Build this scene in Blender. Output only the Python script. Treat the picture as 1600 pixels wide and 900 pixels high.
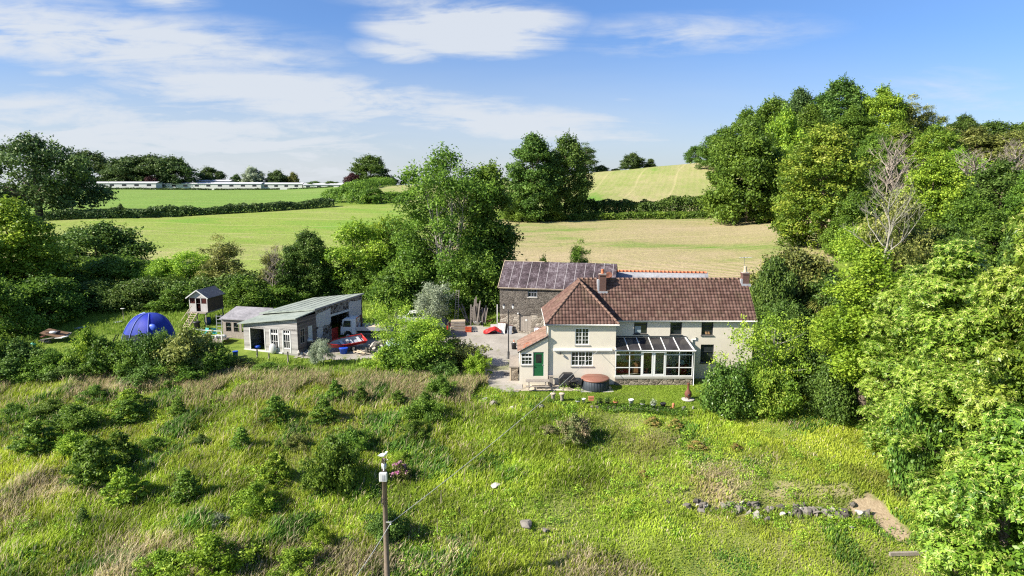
import bpy, math, random
import numpy as np
from math import sin, cos, tan, pi, atan2, sqrt, radians as R, exp
from mathutils import Vector, Matrix

for _o in list(bpy.data.objects):
    bpy.data.objects.remove(_o, do_unlink=True)
SC = bpy.context.scene
COL = SC.collection

# ------------------------------------------------------------------ camera, sky, sun, exposure
CAM_H, PITCH, FPX = 17.4, R(8.5), 1067.0
cam = bpy.data.cameras.new('camera'); cam.lens = 24.0; cam.sensor_width = 36.0
cam.clip_start = 0.5; cam.clip_end = 6000
camo = bpy.data.objects.new('camera', cam); COL.objects.link(camo)
camo.location = (0, 0, CAM_H); camo.rotation_euler = (R(90) - PITCH, 0, 0)
SC.camera = camo

SUN_EL, SUN_AZ = R(35), R(21)          # light travels towards +X and a little away from the camera
SUN_STR, SKY_STR, EXPO = 4.9, 0.15, 1.18

w = bpy.data.worlds.new('World'); SC.world = w; w.use_nodes = True
def build_world():
    nt = w.node_tree; N = nt.nodes; L = nt.links; N.clear()
    out = N.new('ShaderNodeOutputWorld'); bg = N.new('ShaderNodeBackground')
    bg.inputs['Strength'].default_value = SKY_STR
    L.new(bg.outputs[0], out.inputs[0])
    sky = N.new('ShaderNodeTexSky'); sky.sky_type = 'NISHITA'; sky.sun_disc = False
    sky.sun_elevation = SUN_EL; sky.sun_rotation = R(90) + R(180) - SUN_AZ
    sky.air_density = 1.0; sky.dust_density = 0.6; sky.ozone_density = 2.2; sky.altitude = 60
    hsv = N.new('ShaderNodeHueSaturation'); hsv.inputs['Saturation'].default_value = 1.1
    hsv.inputs['Value'].default_value = 0.52
    L.new(sky.outputs[0], hsv.inputs['Color'])
    tc = N.new('ShaderNodeTexCoord'); sp = N.new('ShaderNodeSeparateXYZ')
    L.new(tc.outputs['Generated'], sp.inputs[0])
    def M(op, a, b=None, c=None, clamp=False):
        n = N.new('ShaderNodeMath'); n.operation = op; n.use_clamp = clamp
        for i, v in enumerate((a, b, c)):
            if v is None: continue
            if isinstance(v, (int, float)): n.inputs[i].default_value = v
            else: L.new(v, n.inputs[i])
        return n.outputs[0]
    yy = M('MAXIMUM', sp.outputs[1], 0.08)
    u = M('DIVIDE', sp.outputs[0], yy); v = M('DIVIDE', sp.outputs[2], yy)
    cb = N.new('ShaderNodeCombineXYZ'); L.new(u, cb.inputs[0]); L.new(v, cb.inputs[1])
    uv = cb.outputs[0]
    def noise(sx, sy, rot, detail, rough, dist, off=0.0):
        m = N.new('ShaderNodeMapping'); m.inputs['Scale'].default_value = (sx, sy, 1)
        m.inputs['Rotation'].default_value = (0, 0, rot); m.inputs['Location'].default_value = (off, off * .7, off)
        L.new(uv, m.inputs[0])
        n = N.new('ShaderNodeTexNoise'); n.inputs['Scale'].default_value = 1
        n.inputs['Detail'].default_value = detail; n.inputs['Roughness'].default_value = rough
        n.inputs['Distortion'].default_value = dist
        L.new(m.outputs[0], n.inputs['Vector']); return n.outputs[0]
    n1 = noise(5, 34, R(-4), 9, .62, .6, 3.1)
    n2 = noise(2.2, 13, R(-5), 6, .55, .9, 7.7)
    n3 = noise(26, 70, R(-8), 5, .6, .3, 1.7)
    nn = M('ADD', M('ADD', M('MULTIPLY', n1, .5), M('MULTIPLY', n2, .36)), M('MULTIPLY', n3, .14))
    def uvp(px, py):
        a = math.atan((450 - py) / FPX) - PITCH
        return ((px - 800) / FPX / (cos(PITCH) + (450 - py) / FPX * sin(PITCH)), tan(a))
    # one soft ellipse of sky per cloud: centre, half sizes in pixels of arc, tilt, weight
    clouds = [(742, 44, 165, 44, -1, 1.5), (690, 6, 190, 17, -4, .8), (1075, 54, 240, 34, 2, .66), (622, 82, 90, 20, -6, .85),
              (150, 62, 430, 52, -5, .95), (420, 95, 190, 26, -4, .55), (480, 152, 440, 46, -6, 1.0), (760, 188, 430, 42, -5, .9),
              (265, 4, 75, 14, 0, .8), (90, 116, 80, 10, -2, .5), (0, 20, 300, 50, -4, .6), (330, 222, 900, 90, -3, .80),
              (1500, 150, 260, 60, -6, .36), (975, 155, 90, 12, 0, .45)]
    tot = None
    for (px, py, rx, ry, rot, wt) in clouds:
        cu, cv = uvp(px, py)
        m = N.new('ShaderNodeMapping'); m.vector_type = 'TEXTURE'
        m.inputs['Location'].default_value = (cu, cv, 0); m.inputs['Rotation'].default_value = (0, 0, R(rot))
        m.inputs['Scale'].default_value = (rx / FPX * 1.25, ry / FPX * 1.35, 1)
        L.new(uv, m.inputs[0])
        g = N.new('ShaderNodeTexGradient'); g.gradient_type = 'QUADRATIC_SPHERE'; L.new(m.outputs[0], g.inputs[0])
        gg = M('POWER', g.outputs['Fac'], .5)
        val = M('MULTIPLY', gg, wt)
        tot = val if tot is None else M('MAXIMUM', tot, val)
    tex = M('ADD', M('MULTIPLY', M('SUBTRACT', nn, .5), 3.4), .60)
    cl = M('MULTIPLY', tot, tex)
    mr = N.new('ShaderNodeMapRange'); mr.interpolation_type = 'SMOOTHSTEP'
    mr.inputs['From Min'].default_value = 0.03; mr.inputs['From Max'].default_value = .52
    mr.inputs['To Max'].default_value = .90
    L.new(cl, mr.inputs['Value'])
    # pale veil of thin cloud low over the left half
    veil = N.new('ShaderNodeMapRange'); veil.interpolation_type = 'SMOOTHSTEP'
    veil.inputs['From Min'].default_value = .24; veil.inputs['From Max'].default_value = -.02
    veil.inputs['To Max'].default_value = .80
    L.new(v, veil.inputs['Value'])
    vl = N.new('ShaderNodeMapRange'); vl.interpolation_type = 'SMOOTHSTEP'
    vl.inputs['From Min'].default_value = .75; vl.inputs['From Max'].default_value = -.25
    vl.inputs['To Min'].default_value = .45
    L.new(u, vl.inputs['Value'])
    vv = M('MULTIPLY', M('MULTIPLY', veil.outputs[0], vl.outputs[0]), M('ADD', M('MULTIPLY', n2, .9), .5))
    # thin vapour trail
    (u1, v1), (u2, v2) = uvp(1090, 78), uvp(1600, 134)
    sl = (v2 - v1) / (u2 - u1)
    d = M('ABSOLUTE', M('SUBTRACT', M('SUBTRACT', v, M('MULTIPLY', u, sl)), v1 - sl * u1))
    tr = M('MULTIPLY', M('SUBTRACT', 1.0, M('DIVIDE', d, .0022), clamp=True), M('MULTIPLY', M('SUBTRACT', u, u1), .35, clamp=True))
    mask = M('MAXIMUM', M('MAXIMUM', mr.outputs[0], vv), tr, clamp=True)
    # clear air is deeper blue than the model gives near the horizon
    tr_ = N.new('ShaderNodeValToRGB'); el = tr_.color_ramp.elements
    el[0].position = .0; el[0].color = (.50, .585, .80, 1); el[1].position = 1; el[1].color = (.82, .85, 1, 1)
    e2 = el.new(.45); e2.color = (.58, .70, .95, 1)
    L.new(M('MULTIPLY', v, 2.0, clamp=True), tr_.inputs[0])
    mu = N.new('ShaderNodeMixRGB'); mu.blend_type = 'MULTIPLY'; mu.inputs[0].default_value = 1
    L.new(hsv.outputs[0], mu.inputs[1]); L.new(tr_.outputs[0], mu.inputs[2])
    mix = N.new('ShaderNodeMixRGB'); L.new(mask, mix.inputs[0]); L.new(mu.outputs[0], mix.inputs[1])
    mix.inputs[2].default_value = (2.25, 2.38, 2.55, 1)
    L.new(mix.outputs[0], bg.inputs['Color'])
build_world()

sl = bpy.data.lights.new('sun', 'SUN'); sl.energy = SUN_STR; sl.angle = R(0.6); sl.color = (1, .93, .80)
so = bpy.data.objects.new('sun', sl); COL.objects.link(so)
so.rotation_euler = Vector((cos(SUN_AZ) * cos(SUN_EL), sin(SUN_AZ) * cos(SUN_EL), -sin(SUN_EL))).to_track_quat('-Z', 'Y').to_euler()
so.location = (-60, 0, 80)

SC.view_settings.view_transform = 'Standard'; SC.view_settings.look = 'None'
SC.view_settings.exposure = EXPO; SC.view_settings.gamma = 1
SC.view_settings.use_curve_mapping = False
SC.render.engine = 'CYCLES'
cy = SC.cycles
cy.max_bounces = 5; cy.diffuse_bounces = 3; cy.glossy_bounces = 2; cy.transmission_bounces = 4; cy.transparent_max_bounces = 8
cy.caustics_reflective = False; cy.caustics_refractive = False
cy.sample_clamp_indirect = 6; cy.filter_width = 1.2
cy.use_denoising = False

# ------------------------------------------------------------------ helpers
def ray(px, py):
    u, v = (px - 800) / FPX, (450 - py) / FPX
    return u, cos(PITCH) + v * sin(PITCH), -sin(PITCH) + v * cos(PITCH)
def onY(px, py, Y):
    """world point on the vertical plane y = Y"""
    a, b, c = ray(px, py); t = Y / b
    return Vector((a * t, Y, CAM_H + c * t))

def prop(o, label=None, cat=None, group=None, kind=None):
    if label: o['label'] = label
    if cat: o['category'] = cat
    if group: o['group'] = group
    if kind: o['kind'] = kind
    return o
def empty(name, loc=(0, 0, 0), rz=0.0):
    o = bpy.data.objects.new(name, None); COL.objects.link(o)
    o.location = loc; o.rotation_euler = (0, 0, rz); o.empty_display_size = .3
    return o
def link(name, me, parent=None, loc=None, rz=None):
    o = bpy.data.objects.new(name, me); COL.objects.link(o)
    if parent is not None: o.parent = parent
    if loc is not None: o.location = loc
    if rz is not None: o.rotation_euler = (0, 0, rz)
    return o
def copy_tree(o, parent=None):
    c = o.copy(); COL.objects.link(c)
    if parent is not None: c.parent = parent
    for ch in list(o.children):
        copy_tree(ch, c)
    return c

class MB:
    """collects shapes and links them as ONE mesh object"""
    def __init__(s): s.v = []; s.f = []; s.m = []; s.mi = 0; s.sm = []
    def mat(s, i): s.mi = i; return s
    def add(s, vs, fs, smooth=False):
        b = len(s.v); s.v += [tuple(p) for p in vs]
        for f in fs: s.f.append(tuple(b + i for i in f)); s.m.append(s.mi); s.sm.append(smooth)
        return s
    def box(s, c, d, M=None):
        """centre, full sizes, optional 3x3/4x4 orientation about the centre"""
        x, y, z = d[0] / 2, d[1] / 2, d[2] / 2
        vs = [Vector(p) for p in ((-x, -y, -z), (x, -y, -z), (x, y, -z), (-x, y, -z), (-x, -y, z), (x, -y, z), (x, y, z), (-x, y, z))]
        if M is not None: vs = [M @ p for p in vs]
        c = Vector(c)
        return s.add([p + c for p in vs], [(0, 3, 2, 1), (4, 5, 6, 7), (0, 1, 5, 4), (1, 2, 6, 5), (2, 3, 7, 6), (3, 0, 4, 7)])
    def bb(s, a, b):
        return s.box([(a[i] + b[i]) / 2 for i in range(3)], [abs(b[i] - a[i]) for i in range(3)])
    def bar(s, p, q, w, h=None, up=(0, 0, 1)):
        p, q = Vector(p), Vector(q); d = q - p; L = d.length
        if L < 1e-6: return s
        x = d / L; u = Vector(up)
        if abs(x.dot(u)) > .98: u = Vector((0, 1, 0))
        y = u.cross(x).normalized(); z = x.cross(y)
        M = Matrix((x, y, z)).transposed()
        return s.box((p + q) / 2, (L, w, h or w), M)
    def tube(s, pts, rad, n=6, cap=True, smooth=True):
        pts = [Vector(p) for p in pts]; k = len(pts)
        if not hasattr(rad, '__len__'): rad = [rad] * k
        vs, fs = [], []
        for i, p in enumerate(pts):
            d = (pts[min(i + 1, k - 1)] - pts[max(i - 1, 0)])
            d = d.normalized() if d.length > 1e-9 else Vector((0, 0, 1))
            u = Vector((1, 0, 0)) if abs(d.x) < .8 else Vector((0, 1, 0))
            a = d.cross(u).normalized(); b = d.cross(a)
            for j in range(n):
                t = 2 * pi * j / n
                vs.append(p + (a * cos(t) + b * sin(t)) * rad[i])
        for i in range(k - 1):
            for j in range(n):
                j2 = (j + 1) % n
                fs.append((i * n + j, i * n + j2, (i + 1) * n + j2, (i + 1) * n + j))
        if cap:
            fs.append(tuple(range(n))); fs.append(tuple((k - 1) * n + j for j in reversed(range(n))))
        return s.add(vs, fs, smooth)
    def lathe(s, prof, c=(0, 0, 0), n=16, smooth=True, sx=1, sy=1):
        vs, fs = [], []
        for (r, z) in prof:
            for j in range(n):
                t = 2 * pi * j / n
                vs.append((c[0] + cos(t) * r * sx, c[1] + sin(t) * r * sy, c[2] + z))
        k = len(prof)
        for i in range(k - 1):
            for j in range(n):
                j2 = (j + 1) % n
                fs.append((i * n + j, i * n + j2, (i + 1) * n + j2, (i + 1) * n + j))
        fs.append(tuple(reversed(range(n)))); fs.append(tuple((k - 1) * n + j for j in range(n)))
        return s.add(vs, fs, smooth)
    def prism(s, poly, dvec):
        """polygon (3-D points) swept along dvec"""
        a = [Vector(p) for p in poly]; d = Vector(dvec); n = len(a)
        fs = [tuple(range(n)), tuple(n + i for i in reversed(range(n)))]
        for i in range(n):
            j = (i + 1) % n; fs.append((i, n + i, n + j, j))
        return s.add(a + [p + d for p in a], fs)
    def ball(s, c, r, n=10, sc=(1, 1, 1)):
        pr = []
        k = max(4, n // 2)
        vs, fs = [], []
        for i in range(k + 1):
            ph = -pi / 2 + pi * i / k
            for j in range(n):
                t = 2 * pi * j / n
                vs.append((c[0] + r * sc[0] * cos(ph) * cos(t), c[1] + r * sc[1] * cos(ph) * sin(t), c[2] + r * sc[2] * sin(ph)))
        for i in range(k):
            for j in range(n):
                j2 = (j + 1) % n
                fs.append((i * n + j, i * n + j2, (i + 1) * n + j2, (i + 1) * n + j))
        return s.add(vs, fs, True)
    def mesh(s, name, mats):
        me = bpy.data.meshes.new(name); me.from_pydata(s.v, [], s.f)
        if not isinstance(mats, (list, tuple)): mats = [mats]
        for m in mats: me.materials.append(m)
        me.polygons.foreach_set('material_index', s.m); me.polygons.foreach_set('use_smooth', s.sm)
        me.validate(); me.update()
        return me
    def build(s, name, mats, parent=None, bevel=0.0, loc=None, rz=None):
        o = link(name, s.mesh(name, mats), parent, loc, rz)
        if bevel:
            b = o.modifiers.new('bevel', 'BEVEL'); b.width = bevel; b.segments = 1; b.limit_method = 'ANGLE'
        return o

def quads_mesh(name, V, F, mat, attrs=None, smooth=False):
    """fast mesh from numpy: V (n,3), F (m,k)"""
    me = bpy.data.meshes.new(name)
    n, m, k = len(V), len(F), F.shape[1]
    me.vertices.add(n); me.vertices.foreach_set('co', np.ascontiguousarray(V, dtype=np.float32).ravel())
    me.loops.add(m * k); me.loops.foreach_set('vertex_index', np.ascontiguousarray(F, dtype=np.int32).ravel())
    me.polygons.add(m); me.polygons.foreach_set('loop_start', np.arange(0, m * k, k, dtype=np.int32))
    try: me.polygons.foreach_set('loop_total', np.full(m, k, dtype=np.int32))
    except Exception: pass
    if smooth: me.polygons.foreach_set('use_smooth', np.ones(m, dtype=bool))
    for (an, typ, dom, arr) in (attrs or []):
        a = me.attributes.new(an, typ, dom)
        a.data.foreach_set('value' if typ == 'FLOAT' else 'color', np.ascontiguousarray(arr, dtype=np.float32).ravel())
    for mm in (mat if isinstance(mat, (list, tuple)) else [mat]): me.materials.append(mm)
    me.update(calc_edges=True)
    return me

# ------------------------------------------------------------------ materials
class NM:
    def __init__(s, name):
        s.m = bpy.data.materials.new(name); s.m.use_nodes = True
        s.t = s.m.node_tree; s.N = s.t.nodes; s.L = s.t.links
        s.b = s.N['Principled BSDF']; s.out = s.N['Material Output']
    def n(s, typ, **kw):
        o = s.N.new(typ)
        for k, v in kw.items():
            if k in o.inputs: s.set(o.inputs[k], v)
            else: setattr(o, k, v)
        return o
    def set(s, inp, v):
        if hasattr(v, 'links') or isinstance(v, bpy.types.NodeSocket): s.L.new(v, inp)
        else: inp.default_value = v
    def coord(s, scale=(1, 1, 1), rot=(0, 0, 0), kind='Object'):
        t = s.n('ShaderNodeTexCoord'); m = s.n('ShaderNodeMapping')
        m.inputs['Scale'].default_value = scale; m.inputs['Rotation'].default_value = rot
        s.L.new(t.outputs[kind], m.inputs[0]); return m.outputs[0]
    def noise(s, vec, scale, detail=5, rough=.6, dist=0.0):
        o = s.n('ShaderNodeTexNoise'); o.inputs['Scale'].default_value = scale; o.inputs['Detail'].default_value = detail
        o.inputs['Roughness'].default_value = rough; o.inputs['Distortion'].default_value = dist
        if vec is not None: s.L.new(vec, o.inputs['Vector'])
        return o.outputs[0]
    def ramp(s, fac, stops):
        o = s.n('ShaderNodeValToRGB'); cr = o.color_ramp
        while len(cr.elements) < len(stops): cr.elements.new(.5)
        for e, (p, c) in zip(cr.elements, stops):
            e.position = p; e.color = (*c, 1) if len(c) == 3 else c
        s.L.new(fac, o.inputs[0]); return o.outputs[0]
    def mix(s, fac, a, b, mode='MIX'):
        o = s.n('ShaderNodeMixRGB'); o.blend_type = mode
        for i, x in enumerate((fac, a, b)):
            if isinstance(x, bpy.types.NodeSocket): s.L.new(x, o.inputs[i])
            elif isinstance(x, (int, float)): o.inputs[i].default_value = x
            else: o.inputs[i].default_value = (*x, 1)
        return o.outputs[0]
    def math(s, op, a, b=None, clamp=False):
        o = s.n('ShaderNodeMath'); o.operation = op; o.use_clamp = clamp
        for i, x in enumerate((a, b)):
            if x is None: continue
            if isinstance(x, (int, float)): o.inputs[i].default_value = x
            else: s.L.new(x, o.inputs[i])
        return o.outputs[0]
    def attr(s, name, out='Fac'):
        o = s.n('ShaderNodeAttribute'); o.attribute_name = name; return o.outputs[out]
    def bump(s, h, strength=.5, dist=.02):
        o = s.n('ShaderNodeBump'); o.inputs['Strength'].default_value = strength; o.inputs['Distance'].default_value = dist
        s.L.new(h, o.inputs['Height']); s.L.new(o.outputs[0], s.b.inputs['Normal'])
    def col(s, c):
        if isinstance(c, bpy.types.NodeSocket): s.L.new(c, s.b.inputs['Base Color'])
        else: s.b.inputs['Base Color'].default_value = (*c, 1)
        return s
    def pr(s, rough=.7, spec=.3, metal=0.0):
        s.b.inputs['Roughness'].default_value = rough; s.b.inputs['Specular IOR Level'].default_value = spec
        s.b.inputs['Metallic'].default_value = metal; return s

def plain(name, c, rough=.6, spec=.3, var=.25, scale=3.0, metal=0.0, bump=0.0):
    """painted or weathered surface: base colour with blotches and fine grain"""
    k = NM(name); k.pr(rough, spec, metal); v = k.coord()
    n = k.noise(v, scale, 6, .65); n2 = k.noise(v, scale * 9, 3, .6)
    f = k.math('ADD', k.math('MULTIPLY', n, .65), k.math('MULTIPLY', n2, .35))
    lo = tuple(x * (1 - var) for x in c); hi = tuple(min(1, x * (1 + var * .6)) for x in c)
    k.col(k.ramp(f, [(.3, lo), (.7, hi)]))
    if bump: k.bump(n2, bump, .02)
    return k.m

def leafmat(name, dark, mid, light, trans=.40, rough=.5, vary=.14):
    k = NM(name); k.pr(rough, .25)
    c = k.ramp(k.attr('tone'), [(.08, dark), (.5, mid), (.92, light)])
    oi = k.n('ShaderNodeObjectInfo')
    hs = k.n('ShaderNodeHueSaturation')
    k.L.new(k.math('ADD', k.math('MULTIPLY', oi.outputs['Random'], .018), .490), hs.inputs['Hue'])
    k.L.new(k.math('ADD', k.math('MULTIPLY', oi.outputs['Random'], vary * 2), 1 - vary), hs.inputs['Value'])
    k.L.new(c, hs.inputs['Color'])
    k.col(hs.outputs[0])
    tr = k.n('ShaderNodeBsdfTranslucent')
    k.L.new(k.mix(.5, hs.outputs[0], (.30, .42, .05), 'MULTIPLY') if False else hs.outputs[0], tr.inputs['Color'])
    mx = k.n('ShaderNodeMixShader'); mx.inputs[0].default_value = trans
    k.L.new(k.b.outputs[0], mx.inputs[1]); k.L.new(tr.outputs[0], mx.inputs[2]); k.L.new(mx.outputs[0], k.out.inputs[0])
    return k.m
# ------------------------------------------------------------------ terrain
TY = np.array([-60, 20, 34, 45, 56, 64, 75, 90, 120, 170, 200, 250, 300, 350, 450, 700, 1500], float)
TP = np.array([-700, 0, 400, 600, 800, 950, 1100, 1220, 1350, 1600, 2300], float)
TZ = np.array([
    [-14] * 11,
    [-6.1] * 11,
    [-3.75] * 11,
    [-1.85, -1.85, -1.85, -1.85, -1.85, -1.85, -1.85, -1.85, -1.8, -1.6, -1.2],
    [0.1, 0.1, 0.1, 0.05, 0, 0, 0, 0.05, .2, .6, 1.2],
    [1.0, 0.9, 0.9, .7, .3, .2, .3, .6, 1.0, 1.8, 2.8],
    [2.0, 1.7, 1.6, 1.5, 1.2, 1.2, 1.4, 2.0, 2.6, 3.6, 5],
    [3.6, 3.4, 3.3, 3.5, 4.2, 4.5, 4.7, 5, 5.4, 7, 9],
    [6, 5.8, 5.8, 6.0, 6.7, 6.9, 7.0, 7.6, 9, 12, 15],
    [8.9, 8.9, 8.9, 9.2, 9.4, 9.5, 9.6, 11, 18, 19, 20],
    [11, 11, 11, 11.5, 11.8, 12.3, 12.8, 15.5, 24, 23, 23],
    [13.5, 13.3, 13.1, 14.4, 15.0, 17, 19.8, 24, 31, 29, 28],
    [15.4, 15.2, 14.5, 16.8, 19.3, 23.6, 27.3, 31, 36, 33, 30],
    [16.6, 16.3, 15.3, 17.7, 18.6, 23, 27.3, 32, 37, 34, 30],
    [15, 15, 15, 15, 15, 18, 22, 28, 34, 32, 28],
    [9, 9, 9, 9, 9, 9, 10, 12, 14, 14, 14],
    [0] * 11], float)
def _herm(x, xs, V):
    """piecewise cubic through rows V (k, n) sampled at xs, x (n,)"""
    k = len(xs); i = np.clip(np.searchsorted(xs, x) - 1, 0, k - 2)
    cols = np.arange(V.shape[1])
    h = xs[i + 1] - xs[i]; t = np.clip((x - xs[i]) / h, 0, 1)
    d = np.diff(V, axis=0) / np.diff(xs)[:, None]
    m = np.zeros_like(V); m[0] = d[0]; m[-1] = d[-1]
    a, b = d[:-1], d[1:]
    m[1:-1] = np.where(a * b > 0, 2 * a * b / np.where(np.abs(a + b) < 1e-9, 1, a + b), 0)
    p0, p1, m0, m1 = V[i, cols], V[i + 1, cols], m[i, cols] * h, m[i + 1, cols] * h
    t2, t3 = t * t, t * t * t
    return p0 * (2 * t3 - 3 * t2 + 1) + m0 * (t3 - 2 * t2 + t) + p1 * (3 * t2 - 2 * t3) + m1 * (t3 - t2)
def _lut():
    px = np.linspace(TP[0], TP[-1], 61)
    rows = np.stack([_herm(px, TP, np.repeat(TZ[j][:, None], 61, 1)) for j in range(len(TY))])   # (17,61)
    return px, rows
_LPX, _LR = _lut()
_WR = np.random.RandomState(5)
_WV = [(_WR.uniform(0, 2 * pi), _WR.uniform(2.5, 9), _WR.uniform(0, 6.28)) for _ in range(14)]
def bumps(X, Y):
    s = np.zeros_like(X)
    for a, wl, p in _WV: s += np.sin((X * cos(a) + Y * sin(a)) * 2 * pi / wl + p) * (wl / 9)
    return s / 4.5
ROCK_Y = 40.4
def zf(X, Y):
    X = np.atleast_1d(np.asarray(X, float)); Y = np.atleast_1d(np.asarray(Y, float))
    D = np.maximum(Y, 30) * cos(PITCH) + 2.4
    px = np.clip(X / D * FPX + 800, TP[0], TP[-1])
    f = (px - _LPX[0]) / (_LPX[1] - _LPX[0]); i = np.clip(f.astype(int), 0, 59); t = f - i
    V = _LR[:, i] * (1 - t) + _LR[:, i + 1] * t
    z = _herm(Y, TY, V)
    fade = np.clip((57 - Y) / 4, 0, 1) * np.clip((Y - 15) / 10, 0, 1)
    z = z + bumps(X, Y) * .17 * fade
    far = np.clip((Y - 85) / 40, 0, 1)
    z = z + bumps(X / 6, Y / 6) * .25 * far
    # cut bank above the line of stones on the right
    bx = np.clip((X - 9) / 2.5, 0, 1) * np.clip((25.5 - X) / 3, 0, 1)
    step = np.clip((Y - ROCK_Y - .5) / 1.5, 0, 1); step = step * step * (3 - 2 * step)
    z = z + bx * (.55 * step * np.clip((49 - Y) / 5, 0, 1) - .22 * np.clip(1 - np.abs(Y - ROCK_Y + .6) / 2.2, 0, 1))
    return z
def Z(x, y): return float(zf(x, y)[0])
def ground(px, py):
    a, b, c = ray(px, py); t = 12.0
    while t < 900:
        z = CAM_H + c * t
        if z < Z(a * t, b * t): break
        t *= 1.012
    lo, hi = t / 1.012, t
    for _ in range(18):
        m = (lo + hi) / 2
        if CAM_H + c * m < Z(a * m, b * m): hi = m
        else: lo = m
    return Vector((a * hi, b * hi, Z(a * hi, b * hi)))
def at(px, Y):
    """ground point on the bearing of photo column px at depth Y"""
    z = 2.0
    for _ in range(4):
        D = Y * cos(PITCH) + (CAM_H - z) * sin(PITCH); x = (px - 800) / FPX * D; z = Z(x, Y)
    return Vector((x, Y, z))
def top_at(px, py, Y):
    return onY(px, py, Y).z

# smooth value noise (numpy) for colour zones, grass height and the like
def vnoise(X, Y, scale, seed):
    r = np.random.RandomState(seed); G = r.rand(256, 256)
    x, y = X / scale + 1000, Y / scale + 1000
    i, j = np.floor(x).astype(int), np.floor(y).astype(int); fx, fy = x - i, y - j
    fx, fy = fx * fx * (3 - 2 * fx), fy * fy * (3 - 2 * fy)
    g = lambda a, b: G[a % 256, b % 256]
    return (g(i, j) * (1 - fx) + g(i + 1, j) * fx) * (1 - fy) + (g(i, j + 1) * (1 - fx) + g(i + 1, j + 1) * fx) * fy
def fbm(X, Y, scale, seed, o=4):
    s = 0; a = .5; t = 0
    for k in range(o): s = s + a * vnoise(X, Y, scale / 2 ** k, seed + k); t += a; a *= .55
    return s / t
def in_poly(X, Y, poly):
    ins = np.zeros(X.shape, bool); n = len(poly)
    for k in range(n):
        (x1, y1), (x2, y2) = poly[k], poly[(k + 1) % n]
        c = ((y1 > Y) != (y2 > Y)) & (X < (x2 - x1) * (Y - y1) / (y2 - y1 + 1e-12) + x1)
        ins ^= c
    return ins

# outlines on the ground, measured from the photo
def gpoly(pts): return [(ground(a, b).x, ground(a, b).y) for a, b in pts]
P_YARD = [(-21.5, 64.2), (-17, 63.8), (-13, 64.4), (-8.6, 64.5), (-5.6, 65.5), (-4.4, 66.5), (-3.0, 61), (-1.9, 57.2), (-.6, 56.2), (.7, 56.4), (1.0, 60), (1.6, 64), (3.4, 68), (4.5, 75), (-2, 76.5), (-7, 77.5), (-12, 78), (-17, 77), (-17, 74), (-20, 66.5)]
P_LAWN = [(-.8, 55.9), (3.0, 54.2), (6, 53.4), (10, 52.9), (14, 52.4), (17.6, 52.6), (18.5, 56), (16.5, 59.5), (9.2, 59.9), (8.5, 57.2), (1, 56.6)]
P_DIRT = gpoly([(1328, 768), (1362, 766), (1392, 785), (1422, 832), (1395, 842), (1362, 818), (1336, 800)])
P_BANK = gpoly([(1095, 757), (1200, 752), (1330, 756), (1335, 775), (1250, 778), (1120, 772)])
P_TENT = [(-34, 62), (-31.5, 66), (-26, 70), (-26, 76), (-31, 78), (-40, 74), (-48, 70), (-48, 64)]

# ground sheet: fine where the camera is near, coarse far off
def axis(parts):
    out = []
    for a, b, st in parts: out += list(np.arange(a, b, st))
    return np.array(out + [parts[-1][1]])
gx = axis([(-1800, -400, 100), (-400, -120, 14), (-120, -56, 2.5), (-56, 50, .5), (50, 130, 2.5), (130, 400, 14), (400, 1800, 100)])
gy = axis([(-60, 26, 4), (26, 62, .4), (62, 92, 1), (92, 220, 3), (220, 420, 8), (420, 1500, 60)])
GX, GY = np.meshgrid(gx, gy); fx_, fy_ = GX.ravel(), GY.ravel()
gz = zf(fx_, fy_)
nx, ny = len(gx), len(gy)
ii, jj = np.meshgrid(np.arange(nx - 1), np.arange(ny - 1)); q = (jj * nx + ii).ravel()
GF = np.stack([q, q + 1, q + 1 + nx, q + nx], 1)
dirt = np.maximum(in_poly(fx_ + (fbm(fx_, fy_, 1.6, 7) - .5) * 1.4, fy_ + (fbm(fx_, fy_, 1.3, 8) - .5) * 2, P_DIRT) * 1.0, in_poly(fx_, fy_, P_BANK) * .5 * (vnoise(fx_, fy_, 1.2, 9) > .4))
dry = np.clip(fbm(fx_, fy_, 9, 11) * 2.6 - .95 + np.clip((2 - fx_) / 40, -.5, .25), 0, 1) * (fy_ < 62)

def ground_material():
    k = NM('meadow_soil'); k.pr(.9, .15); v = k.coord()
    n = k.noise(v, .6, 8, .7); n2 = k.noise(v, 5, 5, .7)
    g = k.ramp(n, [(.3, (.08, .13, .016)), (.5, (.15, .21, .03)), (.7, (.22, .27, .05))])
    d = k.ramp(n2, [(.3, (.17, .14, .07)), (.7, (.30, .25, .13))])
    c = k.mix(k.attr('dry'), g, d)
    e = k.ramp(n2, [(.25, (.22, .16, .10)), (.75, (.46, .37, .25))])
    c = k.mix(k.attr('dirt'), c, e); k.col(c); k.bump(n2, .6, .1)
    return k.m
M_GROUND = ground_material()
gm = quads_mesh('ground', np.stack([fx_, fy_, gz], 1), GF, M_GROUND,
                [('dry', 'FLOAT', 'POINT', dry), ('dirt', 'FLOAT', 'POINT', dirt)], True)
prop(link('ground', gm), kind='structure')

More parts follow.
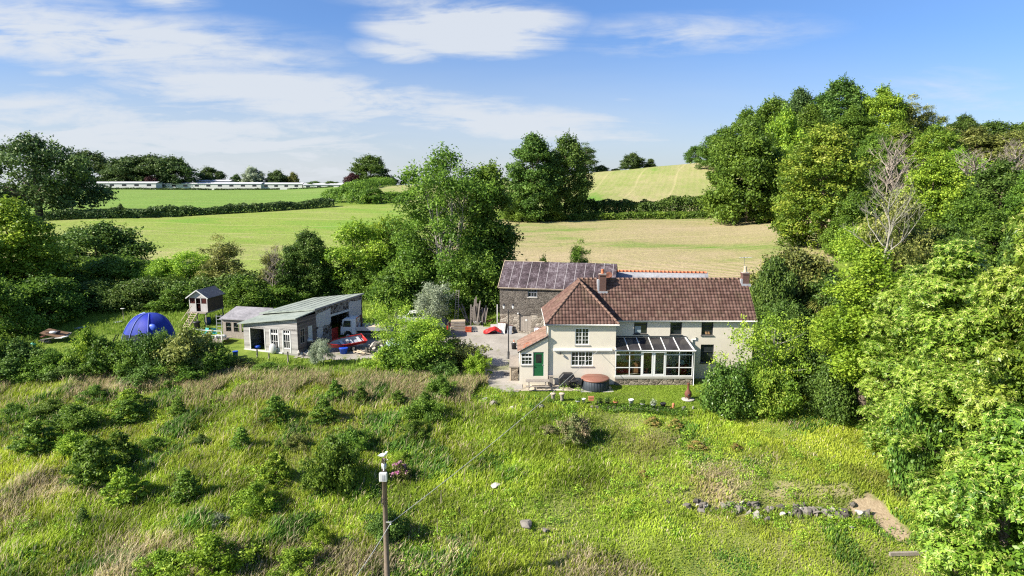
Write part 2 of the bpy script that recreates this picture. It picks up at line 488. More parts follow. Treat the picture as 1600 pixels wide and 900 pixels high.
def sheet(name, poly, step, lift, mat, label=None, attrs=None):
    """a surface that follows the terrain inside an outline"""
    xs = [p[0] for p in poly]; ys = [p[1] for p in poly]
    ax, ay = np.arange(min(xs), max(xs) + step, step), np.arange(min(ys), max(ys) + step, step)
    A, B = np.meshgrid(ax, ay); n = len(ax)
    i, j = np.meshgrid(np.arange(n - 1), np.arange(len(ay) - 1)); qd = (j * n + i).ravel()
    F = np.stack([qd, qd + 1, qd + 1 + n, qd + n], 1)
    cx, cyy = A.ravel()[F].mean(1), B.ravel()[F].mean(1)
    jit = (fbm(cx, cyy, step * 5, 3) - .5) * step * 5
    F = F[in_poly(cx + jit, cyy + jit, poly)]
    u, inv = np.unique(F, return_inverse=True); F = inv.reshape(F.shape)
    X, Y = A.ravel()[u], B.ravel()[u]
    me = quads_mesh(name, np.stack([X, Y, zf(X, Y) + lift], 1), F, mat, [(a, 'FLOAT', 'POINT', f(X, Y)) for a, f in (attrs or [])], True)
    return prop(link(name, me), kind='structure')

def gravel_material():
    k = NM('gravel'); k.pr(.95, .1); v = k.coord()
    n = k.noise(v, .35, 6, .65); n2 = k.noise(v, 14, 4, .8)
    c = k.ramp(k.math('ADD', k.math('MULTIPLY', n, .6), k.math('MULTIPLY', n2, .4)), [(.32, (.19, .17, .145)), (.5, (.33, .305, .27)), (.7, (.43, .40, .365))])
    g = k.noise(v, .5, 6, .7, .5)
    c = k.mix(k.ramp(g, [(.56, (0, 0, 0)), (.64, (.75, .75, .75))]), c, (.16, .18, .07))
    k.col(c); k.bump(n2, .5, .05); return k.m
sheet('gravel_yard', P_YARD, .35, .06, gravel_material())

def field_material(name, ang, soil, green, patch, row=0.9, seed=0.0, lo=.40, hi=.62, amp=1.0, plo=.58):
    """sown field: straw coloured earth, drilled rows of young crop, patches where it has come up thick"""
    k = NM(name); k.pr(.95, .1); v = k.coord(rot=(0, 0, ang))
    wv = k.n('ShaderNodeTexWave'); wv.inputs['Scale'].default_value = 1 / row / 3.2; wv.inputs['Distortion'].default_value = 1.6
    wv.inputs['Detail'].default_value = 3; wv.inputs['Detail Scale'].default_value = 1.4; wv.bands_direction = 'X'
    k.L.new(v, wv.inputs['Vector'])
    m = k.n('ShaderNodeMapping'); m.inputs['Location'].default_value = (seed, seed * 2, 0); m.inputs['Scale'].default_value = (1, .45, 1)
    k.L.new(v, m.inputs[0])
    big = k.noise(m.outputs[0], .028, 7, .62, .6); mid = k.noise(m.outputs[0], .22, 5, .7, .4); fine = k.noise(v, 1.6, 5, .8)
    sc = k.ramp(fine, [(.25, tuple(x * .66 for x in soil)), (.75, tuple(x * 1.2 for x in soil))])
    gc = k.ramp(fine, [(.3, tuple(x * .6 for x in green)), (.7, tuple(x * 1.25 for x in green))])
    f = k.math('ADD', k.math('ADD', k.math('MULTIPLY', big, .62), k.math('MULTIPLY', mid, .3)), k.math('MULTIPLY', wv.outputs['Fac'], .14 * amp))
    f = k.math('ADD', f, k.math('MULTIPLY', k.math('SUBTRACT', fine, .5), .30))
    mask = k.n('ShaderNodeMapRange'); mask.inputs['From Min'].default_value = lo; mask.inputs['From Max'].default_value = hi
    k.L.new(f, mask.inputs['Value'])
    mk = mask.outputs[0]
    c = k.mix(mk, sc, gc)
    pm = k.n('ShaderNodeMapRange'); pm.inputs['From Min'].default_value = plo; pm.inputs['From Max'].default_value = plo + .12
    k.L.new(k.math('ADD', k.math('MULTIPLY', big, .7), k.math('MULTIPLY', mid, .35)), pm.inputs['Value'])
    c = k.mix(pm.outputs[0], c, k.ramp(fine, [(.3, tuple(x * .7 for x in patch)), (.7, tuple(x * 1.2 for x in patch))]))
    # tyre marks
    w2 = k.n('ShaderNodeTexWave'); w2.inputs['Scale'].default_value = 1 / 14 / 3.2; w2.inputs['Distortion'].default_value = 5.0; w2.inputs['Detail'].default_value = 1; w2.inputs['Detail Scale'].default_value = .3
    k.L.new(v, w2.inputs['Vector'])
    tr = k.ramp(w2.outputs['Fac'], [(.988, (0, 0, 0)), (.999, (.28, .28, .28))])
    c = k.mix(tr, c, tuple(x * 1.15 for x in soil))
    k.col(c); k.bump(k.math('ADD', fine, k.math('MULTIPLY', wv.outputs['Fac'], .32 * min(amp, 1))), .7, .25)
    return k.m
P_FL = [at(p, y)[:2] for p, y in ((-160, 130), (60, 168), (280, 178), (520, 200), (640, 205), (700, 150), (660, 102), (560, 96), (420, 92), (260, 92), (120, 92), (-100, 96))]
P_FU = [at(p, y)[:2] for p, y in ((-160, 150), (60, 172), (280, 182), (520, 204), (560, 250), (545, 335), (480, 352), (200, 356), (-150, 356))]
P_FM = [at(p, y)[:2] for p, y in ((560, 230), (640, 208), (800, 190), (880, 178), (1000, 180), (1150, 182), (1230, 190), (1200, 240), (1120, 318), (1000, 318), (900, 320), (780, 330), (640, 345), (556, 345))]
P_FR = [at(p, y)[:2] for p, y in ((700, 150), (760, 168), (860, 168), (1000, 170), (1220, 172), (1330, 150), (1340, 104), (1230, 88), (1180, 87), (1040, 87), (900, 86), (800, 86), (720, 92), (680, 104))]
sheet('left_field', P_FL, 1.6, .12, field_material('sown_field', R(100), (.43, .36, .20), (.21, .29, .05), (.15, .29, .04), .9, 0, .34, .56))
sheet('upper_field', P_FU, 2.5, .15, field_material('green_field', R(95), (.37, .35, .17), (.17, .27, .055), (.13, .27, .05), 1.4, 9, .26, .46))
sheet('hill_field', P_FM, 2.5, .15, field_material('hill_crop', R(15), (.42, .345, .20), (.20, .27, .055), (.14, .27, .045), 2.0, 4, .28, .60, .22))
sheet('stubble_field', P_FR, 1.4, .12, field_material('stubble', R(80), (.43, .335, .215), (.25, .26, .08), (.14, .245, .04), .95, 17, .475, .77, 2.2, .575))

# ------------------------------------------------------------------ grass
def grass_material():
    k = NM('grass_blades'); k.pr(.6, .25)
    a = k.n('ShaderNodeAttribute'); a.attribute_name = 'tint'; k.col(a.outputs['Color'])
    tr = k.n('ShaderNodeBsdfTranslucent'); k.L.new(a.outputs['Color'], tr.inputs['Color'])
    mx = k.n('ShaderNodeMixShader'); mx.inputs[0].default_value = .42
    k.L.new(k.b.outputs[0], mx.inputs[1]); k.L.new(tr.outputs[0], mx.inputs[2]); k.L.new(mx.outputs[0], k.out.inputs[0])
    return k.m
M_GRASS = grass_material()
def blades(name, X, Y, H, W, tint, lean, seed, kind='stuff', lift=0.0):
    r = np.random.RandomState(seed); n = len(X)
    z0 = zf(X, Y) + lift
    a = r.uniform(0, 2 * pi, n); dx, dy = np.cos(a), np.sin(a)
    la = r.normal(.35, .9, n); L = lean * r.uniform(.2, 1.2, n) * H
    lx, ly = np.cos(la) * L, np.sin(la) * L
    V = np.zeros((n, 5, 3))
    V[:, 0] = np.stack([X - dx * W, Y - dy * W, z0 - .04], 1); V[:, 1] = np.stack([X + dx * W, Y + dy * W, z0 - .04], 1)
    mx, my, mz = X + lx * .35, Y + ly * .35, z0 + H * .6
    V[:, 2] = np.stack([mx + dx * W * .9, my + dy * W * .9, mz], 1); V[:, 3] = np.stack([mx - dx * W * .9, my - dy * W * .9, mz], 1)
    V[:, 4] = np.stack([X + lx, Y + ly, z0 + H * (1 - .25 * lean)], 1)
    b = np.arange(n) * 5
    F = np.stack([np.stack([b, b + 1, b + 2, b + 3], 1), np.stack([b + 3, b + 2, b + 4, b + 4], 1)], 1).reshape(-1, 4)
    # second face is a triangle: build as tris to stay clean
    T = np.stack([np.stack([b, b + 1, b + 2], 1), np.stack([b, b + 2, b + 3], 1), np.stack([b + 3, b + 2, b + 4], 1)], 1).reshape(-1, 3)
    col = np.repeat(np.concatenate([tint, np.ones((n, 1))], 1), 3, 0)
    me = quads_mesh(name, V.reshape(-1, 3), T, M_GRASS, [('tint', 'FLOAT_COLOR', 'FACE', col)])
    return prop(link(name, me), kind=kind)

def lerp3(a, b, t): return np.asarray(a)[None] * (1 - t[:, None]) + np.asarray(b)[None] * t[:, None]
def meadow():
    r = np.random.RandomState(21); n = 470000
    Y = 30 + 31 * r.rand(n) ** .9
    X = (r.rand(n) * 2 - 1) * (Y * .80 + 3)
    left = np.clip((3 - X) / 14, 0, 1)                    # the left half is rougher and drier
    h = fbm(X, Y, 5, 31); p = fbm(X, Y, 3.2, 41); d = fbm(X, Y, 7, 51)
    fine = r.rand(n)
    dn = np.clip((d - .625) * 8 + (left - .5) * .12 + np.clip((Y - 51) / 7, 0, 1) * left * .42, 0, 1)
    rank = np.clip((p - .55) * 6, 0, 1) * (.6 + .4 * left)                    # rank dark green weeds
    keep = r.rand(n) < (.55 + .45 * np.clip(h * 1.6, 0, 1))
    keep &= ~in_poly(X, Y, P_LAWN) & ~in_poly(X, Y, P_YARD)
    keep &= ~(in_poly(X + (fbm(X, Y, 1.6, 7) - .5) * 1.4, Y + (fbm(X, Y, 1.3, 8) - .5) * 2, P_DIRT) & (r.rand(n) < .93 + .065 * (vnoise(X, Y, .8, 77) > .35))) & ~(in_poly(X, Y, P_BANK) & (r.rand(n) < .45))
    keep &= ~((Y > 56.5) & (X > .5) & (X < 24))
    keep &= ~((Y > 60) & (X > -34))
    hum = np.clip((fbm(X, Y, 1.9, 131, 2) - .5) * 3, 0, 1)
    H = (.12 + .62 * np.clip(h - .22, 0, 1) + .14 * left + .36 * hum * (.7 + .3 * left)) * r.uniform(.55, 1.3, n) * np.where(rank > .5, 1.25, 1)
    H *= np.where(X > 6, .72, 1.0) * np.where((X > 9) & (Y < 41), .8, 1)
    g1, g2 = (.145, .25, .016), (.38, .48, .05)
    s1, s2 = (.38, .33, .16), (.60, .50, .35)
    c = lerp3(g1, g2, np.clip(vnoise(X, Y, 1.7, 61) * .7 + fine * .5, 0, 1))
    yel = np.clip((fbm(X, Y, 8, 71) - .42) * 3.2, 0, 1)
    c = c * (1 - yel[:, None] * .6) + np.array((.43, .46, .05))[None] * yel[:, None] * .6
    isdry = r.rand(n) < .03 + .06 * left + dn * .55
    sd = lerp3(s1, s2, r.rand(n)); c[isdry] = sd[isdry]
    isr = (rank > r.rand(n)) & ~isdry; rc = lerp3((.06, .15, .018), (.15, .28, .04), fine); c[isr] = rc[isr]
    H = np.where(isdry, H * 1.25, H)
    c = c * (r.uniform(.75, 1.25, n) * (.30 + 1.38 * fbm(X, Y, 2.4, 141, 3)))[:, None]
    br = np.clip((fbm(X, Y, 6, 171, 3) - .52) * 5, 0, 1) * np.clip((X - 6) / 5, 0, 1) * .55; c = c * (1 - br[:, None]) + np.array((.30, .24, .09))[None] * br[:, None] * r.uniform(.6, 1.2, n)[:, None]
    k = keep
    W = np.where(isr, .032, .0185) * r.uniform(.7, 1.4, n)
    blades('meadow_grass', X[k], Y[k], H[k], W[k], c[k], .55, 22)
    # the long bleached grass along the top of the slope
    n = 46000; X = r.uniform(-46, -2.2, n); Y = r.normal(56.6, 1.6, n) - np.clip((-X - 25) / 20, 0, 1) * 1.0
    k = (vnoise(X, Y, 2.2, 81) > .36) & (Y < 61) & ~in_poly(X, Y, P_YARD) & ((X > -28) | (r.rand(n) < .35)); X, Y = X[k], Y[k]; n = len(X)
    t = r.rand(n); c = lerp3((.32, .26, .13), (.56, .45, .29), t); gi = r.rand(n) < .35; c[gi] = lerp3((.13, .21, .03), (.28, .36, .08), t)[gi]
    blades('bleached_grass', X, Y, r.uniform(.45, 1.05, n), .02 * r.uniform(.7, 1.4, n), c, .45, 23)
    # mown lawn and the rough green behind the house and round the tent
    n = 90000; X = r.uniform(-2, 19, n); Y = r.uniform(52, 60.5, n); k = in_poly(X, Y, P_LAWN); X, Y = X[k], Y[k]; n = len(X)
    c = lerp3((.15, .26, .018), (.32, .42, .05), np.clip(fbm(X, Y, 2.5, 91) * 1.1 + r.rand(n) * .3 - .2, 0, 1))
    blades('lawn_grass', X, Y, r.uniform(.03, .09, n), .02 * r.uniform(.7, 1.3, n), c, .5, 24)
    n = 80000; X = r.uniform(-62, 30, n); Y = r.uniform(58, 88, n)
    k = ~in_poly(X, Y, P_YARD) & ~((X > .2) & (X < 24) & (Y < 68)) & ((X < -20.5) | (Y > 76) | (X > 20) | ((Y < 66) & (X < -1)))
    k &= ~((X > -30) & (X < -17) & (Y > 64) & (Y < 79) & (Y < 88))
    X, Y = X[k], Y[k]; n = len(X)
    c = lerp3((.12, .22, .02), (.27, .37, .05), np.clip(fbm(X, Y, 4, 95) * 1.2 + r.rand(n) * .4 - .3, 0, 1))
    hh = np.where(in_poly(X, Y, P_TENT), .12, .38)
    blades('rough_grass', X, Y, hh * r.uniform(.6, 1.3, n), .035 * r.uniform(.7, 1.3, n), c, .5, 25)
meadow()
# ------------------------------------------------------------------ plants
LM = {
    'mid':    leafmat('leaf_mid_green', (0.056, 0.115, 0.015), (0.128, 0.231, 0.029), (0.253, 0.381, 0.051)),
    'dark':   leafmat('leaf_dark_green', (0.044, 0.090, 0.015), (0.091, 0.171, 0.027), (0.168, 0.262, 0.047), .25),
    'cool':   leafmat('leaf_far_green', (0.044, 0.083, 0.027), (0.084, 0.139, 0.037), (0.138, 0.206, 0.054), .2),
    'fresh':  leafmat('leaf_fresh_green', (0.103, 0.195, 0.018), (0.244, 0.398, 0.036), (0.459, 0.600, 0.067), .36),
    'lime': leafmat('leaf_lime', (.110, .200, .014), (.235, .375, .028), (.40, .52, .06), .38),
    'gold': leafmat('leaf_gold_tipped', (.075, .140, .016), (.180, .285, .028), (.36, .42, .06), .34),
    'olive':  leafmat('leaf_olive', (0.093, 0.117, 0.030), (0.197, 0.227, 0.051), (0.356, 0.362, 0.097), .26),
    'silver': leafmat('leaf_silver', (0.138, 0.181, 0.109), (0.290, 0.348, 0.217), (0.493, 0.551, 0.392), .2),
    'gloss':  leafmat('leaf_glossy', (0.045, 0.110, 0.018), (0.103, 0.212, 0.033), (0.207, 0.336, 0.060), .18, .32),
    'chest': leafmat('leaf_chestnut', (.085, .165, .022), (.205, .325, .036), (.38, .48, .075), .36, .36),
    'purple': leafmat('leaf_purple', (.035, .015, .018), (.075, .028, .032), (.12, .05, .05), .2),
    'heath': leafmat('leaf_heather', (.12, .18, .045), (.23, .26, .09), (.40, .29, .20), .3),
    'rust':   leafmat('leaf_rusty', (.16, .22, .04), (.30, .29, .075), (.44, .27, .10), .3),
    'pink': leafmat('petal_pink', (.42, .10, .26), (.62, .24, .44), (.72, .45, .60), .3),
}
M_BARK = plain('bark', (.17, .135, .10), .9, .1, .45, 2.5, bump=.6)
M_BARKP = plain('pale_bark', (.29, .275, .225), .9, .1, .35, 3, bump=.4)
M_BARKG = plain('grey_twigs', (.29, .25, .21), .9, .1, .3, 2)

ENV = {
    'round': [(0, .66), (.12, .90), (.35, 1), (.6, .95), (.8, .74), (.93, .42), (1, .12)],
    'oval':  [(0, .72), (.10, .90), (.30, 1), (.55, .95), (.75, .76), (.9, .48), (1, .14)],
    'tall':  [(0, .82), (.15, .95), (.4, 1), (.65, .86), (.82, .64), (.94, .36), (1, .1)],
    'dome':  [(0, .92), (.2, 1), (.45, .93), (.7, .74), (.88, .45), (1, .12)],
    'cone':  [(0, .9), (.12, 1), (.4, .72), (.7, .4), (1, .06)],
    'flat':  [(0, .80), (.15, .98), (.4, 1), (.65, .86), (.85, .55), (1, .15)],
}
def nrm(a): return a / np.maximum(np.linalg.norm(a, axis=1, keepdims=True), 1e-9)
def leaf_quads(P, out, L, W, r, droop=.15, rnd=1.0, up=.45):
    n = len(P)
    nn = nrm(out * .75 + nrm(r.normal(size=(n, 3))) * rnd + np.array([0, 0, up]))
    t = nrm(np.cross(nn, nrm(r.normal(size=(n, 3))))); t[:, 2] -= droop; t = nrm(t)
    s = nrm(np.cross(nn, t)); nn = np.cross(t, s)
    k = r.uniform(.65, 1.35, (n, 1)); l, wd = L * k / 2, W * k / 2
    V = np.stack([P - t * l, P + s * wd + nn * wd * .25, P + t * l - nn * l * .25, P - s * wd + nn * wd * .25], 1)
    return V.reshape(-1, 3), np.arange(n * 4).reshape(n, 4)
def clumps(env, H0, H1, Rr, n, cr, r, shell=.55, lump=.22, front_gap=False):
    e = np.array(ENV[env]); C = []; ph = r.uniform(0, 6.28, 6)
    while len(C) < n:
        t = r.rand(); a = r.uniform(0, 2 * pi)
        rad = np.interp(t, e[:, 0], e[:, 1])
        if r.rand() > rad + .08: continue
        wob = 1 + lump * (sin(2 * a + ph[0] + 3 * t) + sin(3 * a + ph[1] - 5 * t) + .7 * sin(5 * a + ph[2] + 7 * t)) / 2
        q = sqrt(r.uniform(shell ** 2, 1)) * rad * Rr * wob
        q = max(0, q - cr * .55)
        if front_gap and .12 < t < .66 and sin(a) < -.45 and r.rand() < .62: continue
        C.append((cos(a) * q, sin(a) * q, H0 + cr * .4 + t * (H1 - H0 - cr * .9), cr * r.uniform(.6, 1.35)))
    return np.array(C)
def crown_mesh(name, C, n, L, W, r, flat=.84, droop=.15, tipbias=0.0, rnd=1.0, mat='mid', extra=None, shoots=.07):
    wgt = C[:, 3] ** 2; wgt /= wgt.sum()
    ci = r.choice(len(C), n, p=wgt)
    d = nrm(r.normal(size=(n, 3))); d[:, 2] = d[:, 2] * .8 + .28; d = nrm(d)
    rr = C[ci, 3] * np.where(r.rand(n) < .80, r.uniform(.35, 1.08, n) ** .6, r.uniform(.9, 1.65, n))
    P = C[ci, :3] + d * rr[:, None] * np.array([1, 1, flat])
    ctone = r.uniform(0, 1, len(C))
    zt = (P[:, 2] - P[:, 2].min()) / np.ptp(P[:, 2])
    tone = np.clip(.5 + (ctone[ci] - .5) * .55 + (r.rand(n) - .5) * .7 + tipbias * (d[:, 2] * .5 + zt * .6 - .5), 0, 1)
    ns = int(n * shoots / 14)
    if ns:      # leafy shoots that break the outline
        cen = C[:, :3].mean(0); k = r.choice(len(C), ns, p=wgt); o = nrm((C[k, :3] - cen) * np.array([1, 1, .6]) + r.normal(size=(ns, 3)) * C[:, :3].std() * .5 + np.array([0, 0, .35]) * C[:, :3].std())
        s0 = C[k, :3] + o * C[k, 3:4] * .6; ln_ = C[k, 3:4] * r.uniform(.5, 1.35, (ns, 1))
        tt = np.repeat(np.linspace(0, 1, 14)[None], ns, 0).ravel()
        PS = np.repeat(s0, 14, 0) + np.repeat(o * ln_, 14, 0) * tt[:, None] + r.normal(size=(ns * 14, 3)) * L * .35
        P = np.concatenate([P, PS]); d = np.concatenate([d, np.repeat(o, 14, 0)]); tone = np.concatenate([tone, np.clip(np.repeat(ctone[k], 14) * .5 + .3 + (r.rand(ns * 14) - .5) * .4, 0, 1)])
    V, F = leaf_quads(P, d, L, W, r, droop, rnd)
    if extra is not None:
        V2, F2, t2 = extra; F = np.concatenate([F, F2 + len(V)]); V = np.concatenate([V, V2]); tone = np.concatenate([tone, t2])
    return quads_mesh(name, V, F, LM[mat], [('tone', 'FLOAT', 'FACE', tone)])
def limb(mb, a, b, r0, r1, rs, k=5, wob=.06, n=5):
    a, b = Vector(a), Vector(b); L = (b - a).length
    pts = [a.lerp(b, i / k) + (Vector((rs.uniform(-1, 1), rs.uniform(-1, 1), rs.uniform(-.4, .8))) * L * wob if 0 < i < k else Vector()) for i in range(k + 1)]
    mb.tube(pts, [r0 + (r1 - r0) * i / k for i in range(k + 1)], n, False)
    return pts
def trunk_mesh(name, C, H, tr, r, nl=16, split=.35, stems=1, mat=None, lean=.02):
    mb = MB(); rs = random.Random(int(r.randint(1e6)))
    tops = []
    for s in range(stems):
        a = 2 * pi * s / max(1, stems); o = (0 if stems == 1 else tr * 1.2)
        base = (cos(a) * o, sin(a) * o, -.3)
        top = (cos(a) * o * (4 if stems < 5 else 16) + rs.uniform(-1, 1) * lean * H, sin(a) * o * (4 if stems < 5 else 12) + rs.uniform(-1, 1) * lean * H, H * .82)
        pts = limb(mb, base, top, tr, tr * .18, rs, 8, .012, 8); tops.append(pts)
    order = sorted(range(len(C)), key=lambda i: rs.random())[:nl]
    for i in order:
        c = C[i]; pts = tops[rs.randrange(len(tops))]
        h = max(H * split * .6, c[2] - rs.uniform(.25, .5) * (c[2] * .6 + sqrt(c[0] ** 2 + c[1] ** 2) * .5))
        h = min(h, H * .7); f = max(0, min(.999, (h + .3) / (H * .82 + .3))) * 8; j = int(f)
        p = pts[j].lerp(pts[j + 1], f - j); rad = tr * (1 - .82 * f / 8) * .5
        limb(mb, p, c[:3], rad, rad * .2, rs, 4, .07, 5)
    return mb.mesh(name, mat or M_BARK)
PROTO = {}
def measured(key):
    P = PROTO[key]; me = P['crown'] or P['trunk']; v = np.zeros(len(me.vertices) * 3, np.float32); me.vertices.foreach_get('co', v); v = v.reshape(-1, 3)
    P['H'] = float(np.percentile(v[:, 2], 99.8)); P['R'] = float((np.percentile(v[:, 0], 99.6) - np.percentile(v[:, 0], .4) + np.percentile(v[:, 1], 99.6) - np.percentile(v[:, 1], 0.4)) / 4)
def tree_proto(key, env, H, Rr, n, L, W, nc, cr, seed, base=.2, mat='mid', tr=None, nl=16, stems=1, bark=None, **kw):
    r = np.random.RandomState(seed)
    fg = kw.pop('front_gap', False); sh = kw.pop('shell', .55); lump = kw.pop('lump', .22); split = kw.pop('split', .35)
    C = clumps(env, H * base, H, Rr, nc, cr, r, sh, lump, fg)
    PROTO[key] = dict(crown=crown_mesh('crown', C, n, L, W, r, mat=mat, **kw), H=H, R=Rr,
                      trunk=trunk_mesh('trunk', C, H, tr or H * .022, r, nl, split, stems, bark) if nl else None)
tree_proto('far_a', 'round', 14, 7.5, 18000, .52, .34, 110, 1.4, 1, .03, 'cool')
tree_proto('far_b', 'oval', 13, 5.5, 15000, .5, .32, 90, 1.25, 2, .03, 'cool')
tree_proto('oval_a', 'oval', 18, 6.5, 42000, .38, .25, 210, 1.15, 3, .04)
tree_proto('oval_b', 'tall', 19, 6.0, 44000, .38, .25, 220, 1.1, 4, .03)
tree_proto('oval_c', 'dome', 16, 7.0, 42000, .38, .25, 220, 1.15, 5, .02)
tree_proto('tip', 'tall', 20, 6.8, 50000, .35, .23, 230, 1.1, 6, .01, 'gold', tipbias=.55)
tree_proto('airy', 'oval', 11, 5.0, 12000, .30, .17, 62, 1.05, 7, .22, 'fresh', nl=30, shell=.35)
tree_proto('airy_b', 'round', 9, 4.2, 9000, .28, .15, 48, .95, 8, .25, 'fresh', nl=28, stems=2, shell=.3)
tree_proto('spread', 'flat', 20, 14, 26000, .62, .42, 105, 2.2, 9, .07, 'cool', tr=.9, nl=30, lump=.34)
tree_proto('stemmy', 'round', 21, 8, 42000, .34, .20, 180, 1.35, 10, .10, 'fresh', tr=.17, nl=120, stems=9, bark=M_BARKP, front_gap=True, shell=.62, split=.12)
tree_proto('ivy', 'tall', 20, 4.0, 30000, .34, .26, 110, 1.2, 11, .02, 'mid')
tree_proto('thin', 'tall', 12, 3.2, 9000, .26, .13, 50, .8, 12, .28, 'olive', nl=30, shell=.2)
tree_proto('lime', 'tall', 21, 3.5, 28000, .27, .18, 100, 1.0, 13, .25, 'lime', nl=30, shell=.4, lump=.3)
tree_proto('bush_a', 'dome', 3, 2.2, 9000, .17, .11, 40, .55, 14, .02, 'mid', nl=0, lump=.5, shoots=.25)
tree_proto('bush_b', 'round', 3, 2.0, 9000, .17, .11, 36, .6, 15, .0, 'mid', nl=0, lump=.5, shoots=.25)
tree_proto('bush_c', 'dome', 3, 2.4, 8000, .19, .10, 44, .5, 16, .0, 'fresh', nl=0, lump=.5, shoots=.25)
tree_proto('big_bush', 'dome', 7, 5, 22000, .30, .20, 80, 1.1, 17, .02, 'dark', nl=10, tr=.15)
tree_proto('big_bush_b', 'dome', 7, 5, 22000, .30, .17, 90, 1.0, 18, .02, 'mid', nl=10, tr=.15, lump=.35)
tree_proto('gloss', 'dome', 3.5, 2.6, 11000, .17, .11, 48, .6, 19, .0, 'gloss', nl=0, lump=.3)
tree_proto('silver', 'round', 4.5, 2.8, 12000, .22, .06, 46, .65, 20, .02, 'silver', nl=8, tr=.08)
tree_proto('conifer', 'cone', 8, 2, 6000, .4, .2, 40, .7, 21, .05, 'dark', nl=0)
tree_proto('garden', 'round', 6.5, 4.5, 7200, .20, .10, 54, .75, 22, .2, 'fresh', nl=34, tr=.13, stems=3, bark=M_BARKP, shell=.3, lump=.4, split=.1)

def layered(key, seed, H=1.7, Rr=1.05, n=4200, mat='mid', tiers=7):
    """young sapling: shelves of leaves round a stem"""
    r = np.random.RandomState(seed); C = []
    for k in range(tiers):
        t = k / (tiers - 1); rad = Rr * (1 - t) ** .7 * (.75 if k == 0 else 1) + .1
        m = max(3, int(9 * (1 - t) + 3))
        for j in range(m):
            a = 2 * pi * (j + r.rand() * .7) / m + k
            q = rad * r.uniform(.45, 1)
            C.append((cos(a) * q, sin(a) * q, H * (.1 + .85 * t) + r.uniform(-.06, .06), .20 * r.uniform(.7, 1.25)))
    C = np.array(C)
    PROTO[key] = dict(crown=crown_mesh('foliage', C, n, .13, .075, r, .45, .25, .4, .8, mat), H=H, R=Rr, trunk=None)
layered('sap_a', 31); layered('sap_b', 32, 1.6, 1.2, 4600, 'mid', 6); layered('sap_c', 33, 2.0, .75, 3000, 'mid', 8)

def rosettes(C, n, r, L=.27, W=.115, k=7, catkin=True, outb=.6):
    """shoots that end in a star of long drooping leaves, with pale catkins"""
    wgt = C[:, 3] ** 2; wgt /= wgt.sum(); ci = r.choice(len(C), n, p=wgt)
    d = nrm(r.normal(size=(n, 3))); d[:, 2] = d[:, 2] * .8 + .35; d = nrm(d)
    P = C[ci, :3] + d * (C[ci, 3] * r.uniform(.45, 1.05, n))[:, None] * np.array([1, 1, .75])
    ax = nrm(d + np.array([0, 0, .55]) + r.normal(size=(n, 3)) * .45)
    u = nrm(np.cross(ax, nrm(r.normal(size=(n, 3))))); v = np.cross(ax, u)
    Vs, tone = [], []; ct = r.rand(len(C))[ci]
    for j in range(k):
        a = 2 * pi * j / k + r.uniform(-.25, .25, n); l = L * r.uniform(.7, 1.25, n)
        t = u * np.cos(a)[:, None] + v * np.sin(a)[:, None] + ax * r.uniform(-.15, .45, n)[:, None]; t = nrm(t)
        s = nrm(np.cross(ax, t)); m = P + t * (l * .55)[:, None]; e = P + t * l[:, None]; e[:, 2] -= l * .16
        w_ = (W * l / L / 2)[:, None]
        Vs.append(np.stack([P + t * .03, m + s * w_, e, m - s * w_], 1)); tone.append(np.clip(.44 + (ct - .5) * .45 + (r.rand(n) - .5) * .55, 0, .86))
    V = np.concatenate(Vs).reshape(-1, 3); T = np.concatenate(tone)
    F = np.arange(len(V)).reshape(-1, 4)
    cat = None
    if catkin:
        m = r.rand(n) < .7; Pc, uc, vc, axc = P[m], u[m], v[m], ax[m]; q = len(Pc); Vc = []
        for j in range(5):
            a = 2 * pi * j / 5 + r.uniform(-.5, .5, q); l = r.uniform(.10, .22, q)[:, None]
            t = nrm(uc * np.cos(a)[:, None] + vc * np.sin(a)[:, None] + axc * r.uniform(.3, 1.3, q)[:, None])
            s = nrm(np.cross(axc, t)) * .011
            e = Pc + t * l; e2 = e.copy(); e2[:, 2] -= .03
            Vc.append(np.stack([Pc - s + axc * .03, Pc + s + axc * .03, e2 + s, e2 - s], 1))
        cat = np.concatenate(Vc).reshape(-1, 3)
    return V, F, T, cat
M_CATKIN = plain('catkin', (.50, .52, .16), .8, .1, .2, 4)
def chestnut(key, seed, H, Rr, n, nc, cr, env='tall', L=.30, mat='chest'):
    r = np.random.RandomState(seed); C = clumps(env, .1, H, Rr, nc, cr, r, .62, .34)
    V, F, T, cat = rosettes(C, n, r, L)
    # inner leaves that close the crown
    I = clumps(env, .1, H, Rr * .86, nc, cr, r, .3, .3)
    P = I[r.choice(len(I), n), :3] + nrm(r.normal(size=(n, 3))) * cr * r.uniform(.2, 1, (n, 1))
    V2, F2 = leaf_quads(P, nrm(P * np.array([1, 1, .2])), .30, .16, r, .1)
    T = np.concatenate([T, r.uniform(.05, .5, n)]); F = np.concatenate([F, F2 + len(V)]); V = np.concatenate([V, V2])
    PROTO[key] = dict(crown=quads_mesh('crown', V, F, LM[mat], [('tone', 'FLOAT', 'FACE', T)]), H=H, R=Rr,
                      trunk=trunk_mesh('trunk', C, H, .38, r, 26, .2),
                      catkins=quads_mesh('catkins', cat, np.arange(len(cat)).reshape(-1, 4), M_CATKIN))
chestnut('chest_a', 41, 21, 4.0, 10500, 105, 1.35, 'tall')
chestnut('chest_b', 42, 20, 3.8, 9500, 100, 1.3, 'tall')
chestnut('chest_c', 43, 12, 3.6, 6000, 62, 1.2, 'oval')

